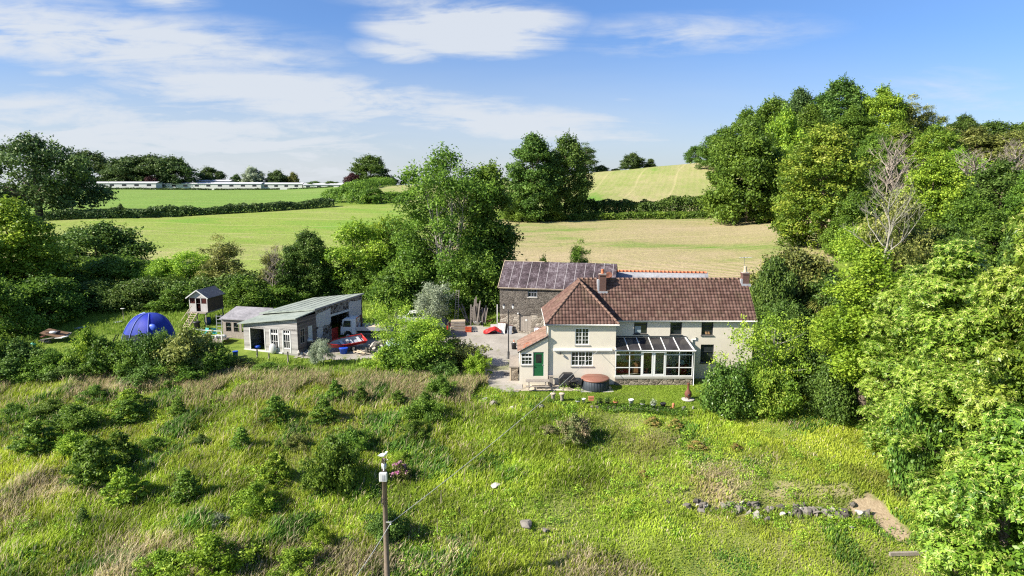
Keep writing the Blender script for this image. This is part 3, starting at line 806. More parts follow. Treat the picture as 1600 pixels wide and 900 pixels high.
def bare_proto(key, seed, H, spread, depth=5, r0=.2, mat=None, start=.35, n0=10):
    rs = random.Random(seed); mb = MB()
    def grow(p, d, L, rad, k):
        q = [p]; 
        for i in range(3):
            d = (d + Vector((rs.uniform(-.2, .2), rs.uniform(-.2, .2), rs.uniform(-.05, .18)))).normalized()
            q.append(q[-1] + d * L / 3)
        mb.tube(q, [rad, rad * .85, rad * .68, rad * .5], 4 if k < 3 else 3, False)
        if k >= depth: return
        for i in range(rs.choice((2, 3, 3)) if k < 4 else 3):
            f = rs.uniform(.35, 1); j = min(2, int(f * 3)); a = q[j].lerp(q[j + 1], f * 3 - j)
            nd = (d * .75 + Vector((rs.gauss(0, .55), rs.gauss(0, .55), rs.uniform(.0, .55)))).normalized()
            grow(a, nd, L * rs.uniform(.5, .78), rad * .5, k + 1)
    pts = [Vector((sin(i * 1.3) * .012 * H, cos(i * 1.7) * .012 * H, -.2 + H * .85 * i / 8)) for i in range(9)]
    mb.tube(pts, [r0 * (1 - .8 * i / 8) for i in range(9)], 7, False)
    for i in range(n0):
        f = start + (1 - start) * i / n0; j = min(7, int(f * 8)); p = pts[j].lerp(pts[j + 1], f * 8 - j)
        a = i * 2.4 + rs.uniform(-.4, .4)
        grow(p, Vector((cos(a) * spread, sin(a) * spread, .75)).normalized(), H * .26 * (1.15 - .55 * f), r0 * (1 - .75 * f) * .6, 2)
    PROTO[key] = dict(crown=None, trunk=mb.mesh('trunk', mat or M_BARKP), H=H, R=H * .3)
bare_proto('bare_a', 51, 14, .75, 5, .20, M_BARKP, .40, 12)
bare_proto('bare_b', 52, 10, .55, 5, .24, M_BARKG, .12, 26)

for _k in PROTO: measured(_k)
def plant(name, key, base, h, wdt, label, cat='tree', mat=None, group=None, rot=None, trunkmat=None):
    P = PROTO[key]; rr = random.Random(hash((round(base[0], 1), round(base[1], 1), key)) & 0xffff)
    rz = rr.uniform(0, 6.28) if rot is None else rot
    s = (wdt / (2 * P['R']),) * 2 + (h / P['H'],)
    if P['trunk'] is None:
        o = link(name, P['crown'], None, base, rz); o.scale = s; prop(o, label, cat, group)
        if mat: o.material_slots[0].link = 'OBJECT'; o.material_slots[0].material = LM[mat]
        return o
    e = empty(name, base, rz); e.scale = s; prop(e, label, cat, group)
    link('trunk', P['trunk'], e)
    if P['crown'] is not None:
        c = link('crown', P['crown'], e)
        if mat: c.material_slots[0].link = 'OBJECT'; c.material_slots[0].material = LM[mat]
    if P.get('catkins'): link('catkins', P['catkins'], c)
    return e
def tree(name, key, px, Y, top, wpx, label, mat=None, cat='tree', group=None, rot=None, sink=0.0):
    b = at(px, Y); h = top_at(px, top, Y) - b.z + sink; b.z -= sink
    wd = wpx / FPX * (Y * cos(PITCH) + (CAM_H - b.z) * sin(PITCH))
    return plant(name, key, b, max(.4, h), wd, label, cat, mat, group, rot)

# --- far skyline, left
G1 = 'trees on the far skyline behind the fields'
tree('oak_tree', 'spread', 62, 178, 212, 180, 'huge spreading dark oak with hanging lower limbs, beside the long field hedge', 'cool')
tree('oak_tree', 'far_a', 140, 364, 236, 92, 'dark rounded tree just right of the huge spreading oak', 'cool', group=G1)
for a in [('far_a', 200, 352, 245, 84, 'left tree of the wide dark clump behind the white buildings', 'cool'),
          ('far_a', 236, 356, 242, 88, 'middle tree of the wide dark clump above the purple bush', 'cool'),
          ('far_a', 272, 352, 245, 72, 'right tree of the wide dark clump behind the white buildings', 'cool'),
          ('far_b', 332, 366, 261, 46, 'small lone dome-shaped dark tree behind the white buildings', 'cool'),
          ('far_b', 369, 366, 272, 20, 'tiny tree between the lone dome tree and the pale thin tree', 'cool'),
          ('far_b', 398, 362, 261, 38, 'pale greyish thin-crowned tree on the skyline behind the white buildings', 'silver'),
          ('far_b', 434, 366, 266, 40, 'dark tree right of the pale greyish skyline tree', 'cool'),
          ('far_b', 458, 366, 269, 22, 'greyish small tree at the right end of the skyline row above the white buildings', 'olive'),
          ('far_a', 580, 342, 243, 64, 'big round dark tree standing alone on the skyline above the curved hedges', 'dark'),
          ('far_b', 551, 336, 270, 26, 'dark purplish small tree left of the big round skyline tree', 'purple')]:
    tree('skyline_tree', a[0], a[1], a[2], a[3], a[4], a[5], a[6], group=G1)
for i, (px, tp, wd, lb) in enumerate([(612, 277, 22, 'small dark bush right under the big round skyline tree'), (631, 276, 14, 'pointed dark conifer on the skyline, left of a pair'), (647, 278, 16, 'pointed dark conifer on the skyline, right of a pair'),
                                      (490, 283, 34, 'low skyline bush beyond the right end of the white buildings, left one'), (517, 283, 34, 'low skyline bush beyond the right end of the white buildings, right one')]):
    tree('skyline_tree', 'conifer' if 'conifer' in lb else 'far_b', px, 352, tp, wd, lb, 'dark', group=G1)
tree('purple_bush', 'big_bush', 236, 344, 275, 26, 'dark purple-leaved bush in front of the white buildings', 'purple', 'bush')
# --- skyline, right
tree('skyline_tree', 'thin', 915, 322, 223, 42, 'tall skyline tree with bare trunk and high flat crown right of the twin trees', 'cool', group=G1)
tree('skyline_tree', 'far_b', 938, 326, 258, 26, 'low bush at the foot of the tall thin skyline tree', 'cool', group=G1)
tree('skyline_tree', 'far_b', 988, 322, 239, 38, 'compact dark tree alone on the crest of the hill field', 'cool', group=G1)
tree('skyline_tree', 'conifer', 1016, 324, 248, 18, 'small pointed tree right of the compact crest tree', 'cool', group=G1)
tree('skyline_tree', 'far_b', 962, 326, 263, 16, 'tiny bush on the field crest left of the compact tree', 'cool', group=G1)
tree('skyline_tree', 'far_b', 787, 336, 277, 22, 'small distant bush in the gap left of the twin trees', 'cool', group=G1)
# --- the twin trees and the hedge line
tree('sycamore_tree', 'oval_b', 832, 166, 211, 92, 'left one of the twin tall dark green trees above the farmhouse', 'dark', rot=1.0)
tree('sycamore_tree', 'oval_a', 883, 170, 212, 80, 'right one of the twin tall dark green trees above the farmhouse', 'dark', rot=2.2)
tree('bush', 'big_bush_b', 812, 163, 306, 60, 'rounded bush at the foot of the left twin tree', 'mid', 'bush')
tree('bush', 'big_bush_b', 862, 164, 322, 50, 'low bush at the foot of the right twin tree', 'mid', 'bush')
tree('sycamore_tree', 'oval_c', 1168, 156, 190, 128, 'large rounded green tree at the left edge of the woodland over the hedge end', 'mid', rot=.6)
# --- woodland on the right-hand hill
G2 = 'woodland trees on the right-hand hill'
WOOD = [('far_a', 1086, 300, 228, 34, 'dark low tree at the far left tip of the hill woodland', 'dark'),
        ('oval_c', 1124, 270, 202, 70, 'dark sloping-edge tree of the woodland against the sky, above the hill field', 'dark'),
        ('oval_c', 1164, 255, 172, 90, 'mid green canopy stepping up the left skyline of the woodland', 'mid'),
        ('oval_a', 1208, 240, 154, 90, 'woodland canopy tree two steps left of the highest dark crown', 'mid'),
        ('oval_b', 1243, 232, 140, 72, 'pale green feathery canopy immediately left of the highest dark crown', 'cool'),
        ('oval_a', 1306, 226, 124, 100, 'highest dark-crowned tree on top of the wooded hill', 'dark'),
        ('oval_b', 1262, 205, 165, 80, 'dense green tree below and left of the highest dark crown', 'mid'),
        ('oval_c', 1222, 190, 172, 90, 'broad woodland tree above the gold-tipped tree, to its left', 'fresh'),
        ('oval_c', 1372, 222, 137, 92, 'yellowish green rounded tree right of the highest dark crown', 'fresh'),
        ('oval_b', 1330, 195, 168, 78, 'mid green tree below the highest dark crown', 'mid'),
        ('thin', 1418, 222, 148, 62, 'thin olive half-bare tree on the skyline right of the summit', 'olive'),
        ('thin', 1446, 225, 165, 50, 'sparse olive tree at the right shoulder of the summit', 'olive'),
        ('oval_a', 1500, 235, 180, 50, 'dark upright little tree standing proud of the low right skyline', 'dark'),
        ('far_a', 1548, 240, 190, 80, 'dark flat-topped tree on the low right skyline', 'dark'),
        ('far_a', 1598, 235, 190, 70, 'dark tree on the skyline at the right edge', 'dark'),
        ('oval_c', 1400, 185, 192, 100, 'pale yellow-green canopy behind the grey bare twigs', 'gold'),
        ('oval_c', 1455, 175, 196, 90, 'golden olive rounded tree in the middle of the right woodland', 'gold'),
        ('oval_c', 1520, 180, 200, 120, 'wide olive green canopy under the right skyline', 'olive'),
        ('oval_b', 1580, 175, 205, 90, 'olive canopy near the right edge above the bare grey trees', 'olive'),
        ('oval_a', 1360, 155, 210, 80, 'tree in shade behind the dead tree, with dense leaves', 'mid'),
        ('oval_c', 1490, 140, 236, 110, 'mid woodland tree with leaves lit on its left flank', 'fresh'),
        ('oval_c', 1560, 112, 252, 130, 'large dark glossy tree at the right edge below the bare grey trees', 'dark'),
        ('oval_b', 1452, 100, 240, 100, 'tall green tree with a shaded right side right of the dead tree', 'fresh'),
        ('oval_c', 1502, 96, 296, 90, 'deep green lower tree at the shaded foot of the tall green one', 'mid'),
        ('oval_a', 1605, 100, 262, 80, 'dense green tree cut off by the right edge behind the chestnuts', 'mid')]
for i, a in enumerate(WOOD):
    tree('woodland_tree', *a[:6], mat=a[6], group=G2, rot=i * 1.7)
for i, a in enumerate([('oval_c', 1330, 104, 300, 80, 'shaded green tree between the gold-tipped tree and the dead tree', 'mid'), ('oval_c', 1420, 92, 330, 100, 'green tree just right of the dead tree trunk', 'mid'),
                       ('oval_c', 1475, 84, 352, 110, 'dark tree low behind the flowering chestnuts', 'dark'), ('oval_c', 1545, 84, 330, 120, 'green tree behind the top of the tallest chestnut', 'mid'), ('oval_c', 1600, 70, 330, 100, 'dark green tree at the right edge behind the tallest chestnut', 'dark'),
                       ('oval_b', 1360, 70, 420, 90, 'green tree behind the lime green tree', 'mid'), ('big_bush', 1440, 70, 440, 130, 'dark undergrowth bush behind the chestnuts', 'dark'), ('big_bush', 1380, 64, 500, 110, 'dark undergrowth bush behind the ivied trunk', 'dark'), ('big_bush', 1330, 66, 470, 100, 'shaded bush below the dead tree, left', 'mid'),
                       ('oval_c', 1290, 150, 260, 90, 'dark tree behind the gold-tipped tree', 'dark'), ('oval_c', 1240, 150, 232, 80, 'woodland tree between the hedge-end tree and the gold-tipped tree', 'mid'), ('oval_c', 1200, 165, 230, 80, 'shaded woodland tree behind the large hedge-end tree', 'dark'),
                       ('oval_c', 1420, 128, 262, 90, 'olive green tree behind the tall green tree', 'olive'), ('oval_c', 1540, 130, 268, 90, 'mid green tree under the bare grey trees on the right', 'mid'), ('oval_c', 1350, 130, 256, 80, 'green tree behind the top of the dead tree', 'mid')]):
    tree('woodland_tree', *a[:6], mat=a[6], group=G2, rot=i * 1.1)
tree('gold_tipped_tree', 'tip', 1282, 112, 198, 146, 'tall green tree with golden leaf tips at the right end of the stubble field', 'gold', rot=.4)
tree('bare_tree', 'bare_b', 1388, 126, 204, 84, 'dense grey twiggy leafless tree high in the woodland above the dead tree', group='leafless trees in the woodland')
tree('bare_tree', 'bare_b', 1515, 126, 228, 96, 'grey leafless branching tree in the middle of the right woodland', group='leafless trees in the woodland')
tree('bare_tree', 'bare_b', 1578, 135, 212, 56, 'grey leafless tree near the right edge of the woodland', group='leafless trees in the woodland')
tree('dead_tree', 'bare_a', 1378, 78, 256, 104, 'tall pale dead tree with bare spreading limbs above the lime green tree', rot=1.1)
tree('tree', 'airy', 1398, 84, 300, 110, 'loose light green tree half hidden behind the dead tree', 'olive')
tree('tree', 'airy_b', 1340, 88, 350, 90, 'loose feathery tree between the gold-tipped tree and the dead tree', 'fresh')
# --- bushes and trees behind and beside the house
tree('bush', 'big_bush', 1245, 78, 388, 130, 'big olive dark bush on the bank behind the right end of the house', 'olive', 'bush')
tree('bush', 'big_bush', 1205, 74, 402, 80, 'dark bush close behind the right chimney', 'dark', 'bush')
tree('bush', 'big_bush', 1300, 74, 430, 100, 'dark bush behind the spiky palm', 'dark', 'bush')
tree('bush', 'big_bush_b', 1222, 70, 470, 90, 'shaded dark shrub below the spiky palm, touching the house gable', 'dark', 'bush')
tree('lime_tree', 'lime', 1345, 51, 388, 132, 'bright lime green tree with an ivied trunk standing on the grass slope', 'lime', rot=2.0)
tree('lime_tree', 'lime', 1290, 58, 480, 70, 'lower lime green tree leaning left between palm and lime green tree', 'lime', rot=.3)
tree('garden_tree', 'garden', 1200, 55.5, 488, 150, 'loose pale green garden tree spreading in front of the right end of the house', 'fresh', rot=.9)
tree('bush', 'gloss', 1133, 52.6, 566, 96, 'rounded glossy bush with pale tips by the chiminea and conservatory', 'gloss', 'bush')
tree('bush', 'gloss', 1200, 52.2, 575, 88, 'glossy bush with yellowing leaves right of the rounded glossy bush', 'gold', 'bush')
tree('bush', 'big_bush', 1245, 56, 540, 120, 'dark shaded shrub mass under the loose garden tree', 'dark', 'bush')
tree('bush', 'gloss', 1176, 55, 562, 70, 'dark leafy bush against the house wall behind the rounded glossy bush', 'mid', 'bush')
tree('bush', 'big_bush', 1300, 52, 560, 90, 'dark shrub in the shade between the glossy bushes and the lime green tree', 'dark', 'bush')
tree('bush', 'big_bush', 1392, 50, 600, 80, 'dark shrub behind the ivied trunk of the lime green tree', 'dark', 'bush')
# --- chestnuts, near right
tree('chestnut_tree', 'chest_b', 1412, 46, 418, 130, 'chestnut in yellow flower next to the lime green tree', rot=.5)
tree('chestnut_tree', 'chest_b', 1468, 43, 378, 170, 'second chestnut in flower, right of the one beside the lime green tree', rot=1.5)
tree('chestnut_tree', 'chest_a', 1592, 36, 272, 215, 'tallest chestnut in flower at the right edge', rot=1.9)
tree('chestnut_tree', 'chest_c', 1560, 32, 640, 220, 'low chestnut branches reaching to the bottom right corner', rot=2.9)
tree('chestnut_tree', 'chest_b', 1520, 39, 440, 190, 'chestnut filling the middle between the flowering chestnut and the tallest one', rot=4.0)
tree('laurel_bush', 'gloss', 1440, 41.5, 570, 120, 'dark glossy laurel bush at the foot of the flowering chestnuts', 'gloss', 'bush')
tree('laurel_bush', 'gloss', 1482, 39.5, 620, 110, 'second glossy laurel bush, nearer the bare earth patch', 'gloss', 'bush')
b_ = at(1580, 31); mb = MB(); rs_ = random.Random(8)
for k in range(7):
    p0 = Vector((b_.x - 1.4, b_.y - 4.6, 7.0)); limb(mb, p0 + Vector((2.2, 1.6, .5)), p0 + Vector((rs_.uniform(-1.1, .2), rs_.uniform(-.6, .3), rs_.uniform(-.5, .5))), .06, .012, rs_, 5, .08, 5)
prop(mb.build('dead_branch', M_BARKP), 'bleached dead branch sticking out of the chestnut leaves at the right edge', 'branch')

# --- left side: trees round the tent garden and the yard
LEFT = [('sycamore_tree', 'oval_b', 28, 84, 312, 130, 'tall dark tree with sunlit yellow-green top at the left edge', 'fresh', 'tree'),
        ('sycamore_tree', 'oval_c', -45, 78, 345, 120, 'dark leafy tree cut off by the left edge', 'mid', 'tree'),
        ('hedgerow_tree', 'big_bush', 152, 104, 349, 142, 'wide rounded dark tree at the edge of the left field', 'dark', 'tree'),
        ('hedgerow_tree', 'big_bush_b', 105, 92, 398, 120, 'dense tree below the wide rounded dark tree, left', 'mid', 'tree'),
        ('hedgerow_tree', 'big_bush_b', 180, 90, 398, 130, 'dense green tree below the wide rounded dark tree, right', 'mid', 'tree'),
        ('hedgerow_tree', 'big_bush_b', 255, 90, 404, 90, 'leafy hedgerow tree left of the playhouse, at the field edge', 'fresh', 'tree'),
        ('hedgerow_tree', 'airy_b', 292, 90, 392, 76, 'light green loose tree above the playhouse, left', 'fresh', 'tree'),
        ('hedgerow_tree', 'thin', 347, 88, 368, 78, 'olive thin-leaved tree above the playhouse roof', 'olive', 'tree'),
        ('hedgerow_tree', 'bare_b', 430, 86, 380, 46, 'thin half-bare hedgerow tree left of the dark upright tree', None, 'tree'),
        ('hedgerow_tree', 'thin', 432, 87, 385, 50, 'sparse olive foliage tree behind the big workshop', 'olive', 'tree'),
        ('hedgerow_tree', 'oval_a', 481, 88, 362, 78, 'dark upright tree behind the big workshop roof', 'dark', 'tree'),
        ('ash_tree', 'airy', 556, 90, 344, 118, 'light airy ash tree between the dark upright tree and the largest tree', 'fresh', 'tree'),
        ('ash_tree', 'airy', 612, 94, 338, 96, 'light airy ash tree touching the left side of the largest tree', 'fresh', 'tree'),
        ('large_tree', 'stemmy', 702, 87, 234, 168, 'largest tree of the yard, showing a fan of pale bare stems', 'mid', 'tree'),
        ('ivy_clad_tree', 'ivy', 762, 88, 258, 90, 'tall narrow ivy-clad tree on the right flank of the largest tree', 'mid', 'tree'),
        ('tree', 'oval_c', 640, 91, 352, 90, 'leafy tree at the left foot of the largest tree', 'mid', 'tree'),
        ('bush', 'big_bush_b', 742, 83, 395, 110, 'dark green bush mass at the foot of the ivy-clad tree', 'mid', 'bush'),
        ('bush', 'big_bush', 640, 84, 402, 110, 'dark bush mass under the largest tree, left', 'mid', 'bush'),
        ('bush', 'big_bush', 575, 88, 418, 90, 'dark bush behind the rear corner of the big workshop', 'mid', 'bush'),
        ('bush', 'big_bush', 510, 90, 420, 90, 'dark bush behind the middle of the workshop roof', 'dark', 'bush'),
        ('bush', 'big_bush', 440, 86, 440, 90, 'bush behind the left part of the workshop roof', 'mid', 'bush'),
        ('bush', 'big_bush', 385, 84, 432, 80, 'bush between the playhouse and the workshop', 'mid', 'bush'),
        ('bush', 'big_bush_b', 290, 84, 440, 90, 'bush behind the playhouse stilts', 'mid', 'bush'),
        ('bush', 'big_bush', 225, 84, 436, 100, 'dark bush behind the blue tent', 'dark', 'bush'),
        ('bush', 'big_bush', 150, 84, 442, 110, 'dark bush behind the scrap heap, right', 'dark', 'bush'),
        ('bush', 'big_bush', 75, 78, 432, 130, 'dark bush behind the scrap heap, left', 'mid', 'bush'),
        ('bush', 'big_bush_b', 0, 72, 440, 120, 'dark bush filling the left edge above the hedge bank', 'mid', 'bush'),
        ('willow_bush', 'silver', 676, 78, 442, 66, 'silvery grey-leaved willow bush beside the ladder', 'silver', 'bush'),
        ('bush', 'big_bush', 768, 84, 425, 60, 'dark bush close to the left end of the stone barn', 'mid', 'bush'),
        ('sapling', 'thin', 906, 87, 374, 44, 'slender leafy sapling behind the barn roof', 'mid', 'sapling'),
        ('bush', 'bush_a', 850, 86, 400, 34, 'small green bush behind the barn ridge', 'mid', 'bush'),
        ('bush', 'bush_a', 823, 86, 406, 20, 'tiny green bush behind the left part of the barn ridge', 'mid', 'bush')]
for i, (nm, k, px, Y, tp, wd, lb, m, ct) in enumerate(LEFT):
    tree(nm, k, px, Y, tp, wd, lb, m, ct, rot=(0 if k == 'stemmy' else i * 2.1), sink=.2)
# hedge bank in front of the tent garden
BANK = [(-15, 60, 512, 90, 'mid', 'bush_b'), (35, 60, 530, 84, 'dark', 'bush_a'), (85, 59.5, 545, 74, 'mid', 'bush_b'), (140, 60.5, 513, 66, 'fresh', 'bush_c'), (160, 60, 526, 84, 'mid', 'bush_a'),
        (205, 60, 530, 76, 'mid', 'bush_b'), (250, 60, 516, 92, 'dark', 'gloss'), (294, 60, 510, 90, 'olive', 'bush_a'), (335, 60.5, 534, 70, 'mid', 'bush_b'),
        (308, 62.5, 512, 60, 'fresh', 'bush_c'), (115, 59, 562, 80, 'dark', 'bush_a'), (55, 58.8, 566, 80, 'mid', 'bush_b'), (10, 58.8, 560, 80, 'dark', 'bush_a'), (225, 58.8, 562, 90, 'dark', 'bush_b'), (290, 58.8, 558, 90, 'mid', 'bush_a'),
        (375, 61, 560, 44, 'olive', 'bush_c'), (420, 60.8, 566, 50, 'mid', 'bush_a'), (462, 60.8, 570, 40, 'mid', 'bush_b')]
BL = ['bush of the hedge bank at the left edge', 'dark bush second from the left in the hedge bank', 'bush in front of the scrap heap', 'yellow-green bush with pale flower heads left of the tent',
      'leafy bush below the yellow-green one left of the tent', 'bush hiding the left foot of the tent', 'dark dense bush in front of the tent', 'olive bush between tent and workshop',
      'bush by the left corner of the workshop', 'light elder bush in front of the deck chairs', 'low dark bush on the front of the bank below the yellow-green bush', 'low bush on the front of the bank below the scrap heap',
      'low dark bush on the front of the bank near the left edge', 'low dark bush on the front of the bank below the tent', 'low bush on the front of the bank below the olive bush', 'low olive bush under the workshop doorway',
      'low bush between the two fence posts', 'low bush right of the right fence post']
for i, (a, lb) in enumerate(zip(BANK, BL)):
    tree('bush', a[5], a[0], a[1], a[2], a[3], lb, a[4], 'bush', 'bushes of the hedge bank', i * 1.3)
# shrubs between slope and yard
for i, a in enumerate([('elder_bush', 'garden', 622, 66, 466, 96, 'loose pale elder bush in front of the parked cars, left', 'fresh'), ('sapling', 'airy_b', 672, 62.5, 496, 84, 'fresh green young sycamore bush in front of the dark car', 'fresh'),
                       ('bush', 'bush_a', 645, 62, 520, 96, 'green bush on the bank below the cars', 'mid'), ('bush', 'bush_b', 712, 63, 528, 84, 'dark olive rounded bush beside the gravel track', 'olive'),
                       ('bush', 'bush_a', 748, 60.2, 549, 40, 'small bright yellow-green round bush at the bend of the gravel track', 'lime'), ('bush', 'bush_c', 606, 61.5, 540, 70, 'low bright bush below the rubble heap', 'fresh'),
                       ('willow_bush', 'silver', 502, 62.6, 530, 34, 'small grey willow shrub in front of the red boat', 'silver'), ('bush', 'bush_b', 690, 60.5, 556, 60, 'low dark bush over the bleached grass', 'dark')]):
    tree(*a[:7], mat=a[7], cat='bush', rot=i * 1.9)

# --- shrubs scattered over the meadow slope: centre column, foot row, height and width in pixels
SHR = [(205, 640, 30, 46, 'sap_b', 'fresh', 'yellow-tipped shrub near the top of the meadow'), (150, 626, 22, 46, 'bush_c', 'mid', 'grey-green shrub under the hedge bank'), (198, 660, 32, 50, 'sap_b', 'mid', 'dark shrub right below the yellow-tipped one'),
       (118, 670, 34, 64, 'bush_a', 'mid', 'wide dark shrub left of the dark shrub pair'), (80, 648, 22, 46, 'bush_b', 'mid', 'low shrub at the upper left of the meadow'), (57, 704, 44, 58, 'sap_a', 'mid', 'conical dark shrub near the left edge'),
       (116, 703, 26, 50, 'bush_b', 'fresh', 'flattish shrub right of the conical one at the left edge'), (150, 756, 68, 68, 'sap_a', 'mid', 'largest dark shrub of the left cluster'), (188, 724, 46, 52, 'sap_b', 'mid', 'layered shrub behind the largest of the left cluster'),
       (197, 780, 46, 56, 'sap_b', 'fresh', 'yellow-green shrub in front of the left cluster'), (292, 784, 50, 42, 'sap_c', 'mid', 'upright young shrub right of the left cluster'), (279, 652, 32, 22, 'sap_c', 'mid', 'thin upright sapling in the upper meadow'),
       (378, 708, 40, 30, 'sap_c', 'mid', 'upright dark sapling in the middle of the left meadow'), (314, 697, 18, 26, 'bush_b', 'dark', 'small dark tuft shrub left of the upright dark sapling'), (432, 658, 36, 42, 'sap_b', 'mid', 'round shrub in the upper middle of the meadow'),
       (428, 752, 42, 46, 'sap_b', 'fresh', 'pale shrub left of the biggest round shrub'), (524, 764, 76, 74, 'bush_b', 'mid', 'biggest round shrub in the middle of the meadow'), (552, 708, 36, 60, 'bush_c', 'mid', 'wide shrub just behind the biggest round one'),
       (507, 657, 32, 38, 'sap_a', 'mid', 'shrub below the small one at the bleached grass'), (524, 626, 30, 28, 'sap_a', 'mid', 'small shrub at the lower edge of the bleached grass'), (563, 634, 28, 26, 'sap_b', 'mid', 'small round shrub right of the two shrubs by the bleached grass'),
       (622, 634, 22, 28, 'sap_b', 'mid', 'small shrub above the rhododendron'), (664, 656, 40, 48, 'bush_b', 'mid', 'shrub above the gull, right, upper of two'), (650, 686, 28, 42, 'bush_c', 'mid', 'shrub above the gull, right, lower of two'),
       (690, 622, 32, 38, 'bush_a', 'mid', 'shrub near the end of the gravel track'), (500, 858, 38, 36, 'bush_c', 'lime', 'pale lime shrub left of the pole foot'), (131, 824, 32, 20, 'sap_c', 'dark', 'small dark plant in the lower left meadow'),
       (345, 826, 24, 28, 'bush_c', 'silver', 'greyish leafy plant in the lower left meadow'), (400, 800, 44, 60, 'bush_c', 'fresh', 'light feathery shrub in the lower middle of the meadow'), (606, 842, 46, 56, 'bush_b', 'dark', 'dark shrub right behind the pole'),
       (628, 724, 20, 24, 'bush_b', 'fresh', 'small yellowish bush above the pink rhododendron'), (897, 692, 42, 44, 'bush_a', 'heath', 'pinkish brown heather clump on the slope below the lawn'), (470, 896, 40, 76, 'bush_c', 'fresh', 'low leafy bush at the bottom edge left of the pole'),
       (330, 896, 56, 110, 'bush_c', 'lime', 'large light green bush at the bottom edge'), (250, 900, 38, 70, 'bush_c', 'fresh', 'low light green bush left of the large one at the bottom edge'), (1056, 670, 15, 24, 'sap_b', 'rust', 'rusty brown small bush below the flower pots'),
       (1088, 700, 12, 30, 'sap_a', 'rust', 'low reddish bush on the slope right of the rusty brown one'), (1020, 662, 11, 26, 'sap_a', 'rust', 'low rusty tuft left of the rusty brown small bush'), (1150, 702, 10, 18, 'sap_a', 'rust', 'tiny reddish tuft on the slope below the glossy bushes'),
       (1005, 745, 11, 20, 'sap_a', 'rust', 'tiny rusty tuft in the middle of the right slope'), (915, 606, 14, 14, 'sap_c', 'dark', None), (760, 612, 20, 22, 'bush_c', 'fresh', None), (20, 646, 16, 30, 'bush_b', 'mid', 'tiny shrub at the left edge of the upper meadow'),
       (240, 700, 18, 32, 'bush_b', 'mid', 'tiny shrub right of the layered shrub'), (340, 640, 14, 20, 'bush_b', 'mid', None), (465, 700, 22, 34, 'bush_c', 'olive', 'olive tuft left of the wide shrub'), (860, 680, 16, 24, 'bush_a', 'heath', 'small heather tuft left of the pinkish heather clump')]
for i, (px, py, hp, wp, k, m, lb) in enumerate(SHR):
    if lb is None: continue
    b = ground(px, py); s = b.y * 1.03 / FPX
    plant('meadow_shrub', k, b - Vector((0, 0, .08)), hp * s * 1.2, wp * s * 1.18, lb, 'shrub', m, 'shrubs on the meadow slope', i * 1.37)
# low broad-leaved weeds between and around the shrubs
r = np.random.RandomState(123); n = 1500; Y = r.uniform(33, 58, n); X = (r.rand(n) * 2 - 1) * (Y * .78)
k = (fbm(X, Y, 6, 151, 3) + np.where(X < 2, .10, 0) + r.uniform(-.08, .08, n) > .54) & ~in_poly(X, Y, P_LAWN) & ~in_poly(X, Y, P_YARD) & ~in_poly(X, Y, P_DIRT)
sg = [ground(s_[0], s_[1]) for s_ in SHR]; extra = np.array([(g_.x + r.normal(0, .8), g_.y + r.normal(0, .5)) for g_ in sg for _ in range(5)])
X = np.concatenate([X[k], extra[:, 0]]); Y = np.concatenate([Y[k], extra[:, 1]]); n = len(X)
C = np.stack([X, Y, zf(X, Y) + .18, r.uniform(.16, .48, n)], 1)
prop(link('meadow_weeds', crown_mesh('meadow_weeds', C, 60000, .10, .06, r, .75, .2, .2, .9, 'fresh', shoots=.12)), kind='stuff')
# rhododendron in flower
b = ground(626, 752); r = np.random.RandomState(77); C = clumps('dome', 0, 1.5, .75, 26, .22, r, .5, .4)
e = prop(empty('rhododendron', b), 'rhododendron with bright pink flowers just right of the pole top', 'shrub')
link('foliage', crown_mesh('foliage', C, 1500, .13, .06, r, mat='olive'), e)
F_ = C[C[:, 2] > .35].copy(); F_[:, 3] = .13; F_[:, 1] -= .12; F_[:, 2] += .1
link('blossom', crown_mesh('blossom', F_[::2], 420, .10, .08, r, mat='pink'), e)

# palm behind the house
b = at(1276, 73); e = prop(empty('palm_tree', b), 'spiky palm with a rosette of sword leaves behind the house gable', 'palm')
zt = top_at(1276, 474, 73) - b.z
mb = MB(); mb.tube([(0, 0, -.2), (.05, 0, zt * .5), (0, 0, zt)], [.2, .16, .14], 8, False); mb.build('trunk', M_BARK, e)
n = 170; r = np.random.RandomState(5); a = r.uniform(0, 6.28, n); el = r.uniform(-.5, 1.3, n); l = r.uniform(1.0, 1.6, n)
t = np.stack([np.cos(a) * np.cos(el), np.sin(a) * np.cos(el), np.sin(el)], 1); s = nrm(np.cross(t, np.array([0, 0, 1.0]))) * .045
p0 = np.tile([0, 0, zt], (n, 1)); m_ = p0 + t * l[:, None] * .6; e_ = p0 + t * l[:, None]; e_[:, 2] -= .25 * l
V = np.stack([p0, m_ + s, e_, m_ - s], 1).reshape(-1, 3)
link('crown', quads_mesh('crown', V, np.arange(n * 4).reshape(-1, 4), LM['olive'], [('tone', 'FLOAT', 'FACE', r.uniform(.3, .9, n))]), e)
r = np.random.RandomState(6)

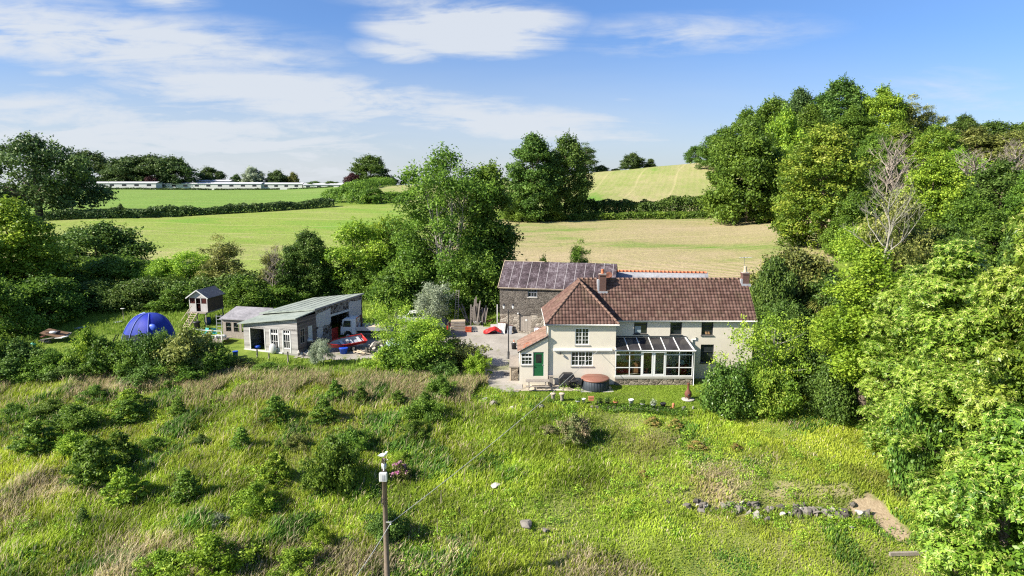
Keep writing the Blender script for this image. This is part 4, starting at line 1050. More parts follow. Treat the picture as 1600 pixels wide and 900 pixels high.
# --- hedges
def hedge(name, pts, h, th, n, L, label, mat, seed, group=None, wave=.25):
    r = np.random.RandomState(seed); P = [Vector((p[0], p[1])) for p in pts]
    ln = [0]
    for i in range(len(P) - 1): ln.append(ln[-1] + (P[i + 1] - P[i]).length)
    t = r.uniform(0, ln[-1], n); X = np.interp(t, ln, [p.x for p in P]); Y = np.interp(t, ln, [p.y for p in P])
    i = np.clip(np.searchsorted(ln, t) - 1, 0, len(P) - 2)
    D = np.array([(P[k + 1] - P[k]).normalized()[:] for k in range(len(P) - 1)])[i]; Nn = np.stack([-D[:, 1], D[:, 0]], 1)
    hh = h * (1 + wave * (fbm(t, t * 0 + seed, h * 2.2, seed) - .5) * 2.6); tw = th * (1 + .3 * (vnoise(t, t * 0, h * 1.2, seed + 3) - .5))
    a = r.uniform(-.15, pi + .15, n); rad = r.uniform(.78, 1.06, n) * (1 + .14 * (vnoise(t, a * 2, .8 * h / 2, seed + 5) - .5) * 2)
    ce, se = np.sign(np.cos(a)) * np.abs(np.cos(a)) ** .55, np.clip(np.sin(a), 0, 1) ** .6
    off = ce * tw / 2 * rad; z = se * hh * rad
    PP = np.stack([X + Nn[:, 0] * off, Y + Nn[:, 1] * off, z], 1)
    b = P[0]; z0 = Z(b.x, b.y); PP[:, 2] += zf(PP[:, 0], PP[:, 1])
    out = nrm(np.stack([Nn[:, 0] * ce, Nn[:, 1] * ce, se * .7], 1))
    V, F = leaf_quads(PP - np.array([b.x, b.y, z0]), out, L, L * .65, r, .1, 1.0)
    tone = np.clip(.5 + (vnoise(t, z, 1.2, seed + 7) - .5) * .7 + (r.rand(n) - .5) * .6, 0, 1)
    o = link(name, quads_mesh(name, V, F, LM[mat], [('tone', 'FLOAT', 'FACE', tone)]), None, (b.x, b.y, z0))
    return prop(o, label, 'hedge', group)
hedge('hedge', [at(p, y)[:2] for p, y in ((72, 169), (180, 174), (300, 181), (420, 191), (520, 201))], 2.3, 3.2, 17000, .5, 'long dark clipped hedge dividing the two left fields', 'cool', 61)
hedge('hedge', [at(p, y)[:2] for p, y in ((892, 172), (960, 174), (1060, 175), (1150, 174), (1215, 172))], 4.4, 4.5, 22000, .5, 'tall dark hedge along the top of the stubble field', 'dark', 62)
hedge('verge_hedge', [at(p, y)[:2] for p, y in ((855, 165), (960, 168), (1060, 169), (1150, 169), (1210, 168))], 1.6, 4.0, 14000, .42, 'low brighter green verge in front of the tall dark hedge', 'mid', 63)
hedge('hedge', [at(p, y)[:2] for p, y in ((526, 222), (552, 214), (586, 210))], 4.2, 9, 9000, .5, 'rounded hedge mound in the middle where the fields meet', 'mid', 64)
hedge('hedge', [at(p, y)[:2] for p, y in ((548, 262), (575, 300), (602, 330))], 3.6, 10, 9000, .6, 'thick hedge curving up towards the round skyline tree', 'mid', 65)
hedge('hedge', [at(p, y)[:2] for p, y in ((575, 206), (605, 214), (640, 226))], 2.8, 4, 5000, .5, 'short dark hedge left of the largest tree', 'mid', 66)
hedge('hedge', [at(p, y)[:2] for p, y in ((130, 328), (220, 331), (330, 338))], .9, 2.5, 6000, .5, 'low dark hedge below the left white building', 'cool', 67)
hedge('hedge', [at(p, y)[:2] for p, y in ((336, 342), (420, 341), (436, 341))], .8, 2.5, 4000, .5, 'low dark hedge below the middle white building', 'cool', 68)
hedge('hedge', [at(p, y)[:2] for p, y in ((450, 341), (520, 341))], .6, 2.5, 3500, .5, 'low dark hedge below the right white building', 'cool', 69)
hedge('bramble_bank', [at(p, y)[:2] for p, y in ((590, 82), (650, 85), (740, 83), (790, 83))], 3.2, 4, 14000, .3, 'dark bramble bank behind the ladder and timber', 'dark', 70)
hedge('bramble_bank', [at(p, y)[:2] for p, y in ((30, 80), (120, 84), (220, 85), (300, 84), (380, 86), (470, 89), (560, 90))], 3.4, 4, 18000, .3, 'dark bramble hedge along the back of the tent garden', 'dark', 71)
hedge('garden_edge_plants', [ground(p, y)[:2] for p, y in ((935, 640), (985, 642), (1035, 646), (1075, 650))], .45, .7, 2600, .12, 'strip of leafy border plants below the row of flower pots', 'mid', 72)
b = at(80, 178); tree('bush', 'far_b', 190, 176, 318, 12, 'tiny round bush growing out of the long field hedge', 'cool', 'bush')
# ------------------------------------------------------------------ building materials
def render_wall(name, c, dirt=(.42, .38, .30)):
    k = NM(name); k.pr(.85, .15); v = k.coord()
    n = k.noise(v, .8, 7, .7); f = k.noise(v, 30, 3, .7)
    m = k.n('ShaderNodeMapping'); m.inputs['Scale'].default_value = (2.5, 2.5, .25); k.L.new(v, m.inputs[0])
    st = k.noise(m.outputs[0], 1.2, 5, .65)
    a = k.ramp(n, [(.3, tuple(x * .90 for x in c)), (.7, c)])
    k.col(k.mix(k.ramp(st, [(.58, (0, 0, 0)), (.80, (.38, .38, .38))]), a, dirt)); k.bump(f, .06, .004); return k.m
def stone_wall(name, a, b, mortar, scale=(2.6, 2.6, 4.2), seed=0):
    k = NM(name); k.pr(.92, .1); v = k.coord(scale)
    nv = k.n('ShaderNodeTexNoise'); nv.inputs['Scale'].default_value = 1.3; k.L.new(v, nv.inputs['Vector'])
    w_ = k.n('ShaderNodeMixRGB'); w_.inputs[0].default_value = .18; k.L.new(v, w_.inputs[1]); k.L.new(nv.outputs['Color'], w_.inputs[2])
    vo = k.n('ShaderNodeTexVoronoi'); vo.inputs['Scale'].default_value = 1.0; k.L.new(w_.outputs[0], vo.inputs['Vector'])
    ve = k.n('ShaderNodeTexVoronoi'); ve.feature = 'DISTANCE_TO_EDGE'; ve.inputs['Scale'].default_value = 1.0; k.L.new(w_.outputs[0], ve.inputs['Vector'])
    sp = k.n('ShaderNodeSeparateColor'); k.L.new(vo.outputs['Color'], sp.inputs[0])
    n = k.noise(v, 6, 5, .7)
    c = k.ramp(k.math('ADD', k.math('MULTIPLY', sp.outputs[0], .6), k.math('MULTIPLY', n, .4)), [(.25, a), (.75, b)])
    e = k.ramp(ve.outputs['Distance'], [(.02, (1, 1, 1)), (.09, (0, 0, 0))])
    k.col(k.mix(e, c, mortar)); k.bump(k.math('ADD', k.ramp(ve.outputs['Distance'], [(0, (0, 0, 0)), (.15, (1, 1, 1))]), k.math('MULTIPLY', n, .5)), .8, .05)
    return k.m
def board_mat(name, c, horizontal=True, pitch=.18):
    k = NM(name); k.pr(.85, .15)
    v = k.coord((1, 1, 1)); s = k.n('ShaderNodeSeparateXYZ'); k.L.new(v, s.inputs[0])
    z = s.outputs[2]
    m = k.n('ShaderNodeMapping'); m.inputs['Scale'].default_value = (.7, .7, 12); k.L.new(v, m.inputs[0])
    g = k.noise(m.outputs[0], 1.5, 6, .7)
    fl = k.math('FLOOR', k.math('DIVIDE', z, pitch)); wn = k.n('ShaderNodeTexWhiteNoise'); wn.noise_dimensions = '1D'; k.L.new(fl, wn.inputs['W'])
    f = k.math('ADD', k.math('MULTIPLY', g, .65), k.math('MULTIPLY', wn.outputs[0], .35))
    k.col(k.ramp(f, [(.25, tuple(x * .55 for x in c)), (.5, c), (.8, tuple(min(1, x * 1.3) for x in c))]))
    if horizontal:
        fr = k.math('FRACT', k.math('DIVIDE', z, pitch)); k.bump(fr, .9, .03)
    return k.m
def tile_mat(name, stops, moss=(.11, .105, .055), mossy=.45):
    k = NM(name); k.pr(.8, .2); v = k.coord()
    n = k.noise(v, .9, 6, .7)
    c = k.ramp(k.attr('tone'), stops)
    c = k.mix(k.ramp(n, [(.5, (0, 0, 0)), (.75, (mossy,) * 3)]), c, moss)
    k.col(c); k.bump(k.noise(v, 25, 3, .7), .3, .01); return k.m
def brick_mat():
    k = NM('brick'); k.pr(.9, .1); v = k.coord(rot=(R(90), 0, 0))
    b = k.n('ShaderNodeTexBrick'); b.inputs['Scale'].default_value = 4.4; b.inputs['Color1'].default_value = (.125, .055, .042, 1); b.inputs['Color2'].default_value = (.08, .038, .033, 1)
    b.inputs['Mortar'].default_value = (.20, .17, .15, 1); b.inputs['Mortar Size'].default_value = .02; k.L.new(v, b.inputs['Vector'])
    k.col(b.outputs['Color']); k.bump(k.noise(v, 20, 3), .4, .01); return k.m
M_STUCCO = render_wall('cream_render', (.67, .615, .515), (.44, .39, .30))
M_STUCCO2 = render_wall('old_white_render', (.50, .49, .48), (.24, .21, .17))
M_BARN = stone_wall('barn_stone', (.065, .056, .048), (.165, .145, .125), (.15, .135, .12), (5, 5, 8))
M_BARNLOW = stone_wall('pale_rubble', (.15, .125, .10), (.36, .32, .27), (.28, .25, .21), (3, 3, 5))
M_PLINTH = stone_wall('plinth_stone', (.14, .115, .09), (.34, .29, .23), (.20, .17, .13), (3, 3, 5))
M_RUBBLE = stone_wall('workshop_stone', (.05, .042, .036), (.26, .225, .19), (.33, .30, .27), (3, 3, 4))
M_TILE = tile_mat('roof_tiles', [(.05, (.090, .050, .041)), (.5, (.122, .070, .057)), (.95, (.160, .096, .079))])
M_TILE2 = tile_mat('faded_tiles', [(.05, (.15, .088, .066)), (.5, (.195, .12, .092)), (.95, (.24, .155, .12))])
M_RIDGE = plain('ridge_tile', (.20, .125, .095), .8, .2, .3, 3)
M_REDRIDGE = plain('terracotta', (.52, .17, .085), .8, .2, .3, 4)
def slate_mat(name, a, b, c):
    k = NM(name); k.pr(.6, .3); v = k.coord()
    n = k.noise(v, .55, 7, .72, .6); n2 = k.noise(v, 5, 4, .8)
    f = k.math('ADD', k.math('MULTIPLY', n, .55), k.math('MULTIPLY', n2, .45))
    k.col(k.ramp(f, [(.40, a), (.50, b), (.62, c)])); k.bump(n2, .4, .02); return k.m
M_SLATE = slate_mat('purple_slate', (.018, .013, .014), (.066, .047, .054), (.19, .165, .18))
M_WSLATE = slate_mat('bleached_slate', (.17, .175, .19), (.26, .265, .285), (.34, .345, .36))
M_FELT = slate_mat('green_felt', (.17, .20, .17), (.25, .285, .245), (.32, .35, .31))
M_DFELT = slate_mat('dark_felt', (.07, .07, .08), (.12, .12, .13), (.18, .18, .19))
M_GFELT = slate_mat('grey_felt', (.17, .165, .17), (.25, .24, .25), (.33, .32, .33))
M_WHITE = plain('white_upvc', (.70, .70, .69), .35, .4, .06, 2)
M_WPAINT = plain('white_paint', (.55, .55, .535), .6, .3, .18, 3)
M_DARKF = plain('dark_frame', (.035, .040, .045), .5, .3, .2, 3)
M_GREEN = plain('green_paint', (.010, .105, .035), .45, .4, .2, 2)
M_BRICK = brick_mat()
M_LEAD = plain('lead', (.36, .37, .40), .6, .3, .3, 4)
M_BLACK = plain('black_plastic', (.018, .018, .02), .5, .4, .3, 4)
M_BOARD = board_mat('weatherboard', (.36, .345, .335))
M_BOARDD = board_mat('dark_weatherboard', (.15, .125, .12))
M_TIMBER = plain('grey_timber', (.30, .265, .23), .85, .1, .4, 5, bump=.3)
M_PALETIM = plain('pale_timber', (.52, .43, .31), .8, .15, .25, 5)
M_BROWNTIM = plain('brown_timber', (.20, .125, .075), .8, .15, .35, 4)
M_METAL = plain('galvanised', (.50, .51, .53), .4, .5, .2, 6, metal=.6)
M_IRON = plain('iron', (.022, .022, .025), .5, .4, .3, 6)
M_RUST = plain('rusted_iron', (.15, .06, .04), .75, .25, .4, 5)
M_CONC = plain('concrete', (.42, .40, .36), .9, .1, .25, 3, bump=.3)
M_PAVE = stone_wall('paving', (.42, .36, .27), (.58, .51, .40), (.30, .26, .20), (1.5, 1.5, 1.5))
M_TYRE = plain('tyre', (.02, .02, .02), .8, .2, .2, 5)
M_TERRA = plain('flower_pot', (.42, .17, .09), .8, .2, .25, 6)
M_RED = plain('red_paint', (.42, .022, .020), .4, .45, .3, 3)
M_BLUE = plain('blue_plastic', (.015, .075, .52), .4, .4, .2, 4)
M_TEAL = plain('teal_plastic', (.04, .32, .28), .5, .35, .2, 4)
def glass_mat(name, c, rough=.04, spec=.6):
    k = NM(name); k.pr(rough, spec); v = k.coord()
    n = k.noise(v, .7, 3, .5)
    k.col(k.ramp(n, [(.35, tuple(x * .5 for x in c)), (.7, tuple(x * 1.5 for x in c))])); return k.m
M_PANE = glass_mat('window_glass', (.022, .026, .030))
def clear_glass():
    k = NM('clear_glass'); tr = k.n('ShaderNodeBsdfTransparent'); tr.inputs[0].default_value = (.80, .84, .83, 1)
    gl = k.n('ShaderNodeBsdfGlossy'); gl.inputs['Roughness'].default_value = .03
    lw = k.n('ShaderNodeFresnel'); lw.inputs['IOR'].default_value = 1.45
    mx = k.n('ShaderNodeMixShader'); k.L.new(k.math('ADD', lw.outputs[0], .02), mx.inputs[0]); k.L.new(tr.outputs[0], mx.inputs[1]); k.L.new(gl.outputs[0], mx.inputs[2])
    k.L.new(mx.outputs[0], k.out.inputs[0]); return k.m
M_CLEAR = clear_glass()
M_TINT = glass_mat('tinted_roof_glass', (.045, .042, .045), .12, .5)

# ------------------------------------------------------------------ building helpers
UP = Vector((0, 0, 1))
class Wall:
    """a wall plane: O lower-left corner seen from outside, ux along it, n outward"""
    def __init__(s, O, ux):
        s.O = Vector(O); s.ux = Vector(ux).normalized(); s.n = s.ux.cross(UP)
    def p(s, x, z, d=0.0): return s.O + s.ux * x + UP * z - s.n * d     # d = depth into the wall
    def M(s): return Matrix((s.ux, -s.n, UP)).transposed()
    def px(s, px, py):
        """where the sight line through a photo pixel meets the wall -> (x, z)"""
        a, b, c = ray(px, py); d = Vector((a, b, c)); o = Vector((0, 0, CAM_H))
        t = (s.O - o).dot(s.n) / d.dot(s.n); q = o + d * t - s.O
        return q.dot(s.ux), q.z
    def box(s, mb, x0, x1, z0, z1, d0, d1):
        return mb.box(s.p((x0 + x1) / 2, (z0 + z1) / 2, (d0 + d1) / 2), (abs(x1 - x0), abs(d1 - d0), abs(z1 - z0)), s.M())
    def rect(s, pts):
        (a, b), (c, d) = s.px(*pts[0]), s.px(*pts[1]); return (min(a, c), max(a, c), min(b, d), max(b, d))
    def facade(s, mb, x0, x1, z0, z1, ops, rev=.16, top=None):
        xs = sorted({x0, x1, *[v for o in ops for v in o[:2]]}); zs = sorted({z0, z1, *[v for o in ops for v in o[2:4]]})
        for i in range(len(xs) - 1):
            for j in range(len(zs) - 1):
                cx, cz = (xs[i] + xs[i + 1]) / 2, (zs[j] + zs[j + 1]) / 2
                if any(o[0] < cx < o[1] and o[2] < cz < o[3] for o in ops): continue
                mb.add([s.p(xs[i], zs[j]), s.p(xs[i + 1], zs[j]), s.p(xs[i + 1], zs[j + 1]), s.p(xs[i], zs[j + 1])], [(0, 1, 2, 3)])
        for (a, b, c, d) in [o[:4] for o in ops]:
            for (p, q) in (((a, c), (b, c)), ((b, c), (b, d)), ((b, d), (a, d)), ((a, d), (a, c))):
                mb.add([s.p(*p), s.p(*p, rev), s.p(*q, rev), s.p(*q)], [(0, 1, 2, 3)])
    def poly(s, mb, pts, d=0): mb.add([s.p(x, z, d) for x, z in pts], [tuple(range(len(pts)))])

def window(parent, W, r, cas, frame=None, inset=.09, fw=.055, bar=.028, sill=True, pane=None, sillmat=None, name='window'):
    """cas: list of (x share, columns, rows); glazing bars real"""
    x0, x1, z0, z1 = r; f = MB(); e = .004
    x0 += e; x1 -= e; z0 += e; z1 -= e
    W.box(f, x0, x1, z1 - fw, z1, inset - .05, inset + .03); W.box(f, x0, x1, z0, z0 + fw, inset - .05, inset + .03)
    W.box(f, x0, x0 + fw, z0 + fw, z1 - fw, inset - .05, inset + .03); W.box(f, x1 - fw, x1, z0 + fw, z1 - fw, inset - .05, inset + .03)
    a = x0 + fw; tot = sum(c[0] for c in cas); wid = x1 - x0 - 2 * fw
    for i, (sh, nc, nr) in enumerate(cas):
        b = a + wid * sh / tot
        if i < len(cas) - 1: W.box(f, b - fw * .55, b + fw * .55, z0 + fw, z1 - fw, inset - .045, inset + .03)
        for k in range(1, nc): xx = a + (b - a) * k / nc; W.box(f, xx - bar / 2, xx + bar / 2, z0 + fw, z1 - fw, inset - .012, inset + .02)
        if isinstance(nr, (list, tuple)):
            for h, th in nr: zz = z0 + fw + (z1 - z0 - 2 * fw) * h; W.box(f, a, b, zz - th / 2, zz + th / 2, inset - .03, inset + .022)
        else:
            for k in range(1, nr): zz = z0 + fw + (z1 - z0 - 2 * fw) * k / nr; W.box(f, a, b, zz - bar / 2, zz + bar / 2, inset - .016, inset + .022)
        a = b
    o = f.build(name, frame or M_WHITE, parent)
    g = MB(); W.box(g, x0 + .02, x1 - .02, z0 + .02, z1 - .02, inset + .034, inset + .05); g.build('pane', pane or M_PANE, o)
    if sill:
        g = MB(); W.box(g, x0 - .06, x1 + .06, z0 - .085, z0 - .005, -.07, inset - .055); g.build('sill', sillmat or M_CONC, o)
    return o

def tile_roof(A, B, C, D, pitch=.30, gauge=.36, wave=.055, lip=.05, seed=0):
    """interlocking tiles on the slope A-B (eave, left to right) to D-C (ridge): every course and roll modelled"""
    A, B, C, D = map(Vector, (A, B, C, D)); ux = (B - A).normalized()
    n = (B - A).cross(D - A).normalized(); up = n.cross(ux)
    loc = lambda P: ((P - A).dot(ux), (P - A).dot(up))
    (bx, _), (cx, L), (dx, _) = loc(B), loc(C), loc(D)
    rows = max(2, round(L / gauge)); r = np.random.RandomState(seed)
    lo, hi = min(0, dx), max(bx, cx); per = 6
    m = int((hi - lo) / pitch * per) + 1; xs = lo + np.arange(m + 1) * pitch / per
    prof = np.abs(np.sin(xs / pitch * pi)) ** .7
    V, F, T = [], [], []
    tones = r.rand(rows, m // per + 2)
    for k in range(rows):
        base = len(V) and sum(len(v) for v in V)
        for t, h in ((k / rows, lip), ((k + 1.06) / rows if k < rows - 1 else 1, 0.0)):
            l, rr_ = dx * t, bx + (cx - bx) * t
            x = np.clip(xs, l, rr_)
            P = np.array(A)[None] + x[:, None] * np.array(ux)[None] + t * L * np.array(up)[None] + ((prof * wave + h) + .01)[:, None] * np.array(n)[None]
            V.append(P)
        i = np.arange(m); F.append(np.stack([base + i, base + i + 1, base + m + 1 + i + 1, base + m + 1 + i], 1))
        T.append(tones[k, i // per])
        # front lip of the course
        b2 = base + 2 * (m + 1)
        V.append(V[-2] - np.array(n)[None] * (lip + .012))
        F.append(np.stack([b2 + i, b2 + i + 1, base + i + 1, base + i], 1)); T.append(tones[k, i // per] * .6)
    V = np.concatenate(V); F = np.concatenate(F); T = np.concatenate(T)
    w_ = np.linalg.norm(V[F[:, 1]] - V[F[:, 0]], axis=1) + np.linalg.norm(V[F[:, 2]] - V[F[:, 3]], axis=1)
    k_ = w_ > 1e-4
    return V, F[k_], T[k_]
def merge_roofs(name, parts, mat, parent):
    V = np.concatenate([p[0] for p in parts]); off = np.cumsum([0] + [len(p[0]) for p in parts[:-1]])
    F = np.concatenate([p[1] + o for p, o in zip(parts, off)]); T = np.concatenate([p[2] for p in parts])
    me = quads_mesh(name, V, F, mat, [('tone', 'FLOAT', 'FACE', T)]); return link(name, me, parent)

# ------------------------------------------------------------------ farmhouse
YM, YW, YB = 60.0, 58.3, 66.0
ZE, ZR = 5.72, 8.78
xl = onY(856.4, 520, YW).x; xw = onY(962.5, 520, YW).x; xr = onY(1177, 520, YM).x
xj = onY(906.5, 440, 61.2).x
FH = prop(empty('farmhouse', ((xl + xr) / 2, 62, 0)), 'long cream farmhouse with brown tiled roof, hipped wing and glazed conservatory', 'house')
def settle(root):
    """parts were built in world coordinates: shift their meshes into the root's frame"""
    inv = Matrix.LocRotScale(root.location, root.rotation_euler, None).inverted()
    def go(o):
        for c in o.children:
            if c.data is not None and c.data.name not in DONE: c.data.transform(inv); DONE.add(c.data.name)
            go(c)
    go(root)
DONE = set()
zb = -.15
WM = Wall((xw, YM, 0), (1, 0, 0)); WW = Wall((xl, YW, 0), (1, 0, 0))
q = lambda zx, zy: (780 + zx / 3.6, 380 + zy / 3.6)
m_ops = [WM.rect((q(760, 426), q(832, 510))), WM.rect((q(964, 437), q(1027, 515))), WM.rect((q(1140, 437), q(1203, 518))), WM.rect((q(1135, 570), q(1205, 672)))]
w_ops = [WW.rect((q(427, 477), q(506, 572))), WW.rect((q(404, 609), q(527, 691)))]
mb = MB(); WM.facade(mb, 0, xr - xw, zb, ZE, m_ops)
WR = Wall((xr, YM, 0), (0, 1, 0)); WR.poly(mb, [(0, zb), (YB - YM, zb), (YB - YM, ZE), ((YB - YM) / 2, ZR - .1), (0, ZE)])
Wall((xr, YB, 0), (-1, 0, 0)).facade(mb, 0, xr - xl, zb, ZE, [])
mb.build('wall', M_STUCCO, FH)
mb = MB(); WW.facade(mb, 0, xw - xl, zb, ZE, w_ops)
Wall((xw, YW, 0), (0, 1, 0)).facade(mb, 0, YM - YW, zb, ZE, [])
Wall((xl, YB, 0), (0, -1, 0)).facade(mb, 0, YB - YW, zb, ZE, [])
mb.build('wing_wall', M_STUCCO, FH)
for i, r_ in enumerate(m_ops):
    window(FH, WM, r_, [(1, 1, [(.60, .06)])], M_DARKF, .10, .07, sillmat=M_DARKF)
window(FH, WW, w_ops[0], [(1, 2, 4), (1, 2, 4)], M_WHITE, .07, .075, .032)
window(FH, WW, w_ops[1], [(1, 2, 3), (1, 2, [(.66, .05), (.33, .028)]), (1, 2, 3)], M_WHITE, .07, .075, .032)
g = MB(); r_ = m_ops[0]; WM.box(g, r_[0] + .09, r_[0] + (r_[1] - r_[0]) * .55, r_[2] + .09, r_[2] + (r_[3] - r_[2]) * .5, .118, .128); g.build('curtain', plain('pale_blue_blind', (.30, .36, .38), .8, .1), FH)
g = MB(); r_ = m_ops[2]
for k in (.36, .58): x_ = r_[0] + (r_[1] - r_[0]) * k; WM.box(g, x_, x_ + .13, r_[2] + .08, r_[2] + .30, .06, .12); WM.box(g, x_, x_ + .20, r_[2] + .08, r_[2] + .15, .055, .115)
g.build('window_ornament', plain('tan_leather', (.36, .22, .11), .7, .2), FH)
ov = .22; se = (ZR - ZE) / 3.0; ze = ZE - ov * se
xv = xw + .22
parts = [tile_roof((xv - .02, YM - ov, ze), (xr + .18, YM - ov, ze), (xr + .18, YM + 3, ZR), (xj, YM + 3, ZR), seed=1)]
merge_roofs('main_roof', parts, M_TILE, FH)
ya = 61.25
merge_roofs('wing_roof', [tile_roof((xl - .2, YW - ov, ze), (xw + .2, YW - ov, ze), (xj, ya, ZR), (xj, ya, ZR), seed=2),
                          tile_roof((xw + .2, YW - ov, ze), (xw + .2, YM - ov, ze), (xj, YM + 3, ZR), (xj, ya, ZR), seed=3),
                          tile_roof((xl - .2, YB + ov, ze), (xl - .2, YW - ov, ze), (xj, ya, ZR), (xj, YM + 3, ZR), seed=4),
                          tile_roof((xr + .18, YB + ov, ze), (xl - .2, YB + ov, ze), (xj, YM + 3, ZR), (xr + .18, YM + 3, ZR), seed=5)], M_TILE, FH)
mb = MB()
for a, b in (((xl - .2, YW - ov, ze + .06), (xj, ya, ZR + .07)), ((xw + .2, YW - ov, ze + .06), (xj, ya, ZR + .07)), ((xj, ya, ZR + .07), (xj, YM + 3, ZR + .07)), ((xj, YM + 3, ZR + .07), (xr + .2, YM + 3, ZR + .07))):
    a, b = Vector(a), Vector(b); nn_ = int((b - a).length / .42)
    for k in range(nn_):
        p, p2 = a.lerp(b, k / nn_), a.lerp(b, (k + 1.05) / nn_); mb.tube([p, p2], [.125, .11], 8)
mb.build('ridge_tiles', M_RIDGE, FH)
mb = MB(); mb.bar((xr + .19, YM - ov, ze + .02), (xr + .19, YM + 3, ZR + .02), .05, .10); mb.bar((xr + .19, YB + ov, ze + .02), (xr + .19, YM + 3, ZR + .02), .05, .10); mb.build('verge', M_RIDGE, FH)
mb = MB()
mb.tube([(xv + .02, YM - ov - .04, ze - .02), (xr + .2, YM - ov - .04, ze - .02)], .06, 8); mb.bb((xv, YM - ov + .03, ze - .13), (xr, YM - ov + .05, ze - .01))
mb.tube([(xl - .25, YW - ov - .04, ze - .02), (xw + .25, YW - ov - .04, ze - .02)], .06, 8); mb.bb((xl - .2, YW - ov + .03, ze - .14), (xw + .2, YW - ov + .05, ze - .01))
mb.tube([(xl - .24, YW - ov, ze - .02), (xl - .24, YB, ze - .02)], .06, 6)
mb.bb((xl - .2, YW - ov + .052, ze - .10), (xw + .2, YW - .003, ze - .085)); mb.bb((xw + .25, YM - ov + .052, ze - .10), (xr, YM - .003, ze - .085))
mb.build('gutter', M_WPAINT, FH)
mb = MB(); mb.tube([(xl - .12, YW - .10, ze - .1), (xl - .12, YW - .10, 0)], .045, 8); mb.build('downpipe', M_WPAINT, FH)
px_ = WM.p(*WM.px(*q(1086, 540)), -.06); px2 = WM.p(*WM.px(*q(1086, 606)), -.06)
mb = MB(); mb.tube([px2, px_, px_ + Vector((.30, 0, 0)), px_ + Vector((.30, 0, .22))], .05, 8); mb.build('downpipe', M_WHITE, FH)
a_, b_ = WW.px(*q(305, 593)), WW.px(*q(636, 606))
mb = MB(); WW.box(mb, a_[0], b_[0], b_[1], a_[1], -.17, -.003); mb.build('awning_cassette', M_WHITE, FH, .02)
a_ = WW.px(*q(343, 612)); mb = MB(); mb.bar(WW.p(*a_, 0), WW.p(a_[0], a_[1], -.18), .04); mb.lathe([(.02, .05), (.07, 0), (.09, -.14), (.03, -.16)], WW.p(a_[0], a_[1] - .02, -.2), 10); mb.build('wall_lamp', M_IRON, FH)
# chimneys
def chimney(px, pyt, Y, w_, d_, zbot, pot, potc, potr):
    c = onY(px, pyt, Y); t = MB(); t.bb((c.x - w_ / 2, Y - d_ / 2, zbot), (c.x + w_ / 2, Y + d_ / 2, c.z - .16)); t.bb((c.x - w_ / 2 - .05, Y - d_ / 2 - .05, c.z - .157), (c.x + w_ / 2 + .05, Y + d_ / 2 + .05, c.z - .04)); 
    o = t.build('chimney', M_BRICK, FH)
    g = MB(); g.bb((c.x - w_ / 2, Y - d_ / 2, c.z - .037), (c.x + w_ / 2, Y + d_ / 2, c.z)); g.build('chimney_cap', M_CONC, o)
    g = MB(); g.lathe([(potr * 1.15, 0), (potr, .08), (potr * .85, pot - .1), (potr, pot - .05), (potr, pot)], (c.x, Y, c.z - .002), 12); g.build('chimney_pot', potc, o)
    g = MB(); zc = ZR - abs(YM + 3 - (Y - d_ / 2)) * se
    g.bb((c.x - w_ / 2 - .13, Y - d_ / 2 - .16, zc - .14), (c.x + w_ / 2 + .13, Y - d_ / 2 - .003, zc + .10)); g.bb((c.x - w_ / 2 - .17, Y - d_ / 2 - .003, zc - .02), (c.x - w_ / 2 - .003, Y + d_ / 2, ZR + .10)); g.build('flashing', M_LEAD, o)
    return c, o
c1, ch1 = chimney(941.5, 427.5, 62.3, .62, .66, 7.4, .42, M_REDRIDGE, .15)
c2, ch2 = chimney(1164.5, 425.5, 62.9, .60, .66, 8.2, .55, M_PALETIM, .16)
def aerial(c, h, parent, n=6, L=.9, yaw=.3):
    t = MB(); t.tube([c, c + Vector((0, 0, h))], .022, 5); d = Vector((cos(yaw), sin(yaw), 0)); e_ = Vector((-sin(yaw), cos(yaw), 0)); p = c + Vector((0, 0, h - .05))
    t.tube([p - d * L * .4, p + d * L * .6], .015, 4)
    for k in range(n): s_ = p + d * (L * (k / n - .35)); t.tube([s_ - e_ * .25, s_ + e_ * .25], .01, 4)
    return t.build('tv_aerial', M_METAL, parent)
aerial(Vector((c1.x + .25, 62.5, ZR)), 1.55, FH, 6, .9, .1); aerial(Vector((c2.x - .05, 63.1, ZR)), 2.1, FH, 8, 1.2, .2)
g = MB(); cc = Vector((c1.x + .72, 63.05, ZR + .38)); g.tube([cc - Vector((0, .1, .6)), cc], .03, 6)
Md = Vector((-.3, -.9, .35)).to_track_quat('Z', 'Y').to_matrix(); pr = [(.02, 0), (.18, .03), (.32, .11), (.335, .12), (.32, .13), (.18, .05), (.02, .02)]
vs = []; 
for (rr_, zz) in pr:
    for j in range(16): vs.append(cc + Md @ Vector((rr_ * cos(j * pi / 8), rr_ * sin(j * pi / 8), zz)))
g.add(vs, [(i * 16 + j, i * 16 + (j + 1) % 16, (i + 1) * 16 + (j + 1) % 16, (i + 1) * 16 + j) for i in range(6) for j in range(16)], True); g.build('satellite_dish', M_RUST, FH)

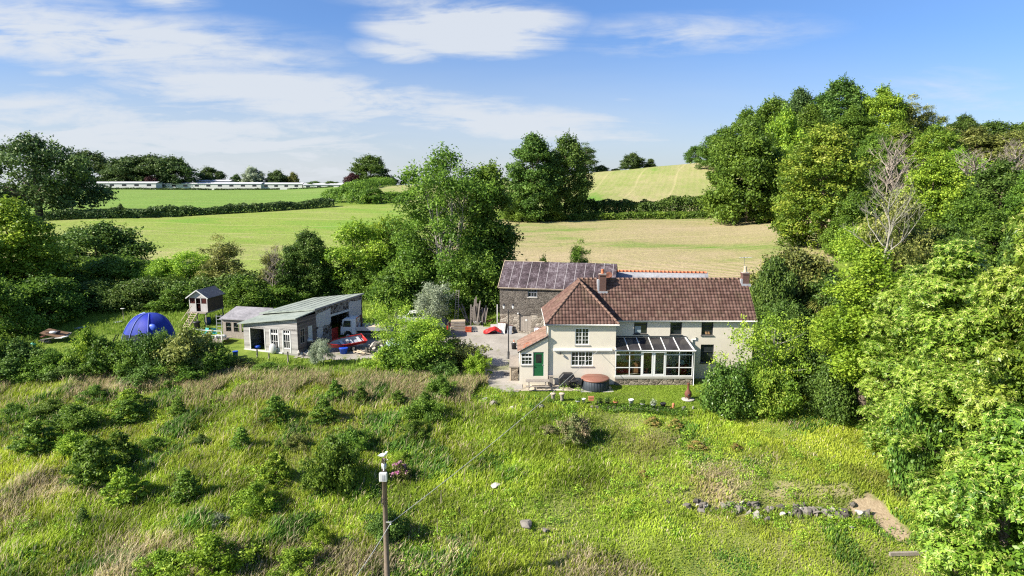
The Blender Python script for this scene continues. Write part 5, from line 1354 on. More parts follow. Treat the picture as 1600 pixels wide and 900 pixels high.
# conservatory
YC = 58.05
WC = Wall((onY(961.5, 560, YC).x, YC, 0), (1, 0, 0)); xc = WC.px(1083, 560)[0]
zt_ = WC.px(1000, 548)[1]; zp = WC.px(1000, 588)[1]
CO = MB()
cols = [0] + [WC.px(780 + v / 3.6, 570)[0] for v in (733, 801, 868, 936, 1013)] + [xc]
t_ = .075
for i, x in enumerate(cols): 
    tt = .10 if i in (2, 3, 4) else t_
    WC.box(CO, min(max(x - tt / 2, 0), xc - tt), min(max(x - tt / 2, 0), xc - tt) + tt, zp + t_, zt_ - t_, 0, .09)
WC.box(CO, 0, xc, zt_ - t_, zt_ + .05, -.02, .11); WC.box(CO, 0, xc, zp, zp + t_, -.01, .10)
z1, z2 = WC.px(1000, 380 + 628 / 3.6)[1], WC.px(1000, 380 + 700 / 3.6)[1]
def pc(i): return (0 if i == 0 else cols[i] - .035 if i < 6 else xc - t_)
for a, b in ((0, 1), (1, 2), (4, 5), (5, 6)):
    x0 = cols[a] + .05 if a else t_; x1 = cols[b] - .05 if b < 6 else xc - t_
    for z in (z1, z2): WC.box(CO, x0, x1, z - .035, z + .035, .005, .085)
for a, b in ((2, 3), (3, 4)):       # double doors
    x0, x1 = cols[a] + .053, cols[b] - .053
    WC.box(CO, x0, x0 + .10, zp + t_ + .003, zt_ - t_ - .003, -.012, .07); WC.box(CO, x1 - .10, x1, zp + t_ + .003, zt_ - t_ - .003, -.012, .07)
    WC.box(CO, x0 + .1, x1 - .1, zt_ - t_ - .12, zt_ - t_ - .003, -.012, .07); WC.box(CO, x0 + .1, x1 - .1, zp + t_ + .003, zp + t_ + .13, -.012, .07)
# right return and roof frame
WE = Wall(WC.p(xc, 0), (0, 1, 0)); dp = YM - YC
for x in (.12, dp * .5, dp - .06): WE.box(CO, x - .03, x + .03, zp + t_, zt_ - t_, 0, .08)
WE.box(CO, .10, dp - .005, zt_ - t_, zt_ + .05, 0, .09); WE.box(CO, .10, dp - .005, zp, zp + t_, 0, .09); WE.box(CO, .16, dp - .1, z2 - .03, z2 + .03, .005, .075)
zh = WM.px(1000, 380 + 531 / 3.6)[1]
rt = [780 + v / 3.6 for v in (701, 770, 839, 907, 978)]; rb = [780 + v / 3.6 for v in (728, 797, 866, 936, 1012)]
for a, b in zip(rt, rb):
    CO.bar((onY(a, 527.5, YM).x, YM - .03, zh + .02), (onY(b, 545, YC).x, YC - .12, zt_ + .10), .065, .08)
xe = onY(780 + 1046 / 3.6, 527.5, YM).x
CO.bar((xe, YM - .03, zh + .03), (WC.p(xc, 0).x + .03, YC - .12, zt_ + .10), .10, .10)
CO.bar((WC.p(0, 0).x + .03, YM - .03, zh + .02), (WC.p(0, 0).x + .03, YC - .12, zt_ + .10), .06, .08)
CO.tube([(WC.p(0, 0).x - .1, YC - .18, zt_ + .04), (WC.p(xc, 0).x + .18, YC - .18, zt_ + .04)], .055, 8)
CO.tube([(WC.p(xc, 0).x + .08, YC - .12, zt_), (WC.p(xc, 0).x + .08, YC - .12, .1)], .035, 6)
COo = CO.build('conservatory', M_WHITE, FH)
g = MB(); g.bar((WC.p(0, 0).x, YM - .03, zh + .10), (xe + .08, YM - .03, zh + .10), .08, .10); g.build('roof_flashing', M_DARKF, COo)
g = MB(); g.add([(WC.p(0, 0).x + .03, YC - .12, zt_ + .072), (WC.p(xc, 0).x, YC - .12, zt_ + .072), (xe, YM - .01, zh), (WC.p(0, 0).x + .03, YM - .01, zh)], [(0, 1, 2, 3)])
g.add([(WC.p(xc, 0).x, YC - .1, zt_ + .07), (WC.p(xc, 0).x, YM - .01, zt_ + .07), (xe, YM - .01, zh - .005)], [(0, 1, 2)]); g.build('roof_glass', M_TINT, COo)
for a in range(6):
    x0 = cols[a] + .04 if a else t_; x1 = cols[a + 1] - .04 if a < 5 else xc - t_
    g = MB(); WC.box(g, x0 - .02, x1 + .02, zp + .06, zt_ - .06, .035, .045); g.build('pane', M_CLEAR, COo)
g = MB(); WE.box(g, .1, dp - .02, zp + .06, zt_ - .06, .035, .045); g.build('pane', M_CLEAR, COo)
g = MB(); WC.box(g, .02, xc - .02, -.3, zp - .20, 0, dp - .01); g.build('plinth', M_PLINTH, COo)
g = MB(); WC.box(g, -.03, xc + .03, zp - .197, zp - .003, -.05, dp - .012); g.build('coping', M_CONC, COo)
# inside: house wall opening, furniture
fz = zp + .01
g = MB(); x_ = WC.p(cols[3], 0).x; g.bb((x_ - .55, YM - .06, fz), (x_ + .55, YM - .004, fz + 2.05)); g.build('inner_door', M_BROWNTIM, COo)
settle(FH)
def inside(name, label, cat, loc, fn, mats):
    e_ = prop(empty(name, loc), label, cat); fn(e_, mats); return e_
xa = WC.p(cols[5] + .45, 0).x
e = prop(empty('armchair', (xa, 58.95, fz)), 'red round armchair behind the right conservatory window', 'chair')
g = MB(); g.lathe([(.30, 0), (.42, .05), (.46, .28), (.44, .42), (.30, .45)], (0, 0, 0), 16); g.build('seat', M_RED, e)
g = MB(); g.lathe([(.46, .3), (.50, .5), (.47, .82), (.40, .84), (.38, .5)], (0, .06, 0), 16); g.build('backrest', M_RED, e)
g = MB(); g.ball((0, .05, .98), .27, 12, (1, .8, 1.05)); prop(g.build('cushion', plain('pale_blue_cloth', (.50, .58, .62), .9, .1, .2, 5), None, loc=(xa, 58.95, fz)), 'pale blue cushion on top of the red armchair', 'cushion')
for i, (f_, wd, hh, m, nm, lb, ct) in enumerate([(.35, .7, .8, M_RED, 'sofa', 'dark red sofa behind the left conservatory window', 'sofa'), (1.75, .5, 1.0, M_BROWNTIM, 'cabinet', 'brown wooden cabinet behind the second conservatory window', 'cabinet'), (4.55, .7, .62, M_BROWNTIM, 'side_table', 'brown side table behind the conservatory window left of the red armchair', 'table')]):
    X0 = WC.p(f_, 0).x; e = prop(empty(nm, (X0 + wd / 2, 59.2, fz)), lb, ct)
    if nm == 'sofa':
        g = MB(); g.bb((-.5, -.3, 0), (.7, .35, .42)); g.build('seat', m, e, .04); g = MB(); g.bb((-.5, .352, 0), (.7, .5, .85)); g.build('backrest', m, e, .04)
        for sx in (-.6, .702): g = MB(); g.bb((sx, -.3, 0), (sx + .097, .5, .6)); g.build('armrest', m, e, .03)
    elif nm == 'cabinet':
        g = MB(); g.bb((-.35, -.2, 0), (.35, .25, hh)); g.build('body', m, e, .01)
        for sx in (-.34, .005): g = MB(); g.bb((sx, -.222, .08), (sx + .335, -.202, hh - .06)); g.build('door', plain('warm_wood', (.30, .15, .07), .6, .3), e)
    else:
        g = MB(); g.bb((-.4, -.3, hh - .05), (.4, .3, hh)); g.build('tabletop', m, e)
        for sx in (-.36, .32):
            for sy in (-.26, .22): g = MB(); g.bb((sx, sy, 0), (sx + .04, sy + .04, hh - .052)); g.build('leg', m, e)
e = prop(empty('wall_hanging', (WC.p(cols[1] + .35, 0).x, YM - .02, fz + 1.0)), 'reddish picture panel on the back wall inside the conservatory', 'picture')
g = MB(); g.bb((-.35, -.02, 0), (.35, .0, .9)); g.build('panel', plain('ochre_cloth', (.35, .09, .05), .9, .1), e)

# lean-to porch on the left
YP = 58.12
WP = Wall((onY(812, 560, YP).x, YP, 0), (1, 0, 0)); xp = xl - WP.O.x
za = WP.px(812, 551)[1]; zbq = za + (WP.px(854, 527)[1] - za) 
d_op = WP.rect((q(191, 612), q(252, 748))); d_op = (d_op[0], d_op[1], max(.06, d_op[2]), min(d_op[3], WP.px(*q(113, 609))[1])); w_op = WP.rect((q(123, 617), q(187, 685)))
zf_ = WP.px(*q(113, 607))[1]
mb = MB(); WP.facade(mb, 0, xp - .003, -.2, zf_, [d_op, w_op], .12)
zft = zf_ + (zbq - za)
WP.poly(mb, [(0, zf_), (xp - .003, zf_), (xp - .003, zft + .02)])
Wall(WP.p(0, 0) + Vector((0, 4.2, 0)), (0, -1, 0)).facade(mb, 0, 4.2, -.2, za, [])
Wall(WP.p(xp, 0) , (0, 1, 0)).facade(mb, 0, YW - YP, -.2, zbq, [])
mb.build('porch_wall', M_STUCCO, FH)
mb = MB(); mb.prism([WP.p(-.02, zf_ + .004, -.03), WP.p(xp + .0, zft + .02, -.03), WP.p(xp + .0, zbq + .02, -.03), WP.p(-.02, za + .02, -.03)], -WP.n * .026); fb = mb.build('fascia_board', M_WHITE, FH)
rs_ = random.Random(3); mb = MB()
for k in range(9):
    x = rs_.uniform(.12, .75); z = zf_ + .12 + x * (zft - zf_) / xp + rs_.uniform(0, .32); l = rs_.uniform(.15, .45)
    mb.bar(WP.p(x, z, -.034), WP.p(x + l, z + l * .34 + rs_.uniform(-.03, .03), -.034), .03, .006, up=-WP.n)
mb.build('orange_marks', plain('orange_stroke', (.80, .22, .10), .6, .3, .2, 4), fb)  # loose slanted orange strokes on the fascia board
merge_roofs('porch_roof', [tile_roof((WP.O.x - .15, YP + 4.3, za + .06), (WP.O.x - .15, YP - .12, za + .06), (xl - .0, YP - .12, zbq + .12), (xl - .0, YP + 4.3, zbq + .12), seed=7)], M_TILE2, FH)
mb = MB(); mb.bar((WP.O.x - .16, YP - .115, za + .02), (xl, YP - .115, zbq + .08), .03, .10); mb.build('verge', M_BLACK, FH)
window(FH, WP, w_op, [(1, 3, [(.68, .10), (.34, .028)])], M_WHITE, .05, .07, .03)
mb = MB(); WP.box(mb, d_op[0] + .04, d_op[1] - .04, d_op[2], d_op[3] - .04, .05, .09); do = mb.build('door', M_GREEN, FH)
mb = MB(); WP.box(mb, d_op[0] + .22, d_op[1] - .22, d_op[3] - 1.0, d_op[3] - .22, .044, .0485); mb.build('pane', M_PANE, do)
mb = MB(); WP.box(mb, d_op[0] + .09, d_op[1] - .09, d_op[2] + .95, d_op[2] + 1.01, .028, .0488); mb.build('mid_rail', M_GREEN, do)
mb = MB(); mb.ball(WP.p(d_op[1] - .10, d_op[2] + 1.0, .02), .035, 8); mb.build('handle', M_METAL, do)
mb = MB(); WP.box(mb, d_op[0] + .005, d_op[0] + .038, d_op[2], d_op[3] - .004, .03, .1); WP.box(mb, d_op[1] - .038, d_op[1] - .005, d_op[2], d_op[3] - .004, .03, .1); WP.box(mb, d_op[0] + .039, d_op[1] - .039, d_op[3] - .038, d_op[3] - .004, .03, .1); mb.build('door_frame', M_WHITE, FH)
settle(FH)

# ------------------------------------------------------------------ stone barn
b0 = onY(781, 519, 75.0); yb = R(-13); bu = Vector((cos(yb), sin(yb), 0)); bz = Z(b0.x, b0.y) - .3
BN = prop(empty('stone_barn', (b0.x, b0.y, bz), yb), 'old grey stone barn with patchy purple slate roof left behind the farmhouse', 'barn')
WB = Wall((b0.x, b0.y, bz), bu); BL_, BD = 12.5, 6.0
ze_ = WB.px(781, 447.5)[1]; zr_ = ze_ + 2.45
opw = WB.rect((q(160, 253), q(213, 305))); opd = WB.rect((q(113, 384), q(177, 497))); opd = (opd[0], opd[1], max(.2, opd[2]), opd[3])
mb = MB(); WB.facade(mb, 0, BL_, 2.35, ze_, [opw], .25)
zl = opd[3] + .0
mb.mat(1); WB.facade(mb, 0, BL_, -.3, 2.35, [(opd[0], opd[1], max(-.29, opd[2]), min(2.34, opd[3]))], .25)
mb.mat(0); WL = Wall(WB.p(0, 0, BD), WB.n); WL.poly(mb, [(0, -.3), (BD, -.3), (BD, ze_), (BD / 2, zr_ - .05), (0, ze_)])
WBR = Wall(WB.p(BL_, 0, 0), -WB.n); WBR.poly(mb, [(0, -.3), (BD, -.3), (BD, ze_), (BD / 2, zr_ - .05), (0, ze_)])
Wall(WB.p(BL_, 0, BD), -bu).facade(mb, 0, BL_, -.3, ze_, [])
mb.build('wall', [M_BARN, M_BARNLOW], BN)
def gable_roof(name, W, L, D, zE, zR, mat, parent, ov=.2, side=.12, th=.06, ribs=None, ribmat=None):
    k = (zR - zE) / (D / 2); mb = MB()
    n_ = W.n
    for sgn in (0, 1):
        a, b = (-ov, D / 2) if sgn == 0 else (D + ov, D / 2)
        P = [W.p(-side, zE - ov * k, a), W.p(L + side, zE - ov * k, a), W.p(L + side, zR, b), W.p(-side, zR, b)]
        mb.prism(P if sgn == 0 else P[::-1], (0, 0, th))
    if ribs:
        mb.mat(1)
        for x in ribs:
            mb.bar(W.p(x, zE - ov * k + th + .012, -ov), W.p(x + .02, zR + th + .012, D / 2), .05, .03)
    return mb.build(name, [mat, ribmat] if ribs else mat, parent)
gable_roof('roof', WB, BL_, BD, ze_, zr_, M_SLATE, BN, .22, .15, .07, [.02 + k * 1.02 for k in range(1, 13)], plain('pale_lime', (.34, .31, .32), .9, .1, .3, 4))
mb = MB(); WB.box(mb, -.1, BL_, ze_ - .19, ze_ - .07, -.22, -.18); mb.build('fascia', M_PALETIM, BN)
mb = MB(); kk = (zr_ - ze_) / (BD / 2); mb.bar(WB.p(-.17, ze_ - .2 * kk + .05, -.22), WB.p(-.17, zr_ + .05, BD / 2), .05, .12); mb.bar(WB.p(-.17, zr_ + .1, BD / 2), WB.p(4.5, zr_ + .1, BD / 2), .12, .06); mb.build('verge', M_PALETIM, BN)
window(BN, WB, opw, [(1, 3, [(.55, .10)])], M_LEAD, .12, .06, .04, sillmat=M_CONC)
mb = MB()
nb = 7; wd = (opd[1] - opd[0] - .02) / nb
for k in range(nb): WB.box(mb, opd[0] + .01 + k * wd, opd[0] + .01 + (k + .94) * wd, opd[2] + .02, min(2.33, opd[3]) - .01, .10, .14)
dr = mb.build('door', M_TIMBER, BN)
mb = MB(); c_ = WB.p((opd[0] + opd[1]) / 2 + .12, opd[2] + 1.25, .085); Mq = Matrix((WB.ux, UP, WB.n)).transposed()
mb.add([c_ + Mq @ Vector((.13 * cos(t * pi / 8), .13 * sin(t * pi / 8), 0)) for t in range(16)], [tuple(range(16))]); mb.build('door_sign', M_WPAINT, dr)
mb = MB(); mb.ball(WB.p(opd[0] - .1, 2.5, -.1), .11, 8); mb.build('wall_lamp', M_WPAINT, BN)
settle(BN)
def leaning_sheet(x0, x1, h, label, col, edge):
    base = WB.p(x0, 0, -.75); e_ = prop(empty('corrugated_sheet', (base.x, base.y, Z(base.x, base.y))), label, 'sheet', 'corrugated sheets leaning on the barn')
    n = 22; vs, fs = [], []; L = x1 - x0
    for i in range(n + 1):
        x = L * i / n; dy = .025 * sin(i * pi / 2 * 1.0) 
        for (z, d) in ((0, 0), (h, .55)):
            p = WB.ux * x - WB.n * (d + dy) + UP * z; vs.append(p)
    fs = [(2 * i, 2 * i + 2, 2 * i + 3, 2 * i + 1) for i in range(n)]
    o = MB().add(vs, fs).build('sheet', col, e_); s_ = o.modifiers.new('thick', 'SOLIDIFY'); s_.thickness = .012
    g = MB(); g.bar(WB.ux * -.03 + UP * (h + .02) - WB.n * .56, WB.ux * (L + .03) + UP * (h + .02) - WB.n * .56, .07, .06); g.build('top_rail', edge, e_)
for (a, b, h, lb) in ((-.15, .72, 1.15, 'leftmost leaning corrugated sheet, whitish, at the corner of the stone barn'), (1.0, 1.5, .95, 'narrow grey corrugated sheet leaning between lamp post and barn door'), (4.0, 4.75, .95, 'grey corrugated sheet leaning on the barn right of its door')):
    leaning_sheet(a, b, h, lb, M_METAL if 'grey' in lb else M_WPAINT, M_RUST)

# outbuilding with bleached slate roof behind the main ridge
o0 = onY(957, 424.4, 76.5); yb2 = R(-8.5); ou = Vector((cos(yb2), sin(yb2), 0)); oz = Z(o0.x, 74)
OB = prop(empty('outbuilding', (o0.x, 74.0, oz), yb2), 'outbuilding with whitish slates and red ridge tiles peeping over the farmhouse roof', 'building')
WO = Wall((o0.x, 74.0, oz), ou); OL = 10.0; OD = 5.0
zR_ = o0.z - oz; zE_ = zR_ - 2.3
mb = MB()
for W_, L_ in ((WO, OL), (Wall(WO.p(OL, 0, OD), -ou), OL)): W_.facade(mb, 0, L_, -1, zE_, [])
for W_ in (Wall(WO.p(0, 0, OD), WO.n), Wall(WO.p(OL, 0, 0), -WO.n)): W_.poly(mb, [(0, -1), (OD, -1), (OD, zE_), (OD / 2, zR_ - .05), (0, zE_)])
mb.build('wall', M_BARN, OB)
gable_roof('roof', WO, OL, OD, zE_, zR_, M_WSLATE, OB, .2, .1, .06)
mb = MB()
for k in range(24): mb.tube([WO.p(k * OL / 24 - .08, zR_ + .08, OD / 2), WO.p((k + 1.03) * OL / 24 - .08, zR_ + .08, OD / 2)], [.14, .125], 7)
mb.build('ridge_tiles', M_REDRIDGE, OB)
mb = MB(); kk = 2.3 / (OD / 2); mb.bar(WO.p(-.12, zE_ + .05, 0), WO.p(-.12, zR_ + .05, OD / 2), .1, .12); mb.build('verge', M_DARKF, OB)
settle(OB)

# ------------------------------------------------------------------ workshop (big shed)
a20 = R(-20); su = Vector((cos(a20), sin(a20), 0)); sb = Vector((-sin(a20), cos(a20), 0))
c0 = onY(466, 554, 65.0); c0.z = Z(c0.x, c0.y) - .15
FW, FD, RD = 6.5, 3.0, 8.6
WS = Wall(c0 - su * FW, su)                     # front
WSr = Wall(c0, sb)                              # right side
SH = prop(empty('workshop', (c0.x, c0.y, c0.z), a20), 'big ramshackle workshop of grey weatherboard and patched stone with pale green felt roof', 'workshop')
hr, hl = WSr.px(466, 497.5)[1], WS.px(367, 505.5)[1]
s5 = lambda zx, zy: (300 + zx / 5, 420 + zy / 5)
opn = WS.rect((s5(449, 462), s5(574, 638))); wn1 = WS.rect((s5(606, 464), s5(680, 630))); wn2 = WS.rect((s5(704, 464), s5(772, 630)))
opn = (opn[0], opn[1], max(.3, opn[2]), opn[3])
mb = MB(); top_ = min(hl, hr) - .02
WS.facade(mb, 0, FW, -.2, top_ - .25, [opn, wn1, wn2], .12); WS.poly(mb, [(0, top_ - .25), (FW, top_ - .25), (FW, hr), (0, hl)])
Wall(WS.p(0, 0, FD), WS.n).facade(mb, 0, FD, -.2, hl, [])
mb.build('front_wall', M_BOARD, SH)
mb = MB(); fw_ = WSr.rect((s5(840, 475), s5(886, 575))); fd_ = WSr.rect((s5(905, 450), s5(946, 570)))
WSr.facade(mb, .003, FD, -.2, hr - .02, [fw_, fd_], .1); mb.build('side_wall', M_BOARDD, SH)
window(SH, WSr, fw_, [(1, 2, 2)], M_TIMBER, .05, .06, .04, sill=False)
mb = MB(); WSr.box(mb, fd_[0] + .01, fd_[1] - .01, fd_[2], fd_[3] - .01, .03, .07); mb.build('door', M_WPAINT, SH)
window(SH, WS, wn1, [(1, 3, [(.76, .16), (.36, .03)])], M_WPAINT, .05, .10, .045, sill=False); window(SH, WS, wn2, [(1, 3, [(.76, .16), (.36, .03)])], M_WPAINT, .05, .10, .045, sill=False)
mb = MB(); WS.box(mb, opn[0] - .02, opn[1] + .02, opn[2], opn[3], 1.6, 1.65); WS.box(mb, .1, FW - .1, -.1, .02, .2, FD - .2); mb.build('dark_interior', M_BLACK, SH)  # black backing and floor imitate the shade inside the doorway
mb = MB(); WS.box(mb, -.02, opn[0] + 3.9, opn[2] - .14, opn[2] - .02, -.09, -.004)
for e_ in (opn[0], opn[1], wn1[0], wn1[1], wn2[0], wn2[1]): WS.box(mb, e_ - .05, e_ + .05, opn[2], opn[3] + .05, -.03, -.003)
mb.build('trim', M_WPAINT, SH)
# lower roof
def slab(name, pts, th, mat, parent):
    g = MB(); g.prism(pts, (0, 0, th)); return g.build(name, mat, parent)
slab('lower_roof', [WS.p(-.45, hl + .02, -.35), WS.p(FW + .12, hr + .02, -.35), WS.p(FW + .12, hr + .28, FD + .05), WS.p(-.45, hl + .28, FD + .05)], .10, M_FELT, SH)
# rear block
hR, hL = WSr.px(493, 484)[1], hl + .55
mb = MB()
op_ = (FD + 2.6, FD + 5.8, -.19, hR - 1.15)
WSr.facade(mb, FD + .003, FD + RD, -.2, hR - .3, [op_], .3)
WSr.poly(mb, [(FD + .003, hR - .3), (FD + RD, hR - .3), (FD + RD, hR + .25), (FD + .003, hR)])
mb.mat(1)
W2 = Wall(WSr.p(FD + .02, 0), WSr.ux)
for (x0, x1, z0, z1) in ((.05, 2.5, hR - 1.9, hR - .35), (5.9, RD - .3, hR - 2.2, hR - .2), (.1, 1.0, hR - 3.0, hR - 1.9)):
    pts = []
    rs_ = random.Random(int(x0 * 10) + 2)
    for t in range(14):
        u_ = t / 14
        if u_ < .25: p = (x0 + (x1 - x0) * u_ * 4, z0)
        elif u_ < .5: p = (x1, z0 + (z1 - z0) * (u_ - .25) * 4)
        elif u_ < .75: p = (x1 - (x1 - x0) * (u_ - .5) * 4, z1)
        else: p = (x0, z1 - (z1 - z0) * (u_ - .75) * 4)
        pts.append((p[0] + rs_.uniform(-.08, .08), p[1] + rs_.uniform(-.12, .12)))
    mb.prism([W2.p(x, z, -.001) for x, z in pts], W2.n * .02)
mb.mat(0)
Wall(WSr.p(FD + RD, 0), -su).facade(mb, 0, FW, -.2, hL, [])
Wall(WS.p(0, 0, FD + RD), WS.n).facade(mb, 0, RD, -.2, hL, [])
mb.build('rear_wall', [M_RUBBLE, M_STUCCO2], SH)
mb = MB(); WSr.box(mb, op_[0] - .3, op_[1] + .25, op_[3] + .004, op_[3] + .22, -.06, .2); mb.build('lintel', M_WPAINT, SH)
mb = MB(); WSr.box(mb, op_[0], op_[1], -.1, op_[3], 2.2, 2.25); mb.build('dark_interior', M_BLACK, SH)  # black panel stands in for the unlit inside behind the side opening
mb = MB(); WSr.box(mb, op_[0] + .02, op_[0] + 1.25, -.1, 1.75, .02, .10); mb.build('red_door', plain('red_door', (.34, .03, .022), .6, .3, .3, 3), SH)
slab('upper_roof', [WS.p(-.25, hL, FD - .35), WS.p(FW + .15, hR + .02, FD - .35), WS.p(FW + .15, hR + .30, FD + RD + .2), WS.p(-.25, hL + .2, FD + RD + .2)], .12, M_FELT, SH)
mb = MB()
for i_ in range(1, 6):
    f_ = i_ / 6; mb.bar(WS.p(-.25 + f_ * (FW + .4), hL + (hR - hL) * f_ + .13, FD - .35), WS.p(-.25 + f_ * (FW + .4), hL + .2 + (hR + .1 - hL) * f_ + .14, FD + RD + .2), .05, .03)
mb.bar(WS.p(FW + .17, hR + .07, FD - .35), WS.p(FW + .17, hR + .35, FD + RD + .2), .04, .17)
mb.build('roof_battens', M_GFELT, SH)
mb = MB(); WS.box(mb, -.02, FW + .02, -.5, -.201, -.03, .3); mb.build('base_course', M_PLINTH, SH)
settle(SH)
e = prop(empty('blue_sack', WS.p(opn[0] + .45, opn[2], .5)), 'blue plastic sack inside the workshop doorway', 'sack'); g = MB(); g.ball((0, 0, .16), .3, 10, (1.2, .8, .7)); g.build('sack', M_BLUE, e)
e = prop(empty('white_bundle', WS.p((wn1[0] + wn1[1]) / 2, .3, -.3)), 'white plastic bundle standing under the first workshop window', 'bundle'); g = MB(); g.ball((0, 0, .45), .42, 10, (.9, .4, 1.3)); g.build('bundle', M_WPAINT, e)

# small garden shed behind the workshop
q0 = onY(349, 530, 71.5); qz = Z(q0.x, 71.5); yq = R(-14); qu = Vector((cos(yq), sin(yq), 0))
GS = prop(empty('garden_shed', (q0.x, 71.5, qz), yq), 'small old timber shed with glazed front and grey felt roof left behind the workshop', 'shed')
WG = Wall((q0.x, 71.5, qz), qu); zg = WG.px(352, 499)[1]; GL = 4.2
gw = [(.35 + k * .95, 1.1 + k * .95, zg - 1.35, zg - .25) for k in range(4)]
mb = MB(); WG.facade(mb, 0, GL, -.2, zg, gw, .08)
for W_ in (Wall(WG.p(0, 0, 2.6), WG.n), Wall(WG.p(GL, 0, 0), -WG.n)): W_.facade(mb, 0, 2.6, -.2, zg + .1, [])
mb.build('wall', M_TIMBER, GS)
for r_ in gw: window(GS, WG, r_, [(1, 1, 2)], M_TIMBER, .04, .05, .03, sill=False, pane=M_CLEAR)
slab('roof', [WG.p(-.2, zg + .03, -.25), WG.p(GL + .2, zg + .03, -.25), WG.p(GL + .2, zg + .85, 2.8), WG.p(-.2, zg + .85, 2.8)], .07, M_GFELT, GS)
settle(GS)

# playhouse on stilts
p0 = onY(298, 510, 76.5); pz = Z(p0.x, 76.5); yp = R(-9); pu = Vector((cos(yp), sin(yp), 0))
PH = prop(empty('playhouse', (p0.x, 76.5, pz), yp), 'wooden playhouse on stilts with white front and a steep ladder', 'playhouse')
WPp = Wall((p0.x, 76.5, pz), pu); PW = 2.25; PD = 3.1
zfl, zea, zri = WPp.px(298, 486.5)[1], WPp.px(298, 464)[1], WPp.px(312, 454)[1]
sh_ = zfl + (zea - zfl) * .55
mb = MB(); WPp.facade(mb, 0, PW, zfl, sh_, [(.85, 1.4, zfl + .02, sh_ + .01)], .06)
for x0, x1 in ((0, .10), (.74, .85), (1.4, 1.51), (PW - .1, PW)): WPp.facade(mb, x0, x1, sh_, zea, [])
WPp.poly(mb, [(0, zea - .12), (PW, zea - .12), (PW, zea), (PW / 2, zri), (0, zea)])
mb.build('front_wall', plain('faded_white_paint', (.42, .40, .39), .7, .2, .25, 3), PH)
mb = MB()
for W_, L_ in ((Wall(WPp.p(PW, 0, 0), -WPp.n), PD), (Wall(WPp.p(0, 0, PD), WPp.n), PD), (Wall(WPp.p(PW, 0, PD), -pu), PW)): W_.facade(mb, .002, L_, zfl, zea, [])
mb.build('side_wall', plain('brown_boards', (.085, .062, .056), .85, .1, .35, 4), PH)
mb = MB(); WPp.box(mb, .1, .74, sh_, zea - .1, .05, .07); WPp.box(mb, 1.51, PW - .1, sh_, zea - .1, .05, .07); WPp.box(mb, .85, 1.4, zfl, zea - .1, .35, .37); mb.build('opening', plain('dark_opening_fill', (.06, .018, .016), .9, .1), PH)  # panels coloured dark red-brown to imitate the dark inside of the openings
gable_roof_w = Wall(WPp.p(0, 0, 0), pu)
mb = MB(); k_ = (zri - zea) / (PW / 2)
for s_ in (0, 1):
    xa_, xb_ = (-.22, PW / 2) if s_ == 0 else (PW + .22, PW / 2)
    P = [WPp.p(xa_, zea - .22 * k_ + .03, -.25), WPp.p(xb_, zri + .03, -.25), WPp.p(xb_, zri + .03, PD + .2), WPp.p(xa_, zea - .22 * k_ + .03, PD + .2)]
    mb.prism(P if s_ == 0 else P[::-1], (0, 0, .05))
mb.build('roof', M_DFELT, PH)
mb = MB()
for s_ in (0, 1):
    xa_ = -.24 if s_ == 0 else PW + .24; mb.bar(WPp.p(xa_, zea - .22 * k_ + .02, -.262), WPp.p(PW / 2, zri + .04, -.262), .02, .12)
mb.build('bargeboard', M_WPAINT, PH)
mb = MB(); WPp.box(mb, -.05, PW + .05, zfl - .14, zfl - .003, -.5, PD); mb.build('platform', M_TIMBER, PH)
for (x, d) in ((.05, -.35), (PW - .05, -.35), (.05, PD - .1), (PW - .05, PD - .1), (PW / 2, -.35)):
    g = MB(); WPp.box(g, x - .05, x + .05, -.3, zfl - .142, d - .05, d + .05); g.build('post', M_TIMBER, PH)
mb = MB()
for x in (.65, 1.35):
    mb.bar(WPp.p(x, zfl - .02, -.52), WPp.p(x - .35, .0, -1.9), .05, .12)
for k in range(7):
    f_ = (k + .5) / 7; mb.bar(WPp.p(.65 - .35 * f_, (zfl - .02) * (1 - f_) + .04, -.52 - 1.38 * f_), WPp.p(1.35 - .35 * f_, (zfl - .02) * (1 - f_) + .04, -.52 - 1.38 * f_), .14, .035)
mb.bar(WPp.p(.62, zfl + .75, -.52), WPp.p(.20, .8, -1.9), .04, .07)
mb.build('ladder', M_PALETIM, PH)
settle(PH)

# long low white buildings on the skyline
def low_building(px0, px1, pyt, Y, label, dz=0, win=8, gap=0):
    a = at(px0, Y); b = at(px1, Y); u = Vector((b.x - a.x, b.y - a.y, 0)); L = u.length
    zt = top_at((px0 + px1) / 2, pyt, Y); z0 = min(a.z, b.z) - 2
    e_ = prop(empty('white_building', (a.x, a.y, z0)), label, 'building', 'long low white buildings on the skyline')
    W_ = Wall((a.x, a.y, z0), u); h = zt - z0 - .7
    ops = [(L * (k + .25) / win, L * (k + .62) / win, h - 1.4, h - .45) for k in range(win)]
    g = MB(); W_.facade(g, 0, L, 0, h, ops, .1)
    for W2_ in (Wall(W_.p(0, 0, 6), W_.n), Wall(W_.p(L, 0, 0), -W_.n)): W2_.facade(g, 0, 6, 0, h, [])
    g.build('wall', M_WPAINT, e_)
    for o_ in ops:
        g = MB(); W_.box(g, o_[0], o_[1], o_[2], o_[3], .06, .08); g.build('window', M_PANE, e_)
    g = MB(); P = [W_.p(-.3, h, -.3), W_.p(L + .3, h, -.3), W_.p(L + .3, h + .7, 3), W_.p(-.3, h + .7, 3)]; g.prism(P, (0, 0, .1))
    P = [W_.p(L + .3, h, 6.3), W_.p(-.3, h, 6.3), W_.p(-.3, h + .7, 3), W_.p(L + .3, h + .7, 3)]; g.prism(P, (0, 0, .1)); g.build('roof', plain('pale_roof', (.52, .52, .54), .6, .3, .1, 1), e_)
    settle(e_)
low_building(70, 244, 284, 333, 'left one of the long low white buildings, behind the oak and beside the purple bush', win=9)
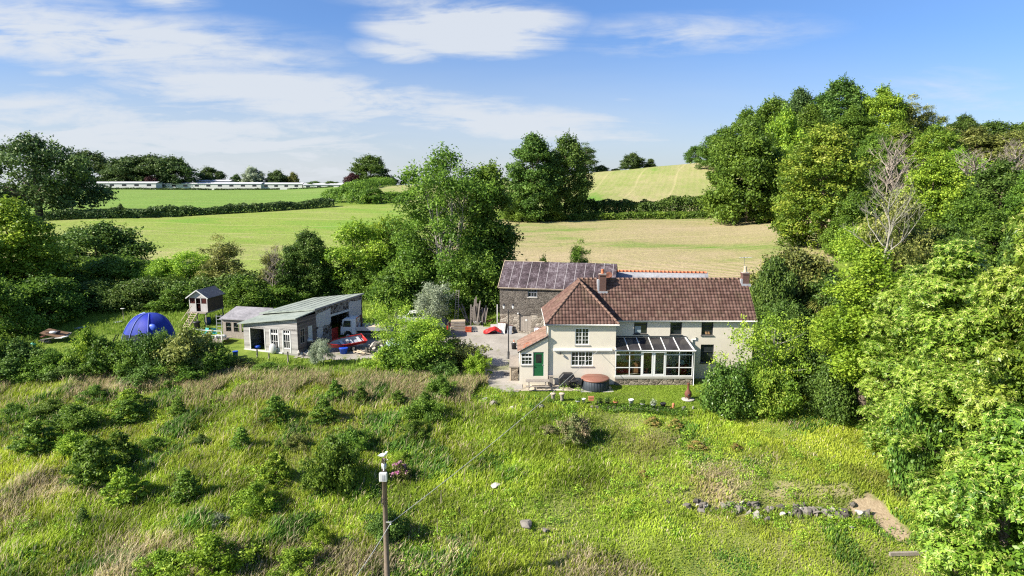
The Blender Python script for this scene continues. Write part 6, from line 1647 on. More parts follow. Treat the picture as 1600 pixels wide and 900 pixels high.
low_building(246, 408, 285, 345, 'middle long low white building behind the hedge strips', win=9)
low_building(305, 360, 281, 356, 'short white roof standing a little higher behind the middle white building', win=3)
low_building(409, 472, 285.5, 347, 'white building with a taller gable end between hedge strips', win=4)
low_building(474, 542, 286.5, 346, 'rightmost long low white building ending at the curved hedge', win=4)
# ------------------------------------------------------------------ patio, garden furniture
def thing(name, label, cat, loc, rz=0, group=None): return prop(empty(name, loc, rz), label, cat, group)
pa = [onY(804, 598, 57.6).x, 0]
mb = MB(); zpt = .10
x0, x1 = at(801, 56.9).x, at(906, 56.9).x
mb.bb((x0, 56.5, -.4), (x1, YW - .003, zpt)); prop(mb.build('patio', M_PAVE), kind='structure')
xt0, xt1 = at(907, 56.6).x, at(958, 56.6).x
mb = MB(); mb.bb((xt0, 56.2, -.4), (xt1, 58.2, .06)); prop(mb.build('hot_tub_base', M_CONC), kind='structure')
# hot tub
ht = Vector(((at(909, 57.2).x + at(951, 57.2).x) / 2, 57.25, .062)); rd = (at(951, 57.2).x - at(909, 57.2).x) / 2
e = thing('hot_tub', 'round hot tub with dark sides and brown folding lid beside the white window wall', 'hot tub', ht)
g = MB(); g.lathe([(rd * .97, 0), (rd, .05), (rd, .80), (rd * .97, .82)], (0, 0, 0), 40)
for k in range(32):
    a = k * pi / 16; g.bar((cos(a) * (rd + .004), sin(a) * (rd + .004), .04), (cos(a) * (rd + .004), sin(a) * (rd + .004), .80), .03, .02, up=(cos(a), sin(a), 0))
g.build('body', plain('dark_slats', (.045, .055, .068), .6, .3, .3, 5), e)
g = MB(); g.lathe([(rd * 1.02, .82), (rd * 1.05, .84), (rd * 1.05, .93), (rd * .99, .985), (.02, 1.02)], (0, 0, 0), 40); lid = g.build('lid', plain('brown_vinyl', (.235, .105, .075), .5, .35, .15, 2), e)
g = MB(); g.bar((-rd * .9, 0, 1.005), (rd * .9, 0, 1.005), .05, .045); g.build('lid_seam', plain('dark_brown_vinyl', (.20, .07, .05), .5, .3), lid)
# covered barbecue
bx = at(886, 57.6); e = thing('covered_barbecue', 'barbecue under a black cover against the house wall', 'barbecue', (bx.x, 57.65, zpt))
g = MB(); g.prism([(-.72, -.30, 0), (.72, -.30, 0), (.74, -.32, .75), (.48, -.22, 1.18), (-.34, -.22, 1.2), (-.72, -.32, .80)], (0, .62, 0)); g.build('cover', M_BLACK, e, .06)
g = MB(); g.bar((-.1, -.36, .3), (.62, -.38, 1.0), .03); g.build('prop_stick', M_TIMBER, e)
# chairs and small table
def garden_chair(x, y, rz, label, mat, grp=None, z=zpt):
    e = thing('garden_chair', label, 'chair', (x, y, z), rz, grp)
    g = MB(); g.bb((-.24, -.24, .40), (.24, .24, .44)); g.build('seat', mat, e); g = MB(); g.box((0, .27, .68), (.46, .04, .50), Matrix.Rotation(R(-14), 3, 'X')); g.build('backrest', mat, e)
    for sx in (-.22, .22):
        for sy in (-.22, .22): g = MB(); g.tube([(sx, sy, .40), (sx * 1.1, sy * 1.15, 0)], .018, 5); g.build('leg', mat, e)
        g = MB(); g.tube([(sx * 1.12, -.22, .4), (sx * 1.12, -.22, .62), (sx * 1.12, .26, .66)], .018, 5); g.build('armrest', mat, e)
    return e
cx = at(893, 57).x
garden_chair(cx - .35, 57.0, 2.6, 'black metal garden chair in front of the covered barbecue', M_IRON); garden_chair(cx + .75, 57.05, -2.2, 'black metal garden chair next to the hot tub', M_IRON)
e = thing('garden_table', 'small dark garden table between the two black chairs', 'table', (cx + .22, 57.1, zpt)); g = MB(); g.lathe([(.38, .68), (.40, .70), (.38, .72)], (0, 0, 0), 18); g.build('tabletop', M_IRON, e); g = MB(); g.tube([(0, 0, .68), (0, 0, .02)], .03, 6); g.lathe([(.22, 0), (.2, .03)], (0, 0, 0), 12); g.build('pedestal', M_IRON, e)
# picnic table
px_ = (at(822, 57).x + at(857, 57).x) / 2
e = thing('picnic_table', 'weathered grey wooden picnic table in front of the green door', 'table', (px_, 56.95, zpt))
g = MB()
for k in range(5): g.bb((-1.0, -.36 + k * .147, .70), (1.0, -.36 + k * .147 + .135, .745))
g.build('tabletop', M_TIMBER, e)
for sy in (-.86, .62):
    g = MB(); g.bb((-1.0, sy, .41), (1.0, sy + .115, .45)); g.bb((-1.0, sy + .125, .41), (1.0, sy + .24, .45)); g.build('seat', M_TIMBER, e)
for sx in (-.72, .72):
    g = MB(); g.bar((sx, -.22, .70), (sx, -.66, 0), .06, .09); g.bar((sx, .22, .70), (sx, .66, 0), .06, .09); g.bar((sx + .045, -.84, .37), (sx + .045, .84, .37), .04, .08); g.build('trestle', M_TIMBER, e)
# grey wooden planter post by the wall, white box, low wall
g = MB(); g.bb((-.16, -.16, 0), (.16, .16, .82)); g.bb((-.2, -.2, .823), (.2, .2, .87)); x_ = at(861, 57.9).x; prop(g.build('wooden_post', M_TIMBER, loc=(x_, 57.95, zpt)), 'short square grey wooden post left of the covered barbecue', 'post')
x_ = at(806, 59.2); g = MB(); g.bb((-.42, -.25, 0), (.42, .25, .52)); g.bb((-.44, -.27, .523), (.44, .27, .60)); prop(g.build('storage_box', plain('cream_plastic', (.62, .62, .56), .5, .3), None, .02, (onY(806, 574, 59.6).x, 59.6, Z(.5, 59.6))), 'small cream storage box on the gravel beside the porch', 'box')
xg = onY(798.5, 560, 62).x
e = thing('gate_pillar', 'stone garden wall end with pale timber side by the gravel track', 'wall', (xg, 60.6, Z(xg, 60.6) - .1))
g = MB(); g.bb((0, -1.5, 0), (.6, 2.4, 1.35)); g.build('wall', M_PLINTH, e); g = MB(); g.bb((-.12, -1.52, 0), (-.003, -1.05, 1.34)); g.bb((-.12, 2.0, 0), (-.003, 2.4, 1.34)); g.build('timber_side', M_PALETIM, e); g = MB(); g.bb((-.15, -1.6, 1.353), (.65, 2.5, 1.46)); g.build('coping', M_TIMBER, e)
# hose coil on the track
g = MB(); n_ = 60; g.tube([(cos(t * .42) * (.35 + .004 * t), sin(t * .42) * (.22 + .003 * t), .03 + .001 * t) for t in range(n_)], .018, 5); b = ground(797, 586); prop(g.build('hose', M_BLACK, loc=b), 'dark coiled hose lying on the track by the storage box', 'hose')
# lamp post
lb = onY(794.5, 522, 66.0); lb.z = Z(lb.x, 66)
e = thing('lamp_post', 'black twin-lantern garden lamp post in front of the barn', 'lamp post', lb); hh = onY(794.5, 484, 66.0).z - lb.z
g = MB(); g.lathe([(.20, 0), (.20, .10), (.12, .16), (.11, .7), (.06, .8), (.045, hh * .95), (.07, hh * .96), (.03, hh + .1)], (0, 0, 0), 12); g.build('post', M_IRON, e)
for s_ in (-1, 1):
    g = MB(); g.tube([(0, 0, hh - .35), (s_ * .25, 0, hh - .15), (s_ * .45, 0, hh - .05), (s_ * .45, 0, hh + .12)], .022, 6); g.build('arm', M_IRON, e)
    g = MB(); g.lathe([(.06, .12), (.13, .42), (.13, .43)], (s_ * .45, 0, hh), 6, False); ln = g.build('lantern', plain('frosted_glass', (.72, .73, .72), .3, .4), e); g = MB(); g.lathe([(.16, .435), (.05, .58), (.015, .68)], (s_ * .45, 0, hh), 6, False); g.build('cap', M_IRON, ln)

# pots and ornaments along the lawn edge
def pot(px, py, h, r_, mat, name, label, cat, n=14, plantmat=None, square=False):
    b = ground(px, py)
    if plantmat or True:
        e = thing(name, label, cat, b, 0)
        g = MB()
        if square: g.bb((-r_, -r_, 0), (r_, r_, h)); g.bb((-r_ * 1.08, -r_ * 1.08, h + .002), (r_ * 1.08, r_ * 1.08, h + .05))
        else: g.lathe([(r_ * .7, 0), (r_ * .95, h * .85), (r_ * 1.1, h * .86), (r_ * 1.1, h), (r_ * .9, h), (r_ * .85, h * .9)], (0, 0, 0), n)
        g.build('pot', mat, e)
        if plantmat:
            rr = np.random.RandomState(int(px)); C = np.array([(0, 0, h + .12, .20), (.05, .03, h + .16, .18), (-.05, 0, h + .14, .18)])
            link('plant', crown_mesh('plant', C, 320, .09, .05, rr, mat=plantmat), e)
        return e
for (px, py, h, r_, m, nm, lb, ct, pm, sq) in [
        (903, 632, .32, .18, M_LEAD, 'flower_pot', 'small grey pot at the left end of the lawn edge row', 'pot', 'mid', False),
        (912, 631, .45, .15, M_WHITE, 'flower_pot', 'small white pot beside the grey one on the lawn edge', 'pot', None, False),
        (937, 634, .35, .22, M_BLACK, 'flower_pot', 'black pot with dark leaves on the lawn edge below the hot tub', 'pot', 'dark', False),
        (949, 633, .34, .16, M_BLACK, 'flower_pot', 'narrow black pot left of the terracotta pot', 'pot', 'dark', False),
        (962, 635, .42, .20, M_TERRA, 'flower_pot', 'round terracotta pot with a sprout on the lawn edge', 'pot', 'fresh', False),
        (986, 635, .60, .20, M_WHITE, 'flower_pot', 'tall white pot in the middle of the lawn edge', 'pot', None, False),
        (1004, 636, .30, .18, M_LEAD, 'flower_pot', 'grey pot with leaves right of the tall white pot', 'pot', 'mid', False),
        (1021, 639, .40, .18, M_LEAD, 'flower_pot', 'grey pointed pot left of the black bucket', 'pot', 'silver', False),
        (1036, 639, .50, .22, M_BLACK, 'bucket', 'black bucket-like planter on the lawn edge', 'bucket', None, False),
        (1046, 641, .22, .16, M_TERRA, 'flower_pot', 'low terracotta bowl next to the small terracotta figure', 'pot', None, False)]:
    pot(px, py, h, r_, m, nm, lb, ct, 14, pm, sq)
b = ground(923.5, 634); e = thing('bird_feeder', 'terracotta coloured box on a thin post at the lawn edge', 'feeder', b); g = MB(); g.tube([(0, 0, -.1), (0, 0, .45)], .025, 6); g.build('post', M_BROWNTIM, e); g = MB(); g.bb((-.20, -.14, .45), (.20, .14, .72)); g.bb((-.23, -.17, .722), (.23, .17, .76)); g.build('box', M_TERRA, e)
b = ground(1052, 640); g = MB(); g.lathe([(.16, 0), (.18, .12), (.08, .28), (.12, .38), (.11, .50), (.03, .56)], (0, 0, 0), 12); prop(g.build('garden_ornament', M_TERRA, loc=b), 'small terracotta figure on the lawn edge', 'ornament')
def stone_mesh(seed, r_=1):
    rs = random.Random(seed); bm = __import__('bmesh').new(); __import__('bmesh').ops.create_icosphere(bm, subdivisions=2, radius=1.15)
    cuts = [(Vector((rs.gauss(0, 1), rs.gauss(0, 1), rs.gauss(0, 1))).normalized(), rs.uniform(.40, .75)) for _ in range(13)]
    for v in bm.verts:
        for n_, d in cuts:
            k = v.co.dot(n_)
            if k > d: v.co -= n_ * (k - d)
        v.co += Vector((rs.uniform(-.03, .03),) * 3)
    me = bpy.data.meshes.new('stone'); bm.to_mesh(me); bm.free(); return me
def stone_mat(name, a, b):
    k = NM(name); k.pr(.9, .15); v = k.coord(); n = k.noise(v, 1.2, 7, .75); n2 = k.noise(v, 9, 4, .7)
    oi = k.n('ShaderNodeObjectInfo')
    k.col(k.ramp(k.math('ADD', k.math('MULTIPLY', n, .5), k.math('MULTIPLY', oi.outputs['Random'], .5)), [(.25, a), (.8, b)])); k.bump(n2, .6, .05); return k.m
M_STONE = stone_mat('field_stone', (.065, .058, .050), (.25, .228, .20)); M_STONEW = stone_mat('pale_stone', (.34, .315, .28), (.50, .47, .42))
STN = [stone_mesh(100 + i) for i in range(8)]
for s_ in STN: s_.materials.append(M_STONE)
def stone(px, py, w_, h_, d_, label, seed, mat=None, group=None, pos=None, name='stone', up=.25, tilt=.25):
    rs = random.Random(seed * 7 + 1); b = pos or ground(px, py); o = link(name, STN[seed % 8], None, b + Vector((0, 0, h_ * up)))
    o.scale = (w_ / 1.5, d_ / 1.5, h_ / 1.3); o.rotation_euler = (rs.uniform(-tilt, tilt), rs.uniform(-tilt, tilt), rs.uniform(0, 6.28))
    if mat: o.material_slots[0].link = 'OBJECT'; o.material_slots[0].material = mat
    return prop(o, label, 'stone', group)
stone(1068, 641, .55, .62, .2, 'upright flat grey stone slab at the right end of the lawn edge', 3, M_STONEW)
stone(1083, 639, .25, .35, .2, 'small white stone right of the upright slab', 4, M_STONEW)
EDGE = 'edging stones of the lawn'
for i in range(16):
    px = 925 + i * 8.6; stone(px, 637 + (px - 925) * .035, .45, .26, .3, 'rough grey edging stone half hidden in the border of the lawn', 20 + i, None, EDGE)
# log posts
for px, lb in ((864, 'left one of two cut log stools on the lawn edge'), (878, 'right one of two cut log stools on the lawn edge')):
    b = ground(px, 627); e = thing('log_stool', lb, 'stool', b); g = MB(); g.lathe([(.17, 0), (.14, .2), (.14, .42), (.20, .56), (.21, .62)], (0, 0, 0), 10); g.build('log', M_TIMBER, e); g = MB(); g.lathe([(.24, .622), (.25, .66), (.22, .70)], (0, 0, 0), 12); g.build('top', M_PALETIM, e)
# chiminea
b = ground(1075, 624); g = MB(); g.lathe([(.52, -.05), (.54, .04), (.50, .06)], (0, 0, 0), 20); prop(g.build('stone_disc', M_CONC, loc=b), 'flat round stone disc under the chiminea', 'slab')
e = thing('chiminea', 'rusty brown bottle-shaped chiminea on a round stone disc', 'chiminea', b + Vector((0, 0, .062)))
g = MB(); g.lathe([(.16, .12), (.26, .22), (.30, .40), (.26, .58), (.13, .74), (.10, .85), (.09, 1.25), (.12, 1.28), (.12, 1.33), (.08, 1.33)], (0, 0, 0), 18); bo = g.build('body', M_RUST, e)
g = MB(); g.ball((0, -.25, .38), .12, 10, (1, .6, .9)); g.build('mouth', M_BLACK, bo)
for k in range(3): a = k * 2.1 + .4; g = MB(); g.tube([(cos(a) * .12, sin(a) * .12, .16), (cos(a) * .26, sin(a) * .26, 0)], .03, 6); g.build('leg', M_RUST, e)

# line of stones on the slope (tumbled wall)
rs = random.Random(9); ST = 'stones of the tumbled wall on the slope'
lbs = ['grey rubble stone lying in the tumbled wall low on the right slope']
for i in range(110):
    f = rs.random(); px = 1070 + 285 * f; py = 796 + 10 * f + rs.gauss(0, 6) - (5 if f < .4 else 0)
    if .46 < f < .58 and rs.random() < .6: continue
    w_ = rs.uniform(.24, .72) * (1.15 if f > .55 else .9)
    stone(px, py, w_, w_ * rs.uniform(.35, .8), w_ * rs.uniform(.45, 1), lbs[0], i, M_STONEW if rs.random() < .12 else None, ST, up=.32, tilt=.7)
r = np.random.RandomState(91); n = 2000; _a, _b = ground(1062, 800), ground(1362, 812); _t = r.rand(n); X = _a.x + (_b.x - _a.x) * _t + r.normal(0, .3, n); Y = _a.y + (_b.y - _a.y) * _t + r.normal(0, .42, n)
k = vnoise(X, Y, .9, 5) > .42; X, Y = X[k], Y[k]; n = len(X)
blades('stone_row_grass', X, Y, r.uniform(.15, .4, n), .018 * r.uniform(.7, 1.4, n), lerp3((.12, .22, .02), (.34, .42, .06), r.rand(n)), .5, 92)
stone(776, 762, .80, .18, .55, 'single flat white stone alone in the middle of the slope', 2, M_STONEW, up=.9, tilt=.12)
for px, py, w_, lb in ((757, 626, .55, 'flat pale stone left of the gravel track end'), (770, 634, .9, 'larger grey boulder below the gravel track end'), (801, 639, .6, 'flat white stone below the patio corner'), (846, 638, .75, 'thin flat white stone below the log stools'),
                       (823, 826, 1.0, 'flat grey stone half buried in a bare scrape low on the slope'), (852, 832, .6, 'second small stone in the bare scrape low on the slope'), (1044, 786, .35, 'lone small stone left of the tumbled wall'), (1330, 826, .4, 'pale stone fallen below the right end of the tumbled wall'), (1308, 822, .35, 'whitish small stone fallen in front of the tumbled wall')):
    stone(px, py, w_, w_ * .45, w_ * .6, lb, int(px), M_STONEW if 'white' in lb or 'pale' in lb else None, up=.5, tilt=.2)
a, b = ground(1390, 869), ground(1476, 866); g = MB(); g.bar(a + Vector((0, 0, .12)), b + Vector((0, 0, .12)), .16, .20); prop(g.build('timber_sleeper', M_TIMBER), 'long grey timber sleeper lying low on the slope beside the chestnut', 'timber')

# ------------------------------------------------------------------ electricity pole with gull and cables
pb = at(606.5, 32.2); ptop = onY(606.5, 717, 32.2); hp_ = ptop.z - pb.z
e = thing('electricity_pole', 'brown wooden electricity pole with a grey box near its top', 'pole', pb)
g = MB(); g.tube([(0, 0, -.5), (0, 0, hp_ * .5), (0, 0, hp_)], [.15, .13, .112], 14, True); g.build('pole', plain('creosoted_wood', (.185, .145, .11), .85, .15, .35, 6, bump=.3), e)
zb1, zb2 = onY(606, 738, 32).z - pb.z, onY(606, 751, 32).z - pb.z
g = MB(); g.bb((-.19, -.36, zb2), (.19, -.14, zb1)); bo = g.build('transformer_box', plain('grey_box', (.56, .57, .57), .5, .3, .12, 4), e, .02)
g = MB(); g.bb((-.05, -.375, zb2 + .07), (.09, -.362, zb1 - .08)); g.build('plate', M_LEAD, bo)
g = MB(); g.lathe([(.128, hp_ - .50), (.13, hp_ - .46), (.128, hp_ - .22)], (0, 0, 0), 14); g.tube([(.02, -.16, hp_ - .55), (.06, -.17, hp_ - .02)], .025, 6); g.tube([(.13, 0, hp_ - .06), (.2, 0, hp_ - .05)], .03, 6); g.build('cap_band', M_METAL, e)
g = MB(); g.tube([(-.12, -.12, zb2), (-.15, -.14, zb2 - .9), (-.13, -.16, zb2 - 1.35)], .018, 5)
for t in range(1): g.tube([(-.02 + .09 * cos(k * pi / 8), -.18, zb2 - 1.12 + .16 * sin(k * pi / 8)) for k in range(17)], .016, 5)
g.build('cable_loop', M_BLACK, e)
zh_ = onY(611, 817, 32).z - pb.z
g = MB(); g.bar((.05, -.12, zh_), (.34, -.2, zh_ + .02), .05, .05); g.tube([(.30, -.2, zh_ + .08), (.30, -.2, zh_ - .08)], .035, 6); g.build('bracket', M_METAL, e)
def cable(pts, rad, mat, name, label, sag=0.0):
    a, b = Vector(pts[0]), Vector(pts[1]); P = [a.lerp(b, i / 24) - Vector((0, 0, sag * 4 * (i / 24) * (1 - i / 24))) for i in range(25)]
    g = MB(); g.tube(P, rad, 5); return prop(g.build(name, mat), label, 'cable')
ph = pb + Vector((.30, -.2, zh_))
M_CABLE = plain('pale_cable', (.42, .42, .40), .5, .3, .1); 
cable((ph, WW.p(WW.px(934, 548)[0], WW.px(934, 548)[1], -.05)), .018, M_CABLE, 'house_cable', 'pale thin cable running from the pole up to the house wall', .35)
cable((ph, onY(553, 905, 28.0)), .018, M_CABLE, 'overhead_cable', 'pale thin cable running from the pole down to the lower left', .1)
cable((pb + Vector((-.13, -.16, zb2 - 1.05)), onY(530, 868, 33.0)), .016, M_BLACK, 'overhead_cable', 'black thin cable running from the pole towards the left', .2)
# gull
e = thing('gull', 'white gull with grey wings standing on top of the pole', 'bird', (pb.x, pb.y, pb.z + hp_ + .001), 0)
g = MB(); pts = [(-.26, 0, .145), (-.18, 0, .155), (-.08, 0, .18), (.02, 0, .20), (.09, 0, .24), (.125, 0, .30), (.135, 0, .345), (.17, 0, .36), (.20, 0, .355)]
g.tube(pts, [.012, .04, .078, .088, .075, .052, .05, .048, .02], 12); g.build('body', plain('gull_white', (.78, .78, .77), .7, .2, .06), e)
g = MB(); g.tube([(-.30, .0, .155), (-.15, .0, .205), (.0, 0, .25), (.05, 0, .245)], [.012, .062, .07, .02], 10); g.build('wings', plain('gull_grey', (.50, .52, .55), .7, .2, .1), e)
g = MB(); g.tube([(.195, 0, .355), (.235, 0, .35), (.25, 0, .338)], [.016, .012, .004], 6); g.build('beak', plain('yellow_beak', (.62, .42, .05), .5, .3), e)
g = MB()
for s_ in (-.03, .03): g.tube([(.0, s_, .14), (.01, s_, .0)], .008, 5); g.bb((-.01, s_ - .02, .0), (.05, s_ + .02, .008))
g.build('legs', plain('pink_legs', (.55, .35, .30), .6, .2), e)
# stakes
for px, py, h, lb in ((700, 735, 1.2, 'thin pale stake standing in the slope under the house cable, topmost'), (689, 790, 1.0, 'thin pale stake standing in the slope, second from top'), (683, 838, 1.1, 'thin pale stake standing in the slope, third from top'), (675, 882, 1.1, 'thin pale stake standing in the slope, lowest')):
    b = ground(px, py); g = MB(); g.tube([(0, 0, -.2), (.03, 0, h)], .025, 6); prop(g.build('garden_stake', M_PALETIM, loc=b), lb, 'stake')
# fence posts below the workshop
fence = [(402, 561, .95, 'left fence post below the workshop doorway'), (450, 568, 1.15, 'right fence post below the workshop window'), (420, 560, .5, 'short broken fence stub between the two fence posts')]
for px, py, h, lb in fence:
    b = ground(px, py); g = MB(); g.tube([(0, 0, -.3), (.02, 0, h)], [.085, .075], 8); prop(g.build('fence_post', M_TIMBER, loc=b), lb, 'post')

# ------------------------------------------------------------------ tent
tb = at(233, 67.5); e = thing('tent', 'blue dome tent with a dark mesh lower front', 'tent', tb, R(-8))
tw, td = 3.0, 2.5; th_ = onY(233, 489, 67.5).z - tb.z
U = 60; Vn = 20; vs = []; fs = []; mi = []
def tentp(a, b):
    z = sin(b) ** 1.12; r_ = cos(b) ** .82 * (1 - .10 * abs(sin(a * 3)) * cos(b) ** .5)
    x = cos(a) * tw * r_; y = sin(a) * td * r_
    return Vector((x * (1 - .03 * z) + .3 * z, y, z * th_))
for j in range(Vn + 1):
    for i in range(U): vs.append(tentp(2 * pi * i / U, pi / 2 * min(j / Vn, .999)))
for j in range(Vn):
    for i in range(U):
        fs.append((j * U + i, j * U + (i + 1) % U, (j + 1) * U + (i + 1) % U, (j + 1) * U + i)); a = 2 * pi * (i + .5) / U
        zz = vs[j * U][2] / th_
        mi.append(1 if (pi * .99 < a < pi * 1.62 and zz < .42) else 2 if zz < .04 else 3 if int(i / 7.5) % 2 else 0)
blue = plain('blue_nylon', (.016, .030, .33), .6, .25, .35, .9, bump=.3); lblue = plain('light_blue_nylon', (.05, .11, .52), .45, .4, .15, 1.2)
g = MB().add(vs, fs, True); g.m = mi; g.build('canopy', [blue, plain('dark_mesh', (.012, .022, .026), .8, .2, .3, 8), plain('green_flap', (.02, .16, .12), .6, .3), plain('faded_blue_nylon', (.024, .045, .29), .65, .2, .35, .9, bump=.3)], e)
for a0 in (pi * 1.18, pi * 1.42, pi * 1.66, pi * .95):
    g = MB(); g.tube([tentp(a0, pi / 2 * t / 14) * 1.012 + Vector((0, 0, .02)) for t in range(0, 14)], .03, 6); g.build('pole', plain('pole_sleeve', (.22, .28, .60), .5, .3), e)
g = MB(); g.ball(tuple(tentp(pi * 1.72, pi / 4) * .985), .55, 12, (.9, .4, .75)); g.build('window_flap', lblue, e)
g = MB()
for x in (-tw - .3, -tw - .05): g.tube([(x, -.9, 0), (x + .05, -.85, .9), (x + .35, -.7, 1.5)], .06, 6)
g.build('door_flap', M_BLACK, e)

# scrap heap and things around the tent garden
hb = ground(88, 533)
for i, (dx, dy, w_, d_, rx, ry, m, lb) in enumerate([(-.1, 0, 2.2, 1.5, .15, .22, M_BROWNTIM, 'large brown board lying on top of the scrap heap'), (-.8, -.2, 1.2, .9, -.1, -.3, M_RUST, 'rust coloured sheet on the left of the scrap heap'), (.7, .3, 1.4, .9, .2, -.15, M_TIMBER, 'grey board at the back of the scrap heap'),
                                             (.9, -.6, 1.5, .7, -.08, .12, M_WPAINT, 'white board at the front right of the scrap heap'), (-.2, -.75, 1.6, .35, 0, .1, M_TIMBER, 'grey plank across the front of the scrap heap')]):
    g = MB(); g.box((0, 0, 0), (w_, d_, .06)); o = g.build('scrap_board', m, loc=hb + Vector((dx, dy, .35 + .1 * (5 - i)))); o.rotation_euler = (rx, ry, i * .9); prop(o, lb, 'board', 'boards of the scrap heap')
g = MB(); g.ball((0, 0, 0), .32, 10, (1.3, .8, .5)); prop(g.build('white_bag', M_WPAINT, loc=hb + Vector((-.15, -.2, .98))), 'white bag lying on the large brown board of the scrap heap', 'bag')
g = MB(); g.ball((0, 0, 0), .25, 10, (1.3, .8, .6)); prop(g.build('dark_bag', M_BLACK, loc=hb + Vector((.25, -.05, 1.0))), 'dark bag beside the white one on the scrap heap', 'bag')
for k in range(5): stone(0, 0, .4, .3, .35, 'grey rubble stone at the foot of the scrap heap', k + 60, None, 'rubble at the scrap heap', hb + Vector((-1.3 + .3 * k, -.6 - .08 * k, .05)))
g = MB(); g.ball((0, 0, .15), .25, 10, (1.2, .9, .7)); prop(g.build('teal_bag', M_TEAL, loc=ground(52, 540)), 'teal plastic bag left of the scrap heap', 'bag'); 
g = MB(); g.ball((0, 0, .15), .28, 10, (1.2, .9, .7)); prop(g.build('teal_bag', M_TEAL, loc=ground(131, 527)), 'teal plastic bag right of the scrap heap', 'bag')
for px, py, w_, lb in ((125, 513, 1.2, 'pale grey board lying in the shaded grass right of the scrap heap'), (184, 504, .9, 'thin pale board lying in the grass left of the tent')):
    b = ground(px, py); o = MB().box((0, 0, .08), (w_, .5, .05)).build('loose_board', M_LEAD, loc=b); o.rotation_euler = (.1, -.12, .3); prop(o, lb, 'board')
b = ground(193, 500); e = thing('bird_table', 'thin post with a small white bowl left of the tent', 'bird table', b); g = MB(); g.tube([(0, 0, 0), (0, 0, 1.25)], .03, 6); g.build('post', M_TIMBER, e); g = MB(); g.lathe([(.08, 1.25), (.24, 1.34), (.25, 1.36), (.1, 1.3)], (0, 0, 0), 12); g.build('bowl', M_WPAINT, e)
b = ground(308, 515); e = thing('stone_pedestal', 'round dark pedestal on a pale base below the playhouse ladder', 'pedestal', b); g = MB(); g.lathe([(.55, 0), (.55, .12), (.4, .14)], (0, 0, 0), 14); g.build('base', M_CONC, e); g = MB(); g.lathe([(.32, .14), (.30, .7), (.42, .78), (.42, .9)], (0, 0, 0), 14); g.build('drum', M_IRON, e)
b = ground(314, 511); g = MB(); g.lathe([(.28, 0), (.34, .5), (.34, .9), (.28, .92)], (0, 0, 0), 14); prop(g.build('water_butt', plain('dark_blue_plastic', (.02, .05, .14), .5, .3), loc=b + Vector((.35, 1.0, 0))), 'dark blue water butt under the playhouse', 'barrel')
# deck with rail and plastic furniture
db = ground(336, 534); e = thing('garden_deck', 'small timber deck with a white rail beside the old garden shed', 'deck', db, R(-14))
g = MB()
for k in range(9): g.bb((-1.7, -.9 + k * .2, .40), (1.6, -.72 + k * .2, .44))
g.bb((-1.7, -.93, .12), (1.6, -.902, .395)); g.build('boards', M_TIMBER, e)
for x in (-1.6, -.1, 1.5): g = MB(); g.bb((x - .05, -.90, .44), (x + .05, -.80, 1.35)); g.build('post', M_WPAINT, e)
g = MB(); g.bb((-1.6, -.88, 1.352), (1.5, -.82, 1.42)); g.bb((-1.54, -.87, .85), (1.44, -.83, .91)); g.build('rail', M_WPAINT, e)
zd = db.z + .445
garden_chair(db.x - .1, db.y + .1, .5, 'green plastic garden chair on the deck, right one', M_TEAL, 'green plastic chairs on the deck', zd); garden_chair(db.x - 1.1, db.y + .25, -.4, 'green plastic garden chair on the deck, left one', M_TEAL, 'green plastic chairs on the deck', zd)
for k in range(2):
    g = MB(); g.ball((0, 0, .2), .3, 10, (1.3, .8, .7)); prop(g.build('white_sack', M_WPAINT, loc=(db.x + .5 + .5 * k, db.y - .3, zd)), ('white sack on the deck, nearer the green chairs', 'white sack on the deck, nearer the garden shed')[k], 'sack')
b = ground(343, 520); e = thing('ladder_rack', 'upright pale blue-grey ladder frame beside the garden shed', 'ladder', b); g = MB(); g.bb((-.3, 0, 0), (-.24, .05, 2.0)); g.bb((.24, 0, 0), (.3, .05, 2.0)); g.build('rail', M_LEAD, e)
for k in range(5): g = MB(); g.bb((-.237, .01, .3 + k * .38), (.237, .045, .35 + k * .38)); g.build('rung', M_LEAD, e)
b = ground(368, 558); g = MB(); g.lathe([(.2, 0), (.26, .55), (.28, .56), (.28, .6), (.24, .6)], (0, 0, 0), 14); prop(g.build('barrel', M_BLUE, loc=b), 'small blue barrel at the left front corner of the workshop', 'barrel')

# ------------------------------------------------------------------ vehicles
def wheel(parent, x, y, r_, w_=.2, name='wheel'):
    g = MB(); vs = []; prof = [(r_ * .62, -w_ / 2), (r_ * .95, -w_ / 2), (r_, -w_ * .35), (r_, w_ * .35), (r_ * .95, w_ / 2), (r_ * .62, w_ / 2)]
    for (rr_, yy) in prof:
        for j in range(20): a = j * pi / 10; vs.append((x + cos(a) * rr_, y + yy, r_ + sin(a) * rr_))
    g.add(vs, [(i * 20 + j, i * 20 + (j + 1) % 20, (i + 1) * 20 + (j + 1) % 20, (i + 1) * 20 + j) for i in range(5) for j in range(20)], True)
    o = g.build('wheel', M_TYRE, parent)
    g = MB(); vs = [(x + cos(j * pi / 10) * r_ * .63, y + s_, r_ + sin(j * pi / 10) * r_ * .63) for s_ in (-w_ * .3, w_ * .3) for j in range(20)]
    g.add(vs, [tuple(range(20)), tuple(range(39, 19, -1))]); g.build('rim', M_METAL, o); return o
